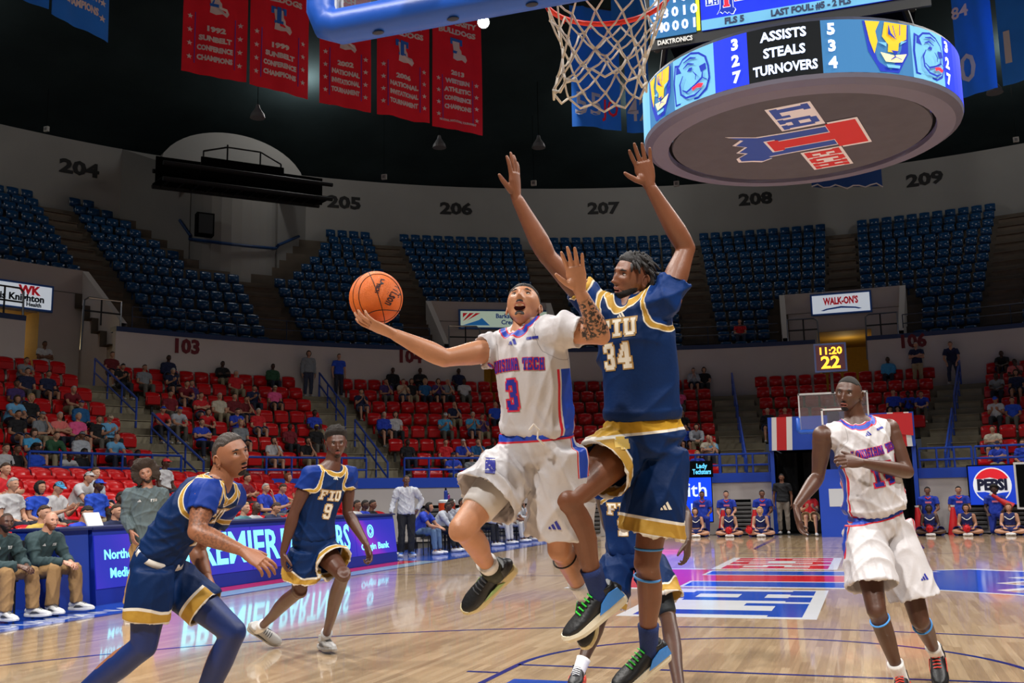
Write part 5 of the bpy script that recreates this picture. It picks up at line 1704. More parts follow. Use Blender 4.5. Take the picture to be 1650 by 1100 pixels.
# ------------------------------------------------------------------ near basket
PADB = mat('pad_blue', (34, 92, 200), .42, var=.05, scale=6, bump=.1, bscale=30)
RIMC = mat('rim_orange', (226, 44, 22), .4)
CORD = mat('net_cord', (214, 206, 192), .8, bump=.4, bscale=300)
FRAME_W = mat('board_frame', (206, 210, 214), .4)
def basket(y0, sgn, label, near):
    """board face at y0, rim on the side sgn"""
    b = empty('basket', (0, y0, 2.8), label, 'basketball hoop')
    MB().box((0, y0-.0, 3.435), (1.80, .02, 1.03)).build('glass', GLASS, b)
    fr = MB()
    for x in (-.9, .9): fr.box((x, y0, 3.435), (.04, .05, 1.07))
    for z in (2.92, 3.95): fr.box((0, y0, z), (1.83, .05, .05))
    fr.build('board_frame', FRAME_W, b)
    ln = MB()
    for x in (-.305, .305): ln.box((x, y0+sgn*.014, 3.28), (.05, .004, .46))
    for z in (3.06, 3.5): ln.box((0, y0+sgn*.014, z), (.66, .004, .05))
    ln.build('target_square', mat('board_white', (240, 240, 240), .5), b)
    # padding along the lower edge and up the corners, rounded
    prof = []
    P = [(-.945, 3.3), (-.945, 2.98), (-.925, 2.93), (-.88, 2.912), (0, 2.912), (.88, 2.912), (.925, 2.93), (.945, 2.98), (.945, 3.3)]
    pd = MB().tube([(x, y0, z) for x, z in P], [(.062, .062)]*len(P), 16, hint=(0, 1, 0))
    pd.build('pad', PADB, b, smooth=True)
    for x in (-.72, -.44, -.16, .16, .44, .72):
        MB().ball((x, y0-.02, 2.8515), (.022, .014, .004), 12, 6).build('pad_bolt_hole', mat('bolt_hole_dark', (18, 30, 60), .5), b)  # dark flattened balls stand in for the shaded bolt holes
    c = np.array([0, y0+sgn*.38, 3.05])
    MB().tube([c+np.array([.2286*math.cos(t), .2286*math.sin(t), 0]) for t in np.linspace(0, 2*math.pi, 48, endpoint=False)], .0098, 10, loop=True).build('rim', RIMC, b, smooth=True)
    br = MB().box((0, y0+sgn*.04, 3.0), (.2, .05, .16)).box((0, y0+sgn*.1, 3.02), (.14, .12, .03))
    for x in (-.1, .1): br.tube([(x*.8, y0+sgn*.06, 3.02), (x*1.1, y0+sgn*.17, 3.04)], .009, 6)
    br.build('rim_bracket', RIMC, b)
    for k in range(12):
        t = 2*math.pi*k/12
        MB().tube([c+np.array([.2286*math.cos(t), .2286*math.sin(t), -.008]), c+np.array([.226*math.cos(t), .226*math.sin(t), -.022]), c+np.array([.222*math.cos(t), .222*math.sin(t), -.012])], .003, 5).build('net_hook', RIMC, b)
    lv = [(.222, -.01), (.206, -.075), (.178, -.14), (.152, -.2), (.138, -.255), (.136, -.305), (.148, -.35)]
    def node(k, i):
        r, z = lv[k]; t = 2*math.pi*(i+.5*(k % 2))/12
        x, y = r*math.cos(t), r*math.sin(t)
        if near:      # the net is swinging: lower left drawn outward
            s = sstep(-z, .12, .38)
            x -= float(s)*(.015+.05*max(0, -math.cos(t-.3)))
            z += .012*math.sin(3*t+k)
        return c+np.array([x, y, z])
    net = MB()
    for k in range(len(lv)-1):
        for i in range(12):
            for di in ((0, -1) if k % 2 == 0 else (0, 1)):
                a, e = node(k, i), node(k+1, i+di)
                m_ = (a+e)/2+np.array([0, 0, -.006])
                net.tube([a, m_, e], [.0042, .0034, .0042], 6)
    for i in range(12):
        net.ball(node(3, i), .007, 6, 5).ball(node(5, i), .007, 6, 5).ball(node(1, i), .007, 6, 5)
    # hanging end loops
    for i in range(12):
        a, e = node(6, i), node(6, i+1)
        net.tube([a, a*.5+e*.5+np.array([0, 0, -.028]), e], .0046, 6)
    net.build('net', CORD, b, smooth=True)
    return b
nb = basket(1.22, 1, 'near glass backboard with blue padding, orange rim and white net overhead', True)
arm = MB()
for x in (-.32, .32):
    arm.tube([(x, 1.18, 3.3), (x*.8, -.6, 3.15), (x*.7, -1.4, 3.0)], [(.05, .07)]*3, 4)
arm.box((0, 1.14, 3.3), (.9, .08, .5))
arm.build('support_arm', mat('arm_grey', (150, 150, 150), .5), nb)
fb = basket(27.43, -1, 'far glass backboard with white target square behind player 14', False)
# far stanchion: padded upright and arm
st = MB().box((0, 28.6, 3.3), (.26, 2.3, .3)).box((0, 29.9, 2.0), (.5, .5, 3.2))
st.build('support_arm', mat('stanchion_navy', (16, 34, 84), .5), fb)
MB().box((0, 29.3, .95), (1.15, .9, 1.9)).build('base_pad', BLUE2, fb)
MB().box((0, 28.84, 1.1), (.62, .01, .5)).build('pad_label', mat('pad_label_white', (200, 206, 216), .6), fb)
# shot clock above the far backboard
P = at(1338, 576, 27.6)
sc = empty('shot_clock', P, 'red and amber shot clock reading 11:20 and 22 above the far backboard', 'shot clock')
MB().box(P, (.84, .12, .78)).build('case', mat('clock_case', (52, 66, 110), .4), sc)
MB().box(P+np.array([0, -.064, 0]), (.74, .01, .68)).build('face', mat('clock_face', (60, 16, 26), .5, emit=.35), sc)
fnc = plane_fn(P+np.array([0, -.07, 0]), (1, 0, 0), (0, 0, 1), (0, -1, 0))
AMB = mat('led_amber', (255, 170, 40), .5, emit=2.2); LRED = mat('led_orange', (255, 110, 50), .5, emit=2.2)
text_mb('11:20', .27, lambda a, b, c: fnc(a, b+.17, c), .01, .008, width=.58).build('digits', AMB, sc)
text_mb('22', .46, lambda a, b, c: fnc(a, b-.15, c), .01, .012, width=.5).build('digits', AMB, sc)
MB().tube([P+np.array([0, .1, -.38]), (P[0], P[1]+.15, 3.9)], .04, 8).build('post', DARK, sc)

# ------------------------------------------------------------------ hanging scoreboard
SB = empty('scoreboard', (0.09, 14.33, 6.8), 'round hanging scoreboard with glowing statistics ring and grey underside mark', 'scoreboard')
SX, SY, SR, SZ0, SZ1 = .09, 14.33, 2.42, 6.86, 7.62
def near_ang(x, y):
    v = ray(x, y); p = CAM[:2]-np.array([SX, SY])
    a = v[:2] @ v[:2]; b = v[:2] @ p; c = p @ p-SR*SR
    disc = max(0, b*b-a*c)
    q = CAM+v*((-b-math.sqrt(disc))/a)
    return math.degrees(math.atan2(q[0]-SX, -(q[1]-SY)))          # 0 faces the near baseline, + toward image right
def cylfn(a0):
    """u metres along the ring from angle a0 (to the viewer's right), v metres up, w out"""
    return lambda u, v, w_=0.: np.array([SX+(SR+w_)*math.sin(math.radians(a0)+u/SR), SY-(SR+w_)*math.cos(math.radians(a0)+u/SR), v])
def led(name, c, e=1.0): return mat(name, c, .6, emit=e, spec=.1)
C_STEEL = led('led_steel_blue', (52, 106, 154), .5); C_BLUE = led('led_blue', (28, 48, 200), .8); C_BLK = led('led_black', (14, 18, 22), .15); C_PALE = led('led_pale', (104, 168, 204), .5)
C_TXT = led('led_text', (190, 205, 240), 1.2); C_GOLD = led('led_gold', (220, 168, 40), .65); C_NAVY = led('led_navy', (26, 46, 150), .8); C_RED = led('led_red', (220, 40, 60), .9); C_CREAM = led('led_cream', (226, 206, 150), .9)
edges = [(-118, C_PALE), (near_ang(1048, 200), C_STEEL), (near_ang(1087, 160), C_PALE), (near_ang(1152, 130), C_BLUE), (near_ang(1206, 110), C_BLK), (near_ang(1325, 90), C_STEEL), (near_ang(1470, 90), C_PALE), (near_ang(1520, 100), C_BLUE), (112, C_BLUE), (242, None)]
EA = [e[0] for e in edges]
for (a0, m), (a1, _n) in zip(edges[:-1], edges[1:]):
    mb = MB(); n = max(2, int((a1-a0)/4))
    for k in range(n):
        p, q = math.radians(a0+(a1-a0)*k/n), math.radians(a0+(a1-a0)*(k+1)/n)
        f_ = lambda t, z: (SX+SR*math.sin(t), SY-SR*math.cos(t), z)
        mb.quad(f_(p, SZ0), f_(q, SZ0), f_(q, SZ1), f_(p, SZ1))
    mb.build('led_panel', m, SB)
hz = (SZ0+SZ1)/2
def ring_text(s, size, a, v, m=C_TXT, wd=None, wt=.006):
    fn = cylfn(a)
    text_mb(s, size, lambda u, b, c: fn(u, hz+v+b, .006+c), .006, wt, width=wd).build('lettering', m, SB)
am = (EA[4]+EA[5])/2
for k, (s, wd) in enumerate((('ASSISTS', .62), ('STEALS', .56), ('TURNOVERS', .86))):
    ring_text(s, .19, am, .235-.24*k, wd=wd)
aL = EA[4]-4.2; aR = EA[5]+3.2
for k in range(3):
    ring_text('327'[k], .22, aL, .235-.24*k, wt=.01)
    ring_text('534'[k], .22, aR, .235-.24*k, wt=.01)
    ring_text('327'[k], .22, EA[7]+2.5, .235-.24*k, wt=.01)
def emblem(a, s, polys):
    fn = cylfn(a)
    for li, (m, pts) in enumerate(polys):
        MB().prism([(u*s, v*s) for u, v in pts], lambda u, v, w_: fn(u, hz+v, .004+.003*li+w_), .002).build('emblem', m, SB)
PANTHER = [(C_NAVY, [(-.5, .5), (-.42, -.1), (-.2, -.5), (.2, -.5), (.45, -.1), (.5, .5)]), (C_GOLD, [(-.45, .5), (-.38, .1), (-.3, -.15), (-.22, .1), (-.25, .3), (-.15, .5)]), (C_GOLD, [(-.05, .5), (-.12, .2), (.0, .05), (-.02, -.1), (.2, -.1), (.24, .1), (.42, .2), (.46, .5)]),
           (C_CREAM, [(-.18, -.12), (-.08, -.3), (.1, -.3), (.28, -.28), (.4, -.1), (.1, -.16)]), (C_PALE, [(-.22, .08), (-.05, .0), (-.04, .08)]), (C_PALE, [(.26, .06), (.42, .16), (.28, .14)]), (C_PALE, [(-.05, -.42), (.2, -.42), (.22, -.36), (-.08, -.36)]), (C_NAVY, [(.02, .45), (.0, .25), (.18, .15), (.06, .28)])]
def line(pts, w_=.022):
    """polyline as a thin closed polygon"""
    L_, R_ = [], []
    for i, p_ in enumerate(pts):
        a_, b_ = np.array(pts[max(i-1, 0)]), np.array(pts[min(i+1, len(pts)-1)])
        t_ = (b_-a_)/np.linalg.norm(b_-a_); n_ = np.array([-t_[1], t_[0]])*w_*(1 if 0 < i < len(pts)-1 else .4)
        L_.append(tuple(np.array(p_)+n_)); R_.append(tuple(np.array(p_)-n_))
    return L_+R_[::-1]
BULLDOG = [(C_NAVY, [(-.46, -.48), (-.5, .02), (-.44, .42), (-.3, .38), (-.18, .48), (.06, .53), (.27, .46), (.44, .32), (.5, .1), (.52, -.18), (.43, -.4), (.2, -.52)]),
           (C_PALE, [(-.42, -.45), (-.45, .02), (-.4, .36), (-.3, .32), (-.18, .43), (.05, .48), (.25, .42), (.4, .3), (.46, .1), (.48, -.15), (.4, -.35), (.2, -.48)]),
           (C_NAVY, [(-.4, .2), (-.38, .36), (-.3, .31), (-.24, .18)]), (C_NAVY, [(-.06, .14), (.0, .2), (.09, .19), (.06, .12)]), (C_NAVY, [(.27, .15), (.43, .17), (.44, .04), (.31, .01)]),
           (C_NAVY, line([(-.16, .24), (-.02, .3), (.14, .24)])), (C_NAVY, line([(-.14, .36), (.05, .4), (.2, .35)])), (C_NAVY, line([(.36, .02), (.34, -.12), (.16, -.22), (-.08, -.3), (-.2, -.22)])), (C_NAVY, line([(.35, -.12), (.46, -.2)])),
           (C_NAVY, line([(-.16, .08), (-.26, -.08), (-.24, -.3), (-.1, -.42), (.14, -.44), (.32, -.36)])), (C_NAVY, line([(.12, .08), (.2, -.02), (.18, -.12)], .014)), (C_RED, [(.08, -.27), (.26, -.22), (.38, -.26), (.32, -.33), (.2, -.3), (.1, -.34)])]
PANTHER += [(C_NAVY, line([(.1, -.1), (.12, -.2), (.02, -.26)], .016)), (C_NAVY, line([(.12, -.2), (.26, -.24)], .016)), (C_NAVY, [(.03, -.08), (.2, -.08), (.12, -.16)]), (C_NAVY, line([(.1, .42), (.14, .2)], .018)), (C_NAVY, line([(.26, .46), (.24, .24)], .018))]
emblem((EA[1]+EA[2])/2, .7, PANTHER); emblem((EA[2]+EA[3])/2-1, .7, BULLDOG); emblem(EA[6]-9.5, .72, PANTHER); emblem((EA[6]+EA[7])/2, .66, BULLDOG)
G_RING = mat('ring_grey', (104, 102, 118), .45, var=.06, scale=2); G_DISC = mat('disc_fabric', (82, 81, 86), .85, var=.1, scale=3, bump=.1)
def lathe(name, prof, m, n=64):
    mb = MB()
    for (r0, z0), (r1, z1) in zip(prof[:-1], prof[1:]):
        for k in range(n):
            p, q = 2*math.pi*k/n, 2*math.pi*(k+1)/n
            mb.quad((SX+r0*math.cos(p), SY+r0*math.sin(p), z0), (SX+r0*math.cos(q), SY+r0*math.sin(q), z0), (SX+r1*math.cos(q), SY+r1*math.sin(q), z1), (SX+r1*math.cos(p), SY+r1*math.sin(p), z1))
    return mb.build(name, m, SB, smooth=False)
lathe('lower_ring', [(2.42, 6.86), (2.40, 6.80), (2.3, 6.74), (2.04, 6.72), (2.03, 6.8)], G_RING)
lathe('black_gap', [(2.03, 6.8), (1.98, 6.82)], BLACK)  # matt black ring between the lower ring and the underside disc
lathe('underside', [(1.985, 6.80), (1.97, 6.765), (0.01, 6.765)], G_DISC)
lathe('upper_ring', [(2.42, 7.62), (2.38, 7.68), (2.0, 7.7), (1.9, 7.66)], mat('ring_dark', (40, 42, 48), .5))
k_ = 1/3.9
_ca, _sa = math.cos(.08), math.sin(.08)
k_ = 1/3.15
mark(lambda u, v, w_: np.array([SX+.02+((v-.2)*.985+u*.17)*k_, SY+(u*.985-(v-.2)*.17)*k_, 6.763-w_]), SB, {'white': WHITE, 'blue': mat('mark_blue', (28, 76, 170), .5), 'red': mat('mark_red', (214, 30, 34), .5)}, .01, 'underside_mark')
# screens above the ring
y1 = 12.55
x0s, x1s, zb = -1.86, 2.02, 8.02
fnS = plane_fn((0, y1, zb), (1, 0, 0), (0, 0, 1), (0, -1, 0))
def panel(u0, v0, u1, v1, m, w0=0., th=.02, name='screen'):
    return MB().prism([(u0, v0), (u1, v0), (u1, v1), (u0, v1)], lambda a, b, c: fnS(a, b, w0+c), th).build(name, m, SB)
MB().box((SX, 14.33, 9.4), (3.6, 3.4, 2.4)).build('screen_housing', BLACK, SB)
panel(x0s-.02, -.16, x1s+.02, 2.6, mat('screen_frame', (16, 18, 22), .5), -.06, .05, 'screen_frame')
panel(x0s, .0, -1.18, 2.5, C_STEEL); panel(-1.1, 0, x1s, 2.5, C_BLUE)
panel(-1.1, 0, x1s, .16, C_PALE, .02, .005)
panel(-1.17, .02, -1.12, 2.4, led('led_yellow', (210, 214, 50), 1.), .0, .02)
def scr(s, size, u, v, m=C_TXT, wd=None, wt=.006):
    text_mb(s, size, lambda a, b, c: fnS(u+a, v+b, .03+c), .006, wt, width=wd).build('lettering', m, SB)
for r, row in enumerate(('34 0 0 0 1', '3 3 0 1 0', '3 1 1 0 0', '3 2 0 2 0')):
    for k, s in enumerate(row.split()):
        scr(s, .2, x0s+.1+.14*k, .14+.22*r, wt=.008)
scr('DAKTRONICS', .1, -1.5, -.09, WHITE, .52, .003)
DKT = mat('screen_dark_text', (30, 50, 90), .6)
scr('FLS 5', .13, -.62, .08, DKT); scr('LAST FOUL: #5 - 2 FLS', .13, .45, .08, DKT, 1.1)
scr('18', .36, -.05, .45, wt=.014); scr('11:20', .52, .8, .52, wt=.02)
mark(lambda u, v, w_: fnS(-.72+u*.06, .38+v*.06, .022+w_), SB, {'white': C_TXT, 'blue': C_NAVY, 'red': C_RED}, .006, 'screen_mark')
for s in (-1, 1):
    for a, b in (((s*1.7, 12.9, 8.1), (s*1.9, 13.4, 7.6)), ((s*1.7, 15.7, 8.1), (s*1.9, 15.4, 7.6)), ((s*1.8, 12.7, 7.9), (s*2.15, 13.6, 9.6))):
        MB().tube([a, b], .05, 6).build('strut', DARK, SB)
for x, y in ((-1.5, 13), (1.6, 13), (-1.5, 15.6), (1.6, 15.6)):
    MB().tube([(x, y, 10.5), (x, y, 23)], .03, 6).build('hanging_cable', DARK, SB)

# ------------------------------------------------------------------ banners
BN_RED = mat('banner_red', (232, 20, 44), .7, var=.1, scale=1.2, bump=.2, bscale=5); BN_BLUE = mat('banner_blue', (34, 124, 232), .7, var=.08, scale=1.2)
BN_TXT = mat('banner_print_white', (224, 206, 204), .7); BN_LINE = mat('banner_print_violet', (88, 60, 170), .7); BN_T = mat('banner_print_blue', (40, 104, 200), .7)
STAR = [(math.cos(math.radians(90+36*k))*(1 if k % 2 == 0 else .42), math.sin(math.radians(90+36*k))*(1 if k % 2 == 0 else .42)) for k in range(10)]
LAS = [(-.5, .5), (.05, .5), (.08, .1), (.2, -.05), (.22, -.25), (.5, -.3), (.62, -.55), (.5, -.75), (.25, -.6), (-.1, -.68), (-.45, -.62), (-.4, -.1)]
def banner(P, Q, height, m, label, seed, group):
    P, Q = np.array(P), np.array(Q)
    u = Q-P; W = np.linalg.norm(u); u = u/W
    n = np.cross(u, (0, 0, 1.)); n = nrm(n)
    if n @ (CAM-P) < 0: n = -n
    o = empty('championship_banner', (P+Q)/2, label, 'banner', group)
    H = height
    r = np.random.default_rng(seed); ph = r.uniform(0, 6, 4)
    def fn(a, b, c=0.):           # a: 0..W, b: 0 at bottom .. H
        w_ = .035*math.sin(a*5+ph[0])*(1-b/H*.6)+.02*math.sin(a*11+ph[1]+b)
        return P+u*a+np.array([0, 0, b])+n*(w_+c)+np.array([0, 0, .02*math.sin(a*4+ph[2])*(1-b/H)])
    mb = MB(); nu, nv = 14, 10
    for k, off in enumerate((0, -.012)):
        base = len(mb.v)
        vs = [fn(W*i/nu, H*j/nv, off) for j in range(nv+1) for i in range(nu+1)]
        mb.add(vs, [(j*(nu+1)+i, j*(nu+1)+i+1, (j+1)*(nu+1)+i+1, (j+1)*(nu+1)+i) for j in range(nv) for i in range(nu)])
    mb.build('cloth', m, o, smooth=True)
    MB().tube([P+np.array([0, 0, H])-u*.05, Q+np.array([0, 0, H])+u*.05], .03, 6).build('top_rod', DARK, o)
    for a in (.1, W-.1):
        MB().tube([fn(a, H), fn(a, H)+np.array([0, 0, 5.])], .008, 5).build('hanging_cord', DARK, o)
    return o, fn, W, H
def btext(o, fn, s, size, a, b, wd=None, m=None, wt=.012):
    text_mb(s, size, lambda x, y, c: fn(a+x, b+y, .012+c), .004, wt, width=wd).build('lettering', m or BN_TXT, o)
def champ(x0, y0, x1, y1, lines, label, seed, top=True, foot=None):
    P, Q = on_plane(x0, y0, 13.), on_plane(x1, y1, 13.)
    o, fn, W, H = banner(P, Q, 3.95, BN_RED, label, seed, 'red championship banners')
    c = W/2
    base = .5 if not foot else .75
    n = len(lines)
    for k, s in enumerate(lines):
        btext(o, fn, s, .2, c, base+(n-1-k)*.29, min(W*.55, .13*len(s)))
    if foot: btext(o, fn, foot, .1, c, .28, W*.75, wt=.004)
    for sd in (-1, 1):
        for k in range(4):
            a, b = c+sd*W*.39, .45+k*.4
            MB().prism([(x*.085, y*.085) for x, y in STAR], lambda p, q, w_: fn(a+p, b+q, .012+w_), .004).build('star', BN_TXT, o)
        a = c+sd*W*.31
        MB().prism([(-.012, .3), (.012, .3), (.012, 1.8), (-.012, 1.8)], lambda p, q, w_: fn(a+p, q, .012+w_), .004).build('side_line', BN_LINE, o)
    z = base+n*.29+.55
    MB().prism([(x*.5, y*.55) for x, y in LAS], lambda p, q, w_: fn(c+p+.05, z+q, .012+w_), .004).build('state_shape', BN_TXT, o)
    for a_, b_, c_, d_ in GL['T']:
        MB().prism([(-.28+a_*.46, .0+b_*.5), (-.28+c_*.46, .0+b_*.5), (-.28+c_*.46, .0+d_*.5), (-.28+a_*.46, .0+d_*.5)], lambda p, q, w_: fn(c+p, z+q-.15, .018+w_), .004).build('letter_mark', BN_T, o)
    for k, s in enumerate(('LOUISIANA', 'TECH', 'UNIVERSITY', 'BULLDOGS')):
        btext(o, fn, s, .24, c, z+1.55-k*.32, min(W*.78, .17*len(s)))
champ(292, 114, 397, 133, ['1992', 'SUNBELT', 'CONFERENCE', 'CHAMPIONS'], 'leftmost red championship banner, dated 1992', 1)
champ(401, 135, 497, 159, ['1999', 'SUNBELT', 'CONFERENCE', 'CHAMPIONS'], 'red conference banner dated 1999, second from the left', 2)
champ(514, 165, 597, 181, ['2002', 'NATIONAL', 'INVITATIONAL', 'TOURNAMENT'], 'red invitational banner dated 2002, partly behind the blue backboard pad', 3)
champ(608, 183, 692, 199, ['2006', 'NATIONAL', 'INVITATIONAL', 'TOURNAMENT'], 'red invitational banner dated 2006, beside the 2002 one', 4)
champ(698, 202, 777, 218, ['2013', 'WESTERN', 'ATHLETIC', 'CONFERENCE', 'CHAMPIONS'], 'rightmost red banner, dated 2013, next to the bright lamp', 5, foot='NATIONAL INVITATIONAL TOURNAMENT')
def blue_banner(x0, y0, x1, y1, z, H, lines, label, seed, extra=None, m=None):
    o, fn, W, H = banner(on_plane(x0, y0, z), on_plane(x1, y1, z), H, m or BN_BLUE, label, seed, 'blue hanging banners')
    for s, size, b, a, mt, wd in lines:
        btext(o, fn, s, size, W*a, b, wd, mt)
    return o, fn, W
o, fn, W = blue_banner(82, 22, 173, 68, 12.5, 3.2, [('TOURNAMENT', .26, .95, .5, None, 1.1), ('CHAMPIONS', .26, .6, .5, None, 1.0)], 'blue tournament banner hanging in the top left corner', 11)
for k in range(3):
    MB().prism([(x*.1, y*.1) for x, y in STAR], lambda p, q, w_: fn(W*.86+p, .5+k*.4+q, .012+w_), .004).build('star', BN_TXT, o)
blue_banner(8, -10, 79, 13, 12.5, 3, [], 'small corner of a blue banner at the very top left', 12)
NBIG = mat('banner_print_silver', (190, 190, 194), .7)
blue_banner(923, 202, 1001, 210, 13.2, 4.2, [('55', 1.1, .75, .34, NBIG, .95), ('JO', .8, .7, .8, BN_RED, .55)], 'blue retired number banner showing 55 behind the hoop net', 13)
blue_banner(1011, 212, 1048, 216, 13.2, 4.2, [('42', 1.1, .75, .5, NBIG, .75)], 'blue retired number banner showing 4 left of the scoreboard ring', 14)
blue_banner(988, 78, 1046, 92, 14.5, 3.2, [('ATHLETIC', .3, 2.1, .5, None, 1.2)], 'blue athletic banner seen through the hoop rim', 15)
blue_banner(1546, 160, 1608, 140, 12.5, 4.4, [('84', .5, 2.6, .2, None, .5), ('0', 1.2, .8, .28, NBIG, .5)], 'blue and red number banner right of the scoreboard ring', 16)
o, fn, W = blue_banner(1616, 138, 1690, 118, 12.0, 4.6, [('TERESA', .5, 3.2, .5, None, 1.3), ('1984', .4, 2.55, .45, None, .7), ('11', 1.3, 1., .5, NBIG, .9)], 'blue retired jersey banner dated 1984 in the top right corner', 17)
o, fn, W = blue_banner(1308, 302, 1422, 300, 15.9, 2.6, [], 'blue banner with a wavy white lower edge under the scoreboard', 18, m=mat('banner_deep_blue', (14, 58, 122), .8))
MB().tube([fn(W*k/12, .02+.09*math.sin(k*1.9)+.04*math.sin(k*.8), .02) for k in range(13)], .04, 6).build('white_edge', BN_TXT, o)

# ------------------------------------------------------------------ lamps and small fixtures under the roof
P = at(779, 36, 31)
sl = empty('spotlight', P, 'brilliant white roof spotlight beside the 2013 banner', 'lamp')
dv = nrm(CAM-P)
MB().tube([P-dv*.5, P-dv*.05, P], [.16, .2, .2], 16).build('housing', DARK, sl)
MB().tube([P+dv*.005, P+dv*.02], [.17, .165], 16).build('lens', mat('lamp_white', (255, 252, 245), .5, emit=60), sl)
MB().tube([P-dv*.3, P-dv*.3+np.array([0, 0, 2.5])], .03, 6).build('hanger', DARK, sl)
for x, y, d in ((415, 190, 40), (708, 238, 44), (868, 238, 44), (1603, 150, 38)):
    P = at(x, y, d)
    l = empty('roof_lamp', P, 'unlit grey bell-shaped roof lamp, %s' % {415: 'above the arch platform', 708: 'below the 2013 banner', 868: 'above the raised left hand of the leaping defender', 1603: 'right of the scoreboard ring'}[x], 'lamp', 'unlit roof lamps')
    MB().tube([P, P+np.array([0, 0, .15]), P+np.array([0, 0, .4]), P+np.array([0, 0, .55])], [.3, .26, .1, .06], 14).build('shade', mat('lamp_grey', (130, 132, 134), .5), l)
    MB().tube([P+np.array([0, 0, .5]), P+np.array([0, 0, 3])], .012, 5).build('cord', BLACK, l)
for x, y, w_ in ((75, 208, 'above section 204'), (619, 285, 'between 205 and 206'), (860, 295, 'left of the raised arm, above 206'), (1090, 296, 'below the scoreboard ring'), (1637, 225, 'at the right picture edge')):
    P = at(x, y, 43)
    b = empty('signal_box', P, 'tiny pale box fixed to the dark roof edge '+w_, 'box', 'pale roof boxes')
    MB().box(P, (.22, .1, .22)).build('case', mat('box_pale', (190, 190, 184), .6), b)
    MB().box(P+np.array([0, -.06, 0]), (.12, .02, .12)).build('front', mat('box_grey', (120, 120, 120), .6), b)
    MB().tube([P, P+np.array([0, 0, 3.])], .008, 5).build('hanger', BLACK, b)

# ------------------------------------------------------------------ scorer's table with the LED face
XT = -8.586; Y0, Y1 = 9.0, 17.84; HT = .955
T = empty('scorer_table', (XT-.4, 13.4, 0), 'long blue scorer table with a glowing purple advertising screen', 'table')
MB().prism([(0, .0), (-.12, HT), (-.85, HT), (-.85, .0)], lambda a, b, c: np.array([XT+a, Y0+c, b]), Y1-Y0).build('body', mat('table_blue', (16, 44, 150), .45), T)
MB().box((XT-.5, (Y0+Y1)/2, HT+.012), (.85, Y1-Y0+.06, .03)).build('table_top', mat('table_top_navy', (20, 34, 84), .5), T)
tilt = nrm([-.12, 0, HT]); nT = nrm(np.cross((0, 1, 0), tilt))
fnT = plane_fn((XT+.002, Y0, 0), (0, 1, 0), tilt, nT)
def led_grad(name):
    m = bpy.data.materials.new(name); m.use_nodes = True
    nt = m.node_tree; N = nt.nodes; L = nt.links; b = N['Principled BSDF']
    tc = N.new('ShaderNodeTexCoord'); w_ = N.new('ShaderNodeTexWave'); w_.bands_direction = 'DIAGONAL'
    w_.inputs['Scale'].default_value = .22; w_.inputs['Distortion'].default_value = 6; w_.inputs['Detail'].default_value = 1
    L.new(tc.outputs['Object'], w_.inputs['Vector'])
    r = N.new('ShaderNodeValToRGB'); e = r.color_ramp.elements
    e[0].color = lin((30, 40, 190)); e[1].color = lin((150, 40, 200)); e[1].position = .95
    k = r.color_ramp.elements.new(.6); k.color = lin((70, 40, 205))
    L.new(w_.outputs['Fac'], r.inputs[0]); L.new(r.outputs[0], b.inputs['Emission Color']); b.inputs['Emission Strength'].default_value = .9
    b.inputs['Base Color'].default_value = (.01, .01, .03, 1)
    return m
LG = led_grad('led_purple_wave')
npan = 5
for k in range(npan):
    a0, a1 = (Y1-Y0)*k/npan+.012, (Y1-Y0)*(k+1)/npan-.012
    MB().prism([(a0, .2), (a1, .2), (a1, .88), (a0, .88)], fnT, .012).build('led_panel', LG, T)
LT = led('led_cyan_text', (110, 215, 240), 1.5)
def ypix(x, y=880):
    v = ray(x, y); t = (XT+.05-CAM[0])/v[0]
    return (CAM+v*t)[1]-Y0
def led_word(s, xa, xb, v, h):
    a, b = ypix(xa), ypix(xb)
    text_mb(s, h*1.35, lambda u, q, c: fnT((a+b)/2+u, v+q, .013+c), .003, .028*h, width=(b-a)).build('lettering', LT, T)
led_word('PREMIER', 306, 457, .55, .5)
led_word('PARTNERS', 462, 571, .55, .5)
led_word('Northern', 180, 236, .62, .13)
led_word('Medical', 188, 230, .38, .13)
led_word('Origin Bank', 588, 632, .36, .13)
yc = ypix(605)
for r0, pts in ((.12, 6), (.085, 4)):
    MB().tube([fnT(yc+r0*math.cos(t), .66+r0*math.sin(t), .014) for t in np.linspace(0, 2*math.pi, 24 if pts == 6 else 4, endpoint=False)], .012, 6, loop=True).build('logo', LT, T)
# plain padded table nearer the camera
t2 = empty('courtside_table', (XT-.5, 8.2, 0), 'plain blue padded table end next to the seated visiting coaches', 'table')
MB().prism([(-.06, .0), (-.15, HT), (-.85, HT), (-.85, .0)], lambda a, b, c: np.array([XT+a, 8.42+c, b]), .54).build('body', mat('table_blue_plain', (22, 56, 150), .5), t2)
MB().box((XT-.5, 8.67, HT+.012), (.85, .56, .03)).build('table_top', MATS['table_top_navy'], t2)
for k in range(2):
    MB().box((XT-.45, 8.5+.38*k, .03), (.75, .06, .06)).build('foot', DARK, t2)

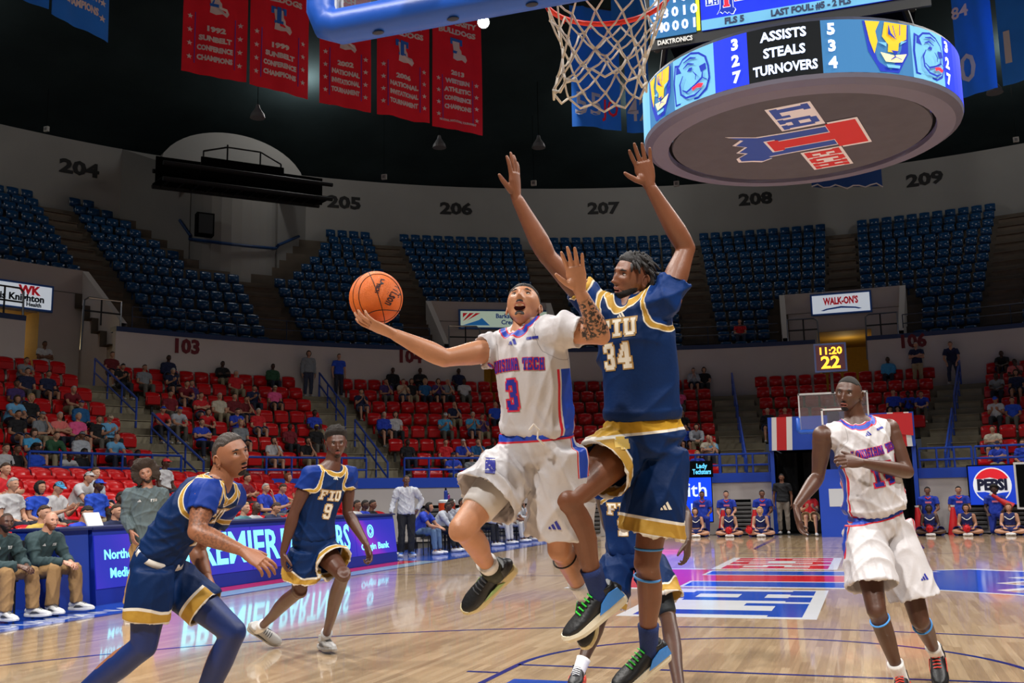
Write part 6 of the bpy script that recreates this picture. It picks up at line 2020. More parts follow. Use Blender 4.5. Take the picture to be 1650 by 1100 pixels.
# ------------------------------------------------------------------ far end: screens, soda sign, tunnel canopy
def wall_panel(name, x0, y0, x1, y1, R, label, cat, th=.12, m=BLACK):
    """flat framed panel standing at radius R, spanning pixels x0..x1 (y0 top, y1 bottom)"""
    P, Q = on_cyl(x0, y1, R), on_cyl(x1, y1, R)
    top = on_cyl((x0+x1)/2, y0, R)[2]
    z0 = (P[2]+Q[2])/2
    u = Q-P; u[2] = 0; W = np.linalg.norm(u); u = u/W
    n = np.cross(u, (0, 0, 1))
    c = (P+Q)/2; c[2] = z0
    o = empty(name, c, label, cat)
    H = top-z0
    MB().box(c+np.array([0, 0, H/2])-n*(-.0), (W, th, H), (u, n, (0, 0, 1))).build('case', m, o)
    return o, plane_fn(c+n*(th/2+.004), u, (0, 0, 1), n), W, H
o, fn, W, H = wall_panel('soda_sign', 1563, 748, 1643, 815, 17.2, 'square blue soda sign with red, white and blue disc reading PEPSI', 'sign')
SG_B = mat('soda_blue', (22, 66, 208), .4, emit=.5)
MB().prism([(-W/2+.04, .04), (W/2-.04, .04), (W/2-.04, H-.04), (-W/2+.04, H-.04)], fn, .01).build('face', SG_B, o)
cy, rr = H*.5, H*.43
circle = lambda r, a0=0, a1=360, n=32: [(r*math.cos(math.radians(a0+(a1-a0)*k/n)), cy+r*math.sin(math.radians(a0+(a1-a0)*k/n))) for k in range(n+1)]
MB().prism(circle(rr)[:-1], lambda a, b, c: fn(a, b, .012+c), .006).build('disc', mat('soda_white', (236, 238, 242), .4, emit=.5), o)
top_ = circle(rr*.93, 24, 156, 20)+[(-rr*.5, cy+rr*.36), (-rr*.1, cy+rr*.44), (rr*.4, cy+rr*.3)]
MB().prism(top_, lambda a, b, c: fn(a, b, .02+c), .004).build('red_wave', mat('soda_red', (222, 30, 44), .4, emit=.5), o)
bot_ = circle(rr*.93, 204, 336, 20)+[(rr*.5, cy-rr*.42), (rr*.1, cy-rr*.5), (-rr*.4, cy-rr*.36)]
MB().prism(bot_, lambda a, b, c: fn(a, b, .02+c), .004).build('blue_wave', SG_B, o)
text_mb('PEPSI', .42, lambda a, b, c: fn(a, cy+b, .026+c), .006, .025, width=rr*1.55).build('lettering', mat('soda_navy', (16, 22, 66), .5), o)
for k in (-1, 1):
    MB().box(fn(k*W*.35, H*.2, -.2), (.06, .3, .06)).build('bracket', DARK, o)
o, fn, W, H = wall_panel('black_display', 1640, 744, 1676, 820, 17.0, 'dark display board with a white frame at the right picture edge', 'display', m=WHITE)
MB().prism([(-W/2+.06, .06), (W/2-.06, .06), (W/2-.06, H-.06), (-W/2+.06, H-.06)], fn, .01).build('face', BLACK, o)
o, fn, W, H = wall_panel('video_board', 1062, 768, 1150, 842, 16.9, 'blue video board with white letters behind the leaping defender', 'screen')
MB().prism([(-W/2+.03, .03), (W/2-.03, .03), (W/2-.03, H-.03), (-W/2+.03, H-.03)], fn, .01).build('screen', led('led_royal', (20, 66, 220), .9), o)
text_mb('ith', .62, lambda a, b, c: fn(W*.22+a, H*.7+b, .012+c), .006, .006).build('lettering', C_TXT, o)
text_mb('RF', .42, lambda a, b, c: fn(W*.25+a, H*.3+b, .012+c), .006, .006, width=.55).build('lettering', C_TXT, o)
MB().prism([(-W/2+.03, .03), (-W*.05, .03), (-W*.1, .16), (-W/2+.03, .2)], lambda a, b, c: fn(a, b, .012+c), .004).build('pink_swirl', led('led_pink', (230, 40, 170), 1.), o)
o, fn, W, H = wall_panel('ribbon_display', 1062, 743, 1149, 769, 17.0, 'narrow black ribbon display with blue script above the video board', 'screen')
text_mb('TECH', .3, lambda a, b, c: fn(W*.07-.4+a, H*.5+b, .012+c), .006, .012, width=.8).build('lettering', C_BLUE, o)
text_mb('Lady', .2, lambda a, b, c: fn(W*.29+a, H*.68+b, .012+c), .006, .006, width=W*.2).build('lettering', led('led_cyan', (90, 190, 235), 1.2), o)
text_mb('Techsters', .22, lambda a, b, c: fn(W*.29+a, H*.32+b, .012+c), .006, .006, width=W*.34).build('lettering', MATS['led_cyan'], o)
# canopy over the far tunnel
P, Q = ring(17.3, -7.0), ring(17.3, 7.3)
u = nrm(Q-P); W = np.linalg.norm(Q-P); n = np.cross(u, (0, 0, 1))
cn = empty('tunnel_canopy', (P+Q)/2, 'blue tunnel canopy with red and white end stripes behind the far basket', 'canopy')
z0, z1 = 2.58, 3.62
fnK = plane_fn((P+Q)/2+np.array([0, 0, z0]), u, (0, 0, 1), n)
MB().prism([(-W/2, 0), (W/2, 0), (W/2, z1-z0), (-W/2, z1-z0)], fnK, .25).build('panel', mat('canopy_blue', (24, 74, 190), .45), cn)
for s in (-1, 1):
    for k, (a, b, m) in enumerate(((.02, .055, WHITE), (.055, .125, RED), (.125, .165, WHITE))):
        MB().prism([(s*W*(.5-a), 0), (s*W*(.5-b), 0), (s*W*(.5-b-.01), z1-z0), (s*W*(.5-a-.01), z1-z0)][::s], lambda p, q, w_: fnK(p, q, .25+w_), .012).build('stripe', m, cn)
MB().prism([(W*.12, .55), (W*.49, .32), (W*.49, 1.0), (W*.2, 1.0)], lambda p, q, w_: fnK(p, q, .27+w_), .01).build('red_swoosh', mat('canopy_red', (222, 40, 48), .45), cn)
for s in (-1, 1):
    MB().box((P+Q)/2+u*s*(W/2-.06)+np.array([0, 0, 1.3]), (.12, .16, 2.6), (u, n, (0, 0, 1))).build('post', BLUE, cn)
# dark tunnel behind the canopy
mb = MB()
for a in (-6.9, 7.3):
    mb.quad(ring(17.7, a, 0), ring(25, a*.75, 0), ring(25, a*.75, 2.7), ring(17.7, a, 2.7))
mb.quad(ring(23, -6, 0), ring(23, 6, 0), ring(23, 6, 2.7), ring(23, -6, 2.7))
mb.quad(ring(17.6, -6.9, 2.75), ring(17.6, 7.3, 2.75), ring(25, 5.4, 2.75), ring(25, -5.2, 2.75))
tag(mb.build('wall_far_tunnel', mat('tunnel_dark', (34, 36, 40), .8)), kind='structure')
for k, (a, wd) in enumerate(((-5.5, .8), (-2.6, .7), (5.4, .8), (2.6, .7))):
    cu = MB(); c = ring(18.6, a)
    pts = [c+np.array([wd*(t/10-.5), .07*math.sin(t*1.9), 0]) for t in range(11)]
    vs = [p+np.array([0, 0, z]) for z in (.02, 2.55) for p in pts]+[p+np.array([0, .03, z]) for z in (.02, 2.55) for p in pts]
    cu.add(vs, [(i, i+1, 12+i, 11+i) for i in range(10)]+[(22+i+1, 22+i, 33+i, 34+i) for i in range(10)])
    o = cu.build('tunnel_curtain', mat('curtain_black', (20, 22, 24), .9), org=c, smooth=True)
    tag(o, 'black pleated curtain under the canopy, '+('outer left', 'inner left', 'outer right', 'inner right')[k], 'curtain', 'tunnel curtains')
# orange cooler with bottles on the home bench
P = on_plane(738, 878); P = np.array([-9.6, 22.9, 0])
ck = empty('bench_table', P, 'small dark table behind the home bench carrying the orange cooler', 'table')
MB().box(P+np.array([0, 0, .72]), (.6, 1.0, .05)).build('table_top', DARK, ck)
for a in (-.25, .25):
    for b in (-.45, .45): MB().box(P+np.array([a, b, .35]), (.05, .05, .7)).build('leg', DARK, ck)
P = P+np.array([0, 0, .746])
co = empty('drink_cooler', P, 'orange round drink cooler with a red lid behind the home bench', 'cooler')
MB().tube([P, P+np.array([0, 0, .02]), P+np.array([0, 0, .42])], [.19, .2, .22], 20).build('body', mat('cooler_orange', (232, 78, 30), .5), co)
MB().tube([P+np.array([0, 0, .42]), P+np.array([0, 0, .47]), P+np.array([0, 0, .5])], [.225, .225, .18], 20).build('lid', mat('cooler_lid', (214, 226, 226), .5), co)
MB().tube([P+np.array([.2, 0, .08]), P+np.array([.26, 0, .08])], .02, 8).build('tap', WHITE, co)
for dx, h, c, l in ((-.06, .3, (30, 60, 150), 'tall blue sport bottle standing on the orange cooler'), (.1, .16, (130, 60, 120), 'small violet sport bottle standing on the orange cooler')):
    q = P+np.array([0, dx, .5])
    bt = empty('sport_bottle', q, l, 'bottle')
    MB().tube([q, q+np.array([0, 0, h*.7]), q+np.array([0, 0, h*.8])], [.05, .05, .03], 12).build('body', mat('bottle_%d' % c[0], c, .4), bt)
    MB().tube([q+np.array([0, 0, h*.8]), q+np.array([0, 0, h])], [.03, .02], 10).build('cap', BLACK, bt)
# ------------------------------------------------------------------ crowd: shared figures, coloured per person
M_SKIN = mat('crowd_skin', (200, 150, 120), .5, objcol=True, var=.05, scale=20)
M_TOP = mat('crowd_top', (200, 200, 200), .8, objcol=True, var=.06, scale=9, bump=.3, bscale=25)
M_LEG = mat('crowd_trousers', (80, 80, 90), .8, objcol=True, var=.06, scale=9, bump=.3, bscale=25)
M_HAIR = mat('crowd_hair', (40, 30, 24), .75, objcol=True, var=.15, scale=60, bump=.5, bscale=160)
M_SHOE = mat('crowd_shoe', (60, 60, 60), .6, objcol=True)
def mir(p): return (-p[0], p[1], p[2])
def jp(**k):
    """left side given; right mirrored unless given"""
    for n in list(k):
        if n.endswith('L') and n[:-1]+'R' not in k: k[n[:-1]+'R'] = mir(k[n])
    return k
V3 = lambda *a: np.array(a, float)
def sitting(**o):
    b = dict(pelvis=(0, .02, .53), chest=(0, .05, .80), neck=(0, .02, .99), head=(0, -.015, 1.165), hf=(0, -1, .02), hu=(0, 0, 1), shL=(.185, .03, .94), elL=(.23, -.02, .68), wrL=(.12, -.2, .62),
             hipL=(.09, -.02, .52), knL=(.13, -.42, .53), anL=(.13, -.46, .10), toL=(.14, -.66, .10))
    b.update(o); return jp(**b)
POSES = {
 'lap': (sitting(), (0, -1, -.2), (0, 0, -1)),
 'forward': (sitting(chest=(0, -.07, .78), neck=(0, -.2, .93), head=(0, -.27, 1.08), shL=(.18, -.17, .89), elL=(.2, -.36, .66), wrL=(.06, -.52, .62)), (-.3, -1, -.3), (-.5, 0, -1)),
 'clap': (sitting(elL=(.22, -.1, .70), wrL=(.05, -.25, .86)), (-.1, -.5, .9), (-1, 0, 0)),
 'crossed': (sitting(elL=(.24, -.1, .72), wrL=(-.08, -.2, .76), elR=(-.24, -.1, .72), wrR=(.08, -.17, .8)), (-1, -.3, 0), (0, 1, 0)),
 'phone': (sitting(head=(0, -.05, 1.15), hf=(0, -1, -.35), elL=(.22, -.08, .70), wrL=(.09, -.32, .78)), (-.2, -.8, .5), (-.6, .3, .5)),
 'chin': (sitting(elL=(.2, -.2, .68), wrL=(.05, -.16, .98), elR=(-.22, -.05, .68), wrR=(.06, -.24, .68)), (-.2, 0, 1), (-.5, .6, 0)),
 'stand': (jp(pelvis=(0, 0, .96), chest=(0, .02, 1.24), neck=(0, 0, 1.47), head=(0, -.03, 1.65), hf=(0, -1, 0), hu=(0, 0, 1), shL=(.19, 0, 1.42), elL=(.25, .03, 1.14), wrL=(.25, -.06, .88), hipL=(.09, 0, .93), knL=(.11, -.02, .5), anL=(.11, .03, .1), toL=(.14, -.16, .1)), (0, -.1, -1), (-1, 0, 0)),
 'stand_crossed': (jp(pelvis=(0, 0, .96), chest=(0, .02, 1.24), neck=(0, 0, 1.47), head=(0, -.03, 1.65), hf=(0, -1, 0), hu=(0, 0, 1), shL=(.19, 0, 1.42), elL=(.25, -.1, 1.16), wrL=(-.06, -.2, 1.2), elR=(-.25, -.1, 1.16), wrR=(.06, -.17, 1.25), hipL=(.09, 0, .93), knL=(.11, -.02, .5), anL=(.13, .03, .1), toL=(.16, -.16, .1)), (-1, -.2, 0), (0, 1, 0)),
 'lean_rail': (jp(pelvis=(0, .1, .92), chest=(0, -.05, 1.14), neck=(0, -.22, 1.3), head=(0, -.3, 1.46), hf=(0, -1, 0), hu=(0, -.1, 1), shL=(.19, -.2, 1.25), elL=(.26, -.2, .95), wrL=(.16, -.3, .78), hipL=(.09, .08, .9), knL=(.14, .02, .48), anL=(.15, .06, .1), toL=(.18, -.13, .1)), (0, -.3, -1), (-.3, -.5, 0)),
 'floor': (jp(pelvis=(0, 0, .14), chest=(0, .02, .38), neck=(0, -.01, .57), head=(0, -.04, .735), hf=(0, -1, 0), hu=(0, 0, 1), shL=(.165, 0, .53), elL=(.22, -.06, .3), wrL=(.15, -.24, .2), hipL=(.09, -.03, .12), knL=(.34, -.28, .12), anL=(.06, -.4, .09), toL=(-.1, -.5, .1)), (-.2, -1, 0), (0, 0, -1)),
 'kneel': (jp(pelvis=(0, 0, .52), chest=(0, .02, .8), neck=(0, 0, 1.0), head=(0, -.03, 1.175), hf=(0, -1, 0), hu=(0, 0, 1), shL=(.195, 0, .95), elL=(.25, -.04, .7), wrL=(.16, -.3, .62), elR=(-.26, .0, .68), wrR=(-.2, -.2, .56), hipL=(.09, -.02, .5), knL=(.13, -.42, .5), anL=(.13, -.38, .1), toL=(.14, -.58, .1), hipR=(-.09, -.02, .5), knR=(-.12, -.14, .08), anR=(-.12, .28, .1), toR=(-.12, .34, .0)), (0, -1, -.4), (0, 0, -1)),
}
PROTO = {}
def proto(name):
    if name in PROTO: return PROTO[name]
    J, fd, pn = POSES[name]
    f = Fig(J, .95)
    st = {}
    V, Fc, _ = f.body(voxel=.017, smooth=4)
    h = Head(f, st)
    Vs, Fs = [V], [tuple(int(i) for i in q) for q in Fc]
    n = len(V); hv, hf_ = h.skin()
    Vs.append(hv); Fs += [tuple(int(i)+n for i in q) for q in hf_]; n += len(hv)
    for sd in ('L', 'R'):
        m_ = np.array([1 if sd == 'L' else -1, 1, 1])
        v, q, _ = hand(f.J, sd, .95, np.array(fd)*m_, np.array(pn)*m_, [.35, .4, .45, .5], .06, .4, voxel=.007)
        Vs.append(v); Fs += [tuple(int(i)+n for i in x) for x in q]; n += len(v)
    D = {'J': f.J, 'body': mesh_np('person', np.vstack(Vs), Fs, M_SKIN, (0, 0, 0))}
    V, Fc = jersey(f, off=.014, sleeve=.62, voxel=.017, amp=.012, hem_t=-.06, waist=.035, seed=len(PROTO))
    D['short'] = mesh_np('shirt', V, Fc, M_TOP, (0, 0, 0))
    def ls(mb):
        for sd in ('L', 'R'):
            f.seg(mb, 'sh'+sd, 'el'+sd, Fig.UA, .016); mb.ball(f.J['el'+sd], .055, 10, 8); f.seg(mb, 'el'+sd, 'wr'+sd, [(-.03, .044), (.3, .046), (.7, .036), (.95, .034)], .013)
    V, Fc = jersey(f, off=.018, sleeve=.62, voxel=.017, amp=.012, hem_t=-.06, waist=.04, seed=len(PROTO), extra=ls)
    D['long'] = mesh_np('shirt', V, Fc, M_TOP, (0, 0, 0))
    V, Fc = jersey(f, off=.008, sleeve=0., voxel=.015, amp=.004, hem_t=.25, waist=.0, seed=1)
    D['tank'] = mesh_np('top', V, Fc, M_TOP, (0, 0, 0))
    mb = MB()
    prof = [(-.13, .135, .115), (0, .168, .126), (.12, .152, .113)]
    mb.tube([f.spine(max(t, 0))+(f.J['pelvis']-f.spine(.1))*(-t/.1 if t < 0 else 0) for t, a, b in prof], [(a*.95+.012, b*.95+.012) for t, a, b in prof], 20, hint=f.hlat)
    for sd in ('L', 'R'):
        f.seg(mb, 'hip'+sd, 'kn'+sd, Fig.TH, .014); mb.ball(f.J['kn'+sd], .07, 10, 8)
        f.seg(mb, 'kn'+sd, 'an'+sd, [(-.03, .06), (.3, .06), (.7, .05), (.93, .05)], .014)
    V, Fc, Nn = remesh(mb, .018, 4)
    D['trousers'] = mesh_np('trousers', folds(V, Nn, 1, f.up, 3, .008), Fc, M_LEG, (0, 0, 0))
    V, Fc = shorts(f, hem=.75, voxel=.017, amp=.008)
    D['shorts'] = mesh_np('shorts', V, Fc, M_LEG, (0, 0, 0))
    for nm, mk, hh, bp, fr in (('short_hair', lambda L, D_: m_scalp(L, D_, .05, -.05), .014, .3, 160.), ('long_hair', lambda L, D_: np.maximum(m_scalp(L, D_, .055, -.06), np.where((L[:, 1] < .02) & (np.abs(L[:, 0]) > .02), (L[:, 2]+.12)*20, -1)), .026, .3, 120.),
                               ('big_hair', lambda L, D_: m_scalp(L, D_, .045, -.07), .055, .3, 110.), ('cap', lambda L, D_: (L[:, 2]-.035-.02*sstep(-L[:, 1], 0, .08))*40, .014, .0, 1.)):
        root = bpy.data.objects.new('tmp', None); root['_org'] = (0., 0., 0.)
        mk_ = h.shell(mk, hh, nm, M_HAIR, root, bump=bp, freq=fr)
        me = mk_.data; bpy.data.objects.remove(mk_); bpy.data.objects.remove(root)
        D[nm] = me
    br = MB(); c = h.w(np.array([0, .0, .052]))
    P = lambda a, b, z: h.w(np.array([a, b, z]))
    poly = [(-.07, .06), (-.066, .1), (-.04, .145), (0, .158), (.04, .145), (.066, .1), (.07, .06)]
    br.prism(poly, lambda u, v, w_: P(u, v, .045-.15*(v-.06)+w_), .006)
    D['brim'] = br.mesh('brim', M_HAIR)
    fc = MB()
    for s_ in (-1, 1):
        yy = head_pts(nrm_rows(np.array([[s_*.41, .84, .05]])), st)[0, 1]
        fc.ball(h.w(np.array([s_*.031, yy-.002, .005])), (.012, .006, .0058), 8, 6, (h.x, h.y, h.z))
        fc.tube([h.w(np.array([s_*.016, yy+.012, .024])), h.w(np.array([s_*.032, yy+.010, .029])), h.w(np.array([s_*.047, yy-.004, .023]))], .0035, 5)
    yy = head_pts(nrm_rows(np.array([[0, .84, -.56]])), st)[0, 1]
    fc.tube([h.w(np.array([-.02, yy-.004, -.068])), h.w(np.array([0, yy+.004, -.070])), h.w(np.array([.02, yy-.004, -.068]))], .0032, 5)
    D['features'] = fc.mesh('facial_features', mat('features_dark', (52, 30, 24), .6))
    sh = MB()
    if name in ('lap',) or True:
        for sd in ('L', 'R'):
            an, to = f.J['an'+sd], f.J['to'+sd]; y = nrm(to-an)
            dn = V3(0, 0, -1) if abs(y[2]) < .5 else nrm(an-f.J['kn'+sd])
            b = an+dn*.05
            sh.tube([b-y*.07, b-y*.05, b+y*.03, b+y*.12, b+y*.19, b+y*.205], [(.02, .02), (.036, .05), (.042, .052), (.046, .036), (.038, .028), (.015, .012)], 12, hint=np.cross(y, dn))
    D['shoes'] = sh.mesh('shoes', M_SHOE, smooth=True)
    PROTO[name] = D
    return D
SKINS = [(196, 146, 118), (178, 128, 100), (206, 158, 132), (122, 80, 58), (74, 48, 36), (164, 116, 90)]
def color(o, c):
    o.color = lin(c)
def person(pose_, loc, rot, top, label, cat='person', group=None, skin=0, hair=('short_hair', (50, 36, 26)), sleeve='short', legs=('trousers', (52, 58, 80)), cap=None, shoe_c=(190, 190, 190), s=1.):
    D = proto(pose_)
    r = link('person', D['body'], None, loc)
    r.rotation_euler = (0, 0, rot); r.scale = (s, s, s)
    color(r, SKINS[skin] if isinstance(skin, int) else skin)
    def kid(nm, key, c):
        o = bpy.data.objects.new(nm, D[key]); COL.objects.link(o); o.parent = r; color(o, c); return o
    kid({'tank': 'top'}.get(sleeve, 'shirt'), sleeve, top)
    kid(legs[0], legs[0], legs[1])
    kid('shoes', 'shoes', shoe_c)
    kid('facial_features', 'features', (60, 40, 30))
    if hair: kid('hair', hair[0], hair[1])
    if cap: 
        c = kid('cap', 'cap', cap)
        b = bpy.data.objects.new('brim', D['brim']); COL.objects.link(b); b.parent = c; color(b, cap)
    tag(r, label, cat, group)
    return r

COLS = dict(navy=(24, 34, 70), black=(22, 22, 26), white=(196, 196, 198), red=(204, 30, 40), darkred=(110, 26, 34), blue=(30, 76, 200), royal=(36, 66, 190), teal=(30, 96, 150), cyan=(70, 160, 210), lightblue=(110, 176, 222), pink=(236, 92, 150), salmon=(232, 120, 116), grey=(130, 136, 142), cream=(206, 198, 176), purple=(70, 50, 110), green=(40, 84, 56), yellow=(206, 174, 80), maroon=(120, 20, 36), beige=(200, 178, 150), lightgrey=(176, 182, 190))
CNAME = dict(darkred='dark red', lightblue='light blue', lightgrey='pale grey', royal='royal blue', teal='deep blue')
H_BR, H_BK, H_BL, H_GR, H_RD = (62, 42, 28), (24, 20, 18), (186, 150, 100), (170, 168, 164), (120, 66, 40)
# x, y of the head in the photograph, top colour, skin, hair kind and colour, pose, options
CROWD = """79 592 navy 1 s BK lap
36 588 grey 1 s BR forward
44 607 navy 0 s BK lap
27 618 purple 3 s BK lap
112 625 maroon 0 s GR forward
19 642 lightblue 1 l BR forward
50 644 black 0 l BL lap
131 656 teal 0 c purple lap L
160 666 black 0 s BR lap
29 673 black 1 s BK lap
68 672 grey 0 c grey chin
96 680 salmon 0 s GR crossed
126 682 pink 0 s GR lap
176 676 lightblue 0 c beige phone
132 698 lightgrey 3 c grey lap L
53 700 cyan 0 l BR phone
82 699 green 0 s BR forward L
180 706 lightblue 0 n GR forward
29 708 black 3 s BK chin
10 713 white 0 s BR lap
58 722 blue 4 b BK lap
104 718 white 4 s BK forward
136 720 black 4 l BK chin
222 726 darkred 4 s BK lap
181 570 darkred 0 s BR lap
197 597 black 1 s BK phone
233 597 grey 1 s BR lap
272 577 navy 4 s BK lap L
359 580 black 4 s BK crossed L
440 586 green 4 s BK lap L
278 603 navy 0 s GR phone
309 616 purple 0 s BR lap
275 627 maroon 1 s BK lap
296 628 maroon 0 s BR forward
380 611 red 0 s GR lap
409 615 navy 1 s BK phone
443 625 pink 1 c cream lap
257 649 red 0 c blue forward
284 652 lightgrey 0 c blue forward
324 636 red 0 s BR crossed
354 636 cream 0 s GR lap
378 636 darkred 0 s BR lap
397 636 darkred 1 s BK chin
330 668 red 0 l BR forward
382 668 royal 0 s BR phone
416 670 red 0 s GR lap
507 659 royal 4 s BK lap
325 686 royal 0 s BR crossed
388 690 grey 0 s BL lap
467 692 maroon 4 s BK lap
510 685 black 4 c yellow lap
441 708 white 0 l BK chin
496 708 black 1 l BK chin
633 593 black 4 s BK lap L
677 593 black 4 s BK crossed L
739 593 navy 4 s BK lap
622 607 purple 1 s BK chin
650 607 beige 0 s BR clap
663 608 black 1 l BR lap
685 610 teal 0 l BL lap
706 609 purple 0 l BR clap
721 609 grey 0 s GR chin
748 609 white 4 s BK lap
582 632 navy 0 s BK clap
732 646 navy 0 n GR chin
798 648 blue 0 n GR lap
619 676 royal 0 s GR lap L
637 677 white 0 l BR lap
717 676 cyan 0 c white phone
762 676 cyan 0 s GR clap
777 678 purple 1 s BR clap
657 722 black 4 s BK lap
718 705 red 0 s BR lap
746 703 royal 0 c white chin
770 705 teal 0 s BR chin
794 705 black 4 s BK lap
730 725 royal 1 c navy crossed
760 735 grey 0 s BR lap
1117 592 lightgrey 0 s BR clap L
1134 592 black 0 l BK lap
1094 632 pink 4 s BK lap
1099 661 black 1 s GR lap
1121 690 lightgrey 0 l BK forward L
1141 701 cream 0 n GR crossed
1104 694 blue 1 s BK lap
1123 721 royal 0 l BL lap
1145 717 lightblue 0 s GR chin
1237 670 black 0 s GR lap L
1265 668 red 0 s BR lap
1430 577 cyan 4 s BK lap L
1439 632 royal 0 s BR lap
1463 636 royal 4 s BK phone
1484 626 royal 0 s BK forward
1615 576 black 4 s BK forward
1634 577 salmon 4 s BK chin
1606 606 grey 4 s BK forward
1637 603 navy 1 l BK lap
1603 637 white 1 c blue phone
1630 639 blue 1 s BK lap
1599 692 cream 0 s BR crossed
1606 706 royal 0 c navy crossed
1647 706 royal 1 s BR lap"""
RISERS = """65 770 blue 1 l BK lap
92 771 white 0 c cyan phone
125 762 white 0 c white forward
153 761 lightgrey 0 s BR lap L
158 793 blue 4 c blue lap
267 742 white 4 c red lap
312 774 blue 4 c blue lap
398 772 maroon 1 s BK crossed
428 779 royal 0 s GR chin
453 791 royal 0 s BR phone
464 775 red 0 l RD lap
20 790 white 0 s GR lap
8 760 red 0 s BR crossed
195 800 black 4 s BK lap
240 795 grey 0 s BR lap
345 790 maroon 1 s BK lap"""
HK = {'s': 'short_hair', 'l': 'long_hair', 'b': 'big_hair'}
HC = dict(BR=H_BR, BK=H_BK, BL=H_BL, GR=H_GR, RD=H_RD)
HN = dict(BR='brown hair', BK='black hair', BL='blond hair', GR='grey hair', RD='auburn hair')
ORD = ['front', 'second', 'third', 'fourth', 'fifth', 'sixth', 'seventh', 'top']
def block(x):
    for lim, s in ((235, 'by the tan tunnel'), (540, 'below the truss platform'), (880, 'below the ball'), (1150, 'behind the leaping defender'), (1500, 'behind far basket')):
        if x < lim: return s
    return 'far right block'
ENT = []
LEGC = [(52, 58, 80), (38, 40, 46), (96, 92, 84), (70, 84, 120), (150, 136, 108), (30, 34, 52)]
def parse(txt, riser):
    for li, l in enumerate(txt.split('\n')):
        p = l.split()
        x, y, c, sk_, hk, hc, ps = float(p[0]), float(p[1]), p[2], int(p[3]), p[4], p[5], p[6]
        long_ = len(p) > 7
        hz_ = 1.165 if ps != 'forward' else 1.08
        best = None
        if riser:
            for i, (rx, rz) in enumerate(RISER):
                v = ray(x, y); t = (rx+.0-CAM[0])/v[0]; P = CAM+v*t
                e = abs(P[2]-(rz+hz_))
                if best is None or e < best[0]: best = (e, i, np.array([rx, P[1], rz]), math.pi/2)
        else:
            for i in range(8):
                P = on_cyl(x, y, R_L(i)+.64+(.08 if i == 0 else 0))
                e = abs(P[2]-(Z_L(i)+hz_))
                a = math.atan2(P[0], P[1]-14.33)
                if best is None or e < best[0]: best = (e, i, np.array([P[0], P[1], Z_L(i)]), -a)
        cap = None; hair = None; hd = ''
        if hk == 'c': cap = COLS[hc]; hd = ', %s cap' % CNAME.get(hc, hc); hair = ('short_hair', H_BK)
        elif hk == 'n': hd = ', bald'
        else:
            hair = (HK[hk], HC[hc]); hd = ', %s%s' % ('long ' if hk == 'l' else ('bushy ' if hk == 'b' else 'short '), HN[hc])
        top = 'sweater' if long_ else ('shirt' if ps != 'forward' else 'top')
        lab = 'fan in %s %s%s, %s row, %s' % (CNAME.get(c, c), top, hd, ORD[best[1]], 'risers behind table' if riser else block(x))
        ENT.append(dict(x=x, lab=lab, args=(ps, best[2], best[3], COLS[c]), kw=dict(skin=sk_, hair=hair, cap=cap, sleeve='long' if long_ else 'short', legs=('trousers' if li % 3 else 'shorts', LEGC[li % 6]), s=.96+.01*(li % 7))))
parse(CROWD, False); parse(RISERS, True)
from collections import defaultdict
_d = defaultdict(list)
for e in ENT: _d[e['lab']].append(e)
for lab, es in _d.items():
    if len(es) > 1:
        es.sort(key=lambda e: e['x'])
        nm = {2: ['left one', 'right one'], 3: ['left one', 'middle one', 'right one']}[len(es)]
        for e, n in zip(es, nm): e['lab'] = lab+', '+n
for e in ENT:
    person(*e['args'], e['lab'], group='seated spectators', **e['kw'])
def on_ring_at(x, y, R, z):
    P = on_cyl(x, y, R); return np.array([P[0], P[1], z]), -math.atan2(P[0], P[1]-14.33)
# standing onlookers and the lone fan in the blue seats
P, a = on_ring_at(70, 590, 27.5, 5.04); person('stand_crossed', P, a, COLS['white'], 'man in white shirt standing with folded arms in the tan tunnel', skin=3, hair=('short_hair', H_BK), legs=('trousers', (120, 116, 112)))
P, a = on_ring_at(546, 600, 25.4, Z_L(7)); person('stand', P, a, COLS['blue'], 'man in blue shirt standing at the top of the stairs under number 104', legs=('trousers', (40, 44, 60)), s=.97)
P, a = on_ring_at(497, 595, 25.4, Z_L(7)); person('stand', P, a, COLS['grey'], 'person with long hair in grey leaning by the wall near the stairs', hair=('long_hair', H_BR), sleeve='long')
P, a = on_ring_at(1477, 575, 25.5, Z_L(7)); person('stand_crossed', P, a, COLS['navy'], 'man in navy shirt and khaki trousers standing below number 106', hair=('short_hair', H_GR), legs=('trousers', (170, 152, 118)))
P, a = on_ring_at(1535, 590, 24.9, Z_L(7)); person('lean_rail', P, a, COLS['navy'], 'man in navy shirt bending forward with hands on knees at the stair top', hair=('short_hair', H_BR), legs=('trousers', (44, 52, 76)))
P, a = on_ring_at(1192, 523, R_U(1)+.35, Z_U(1)); person('lap', P, a, COLS['red'], 'lone spectator in red and white sitting in the dark blue seats', hair=('short_hair', H_BR))

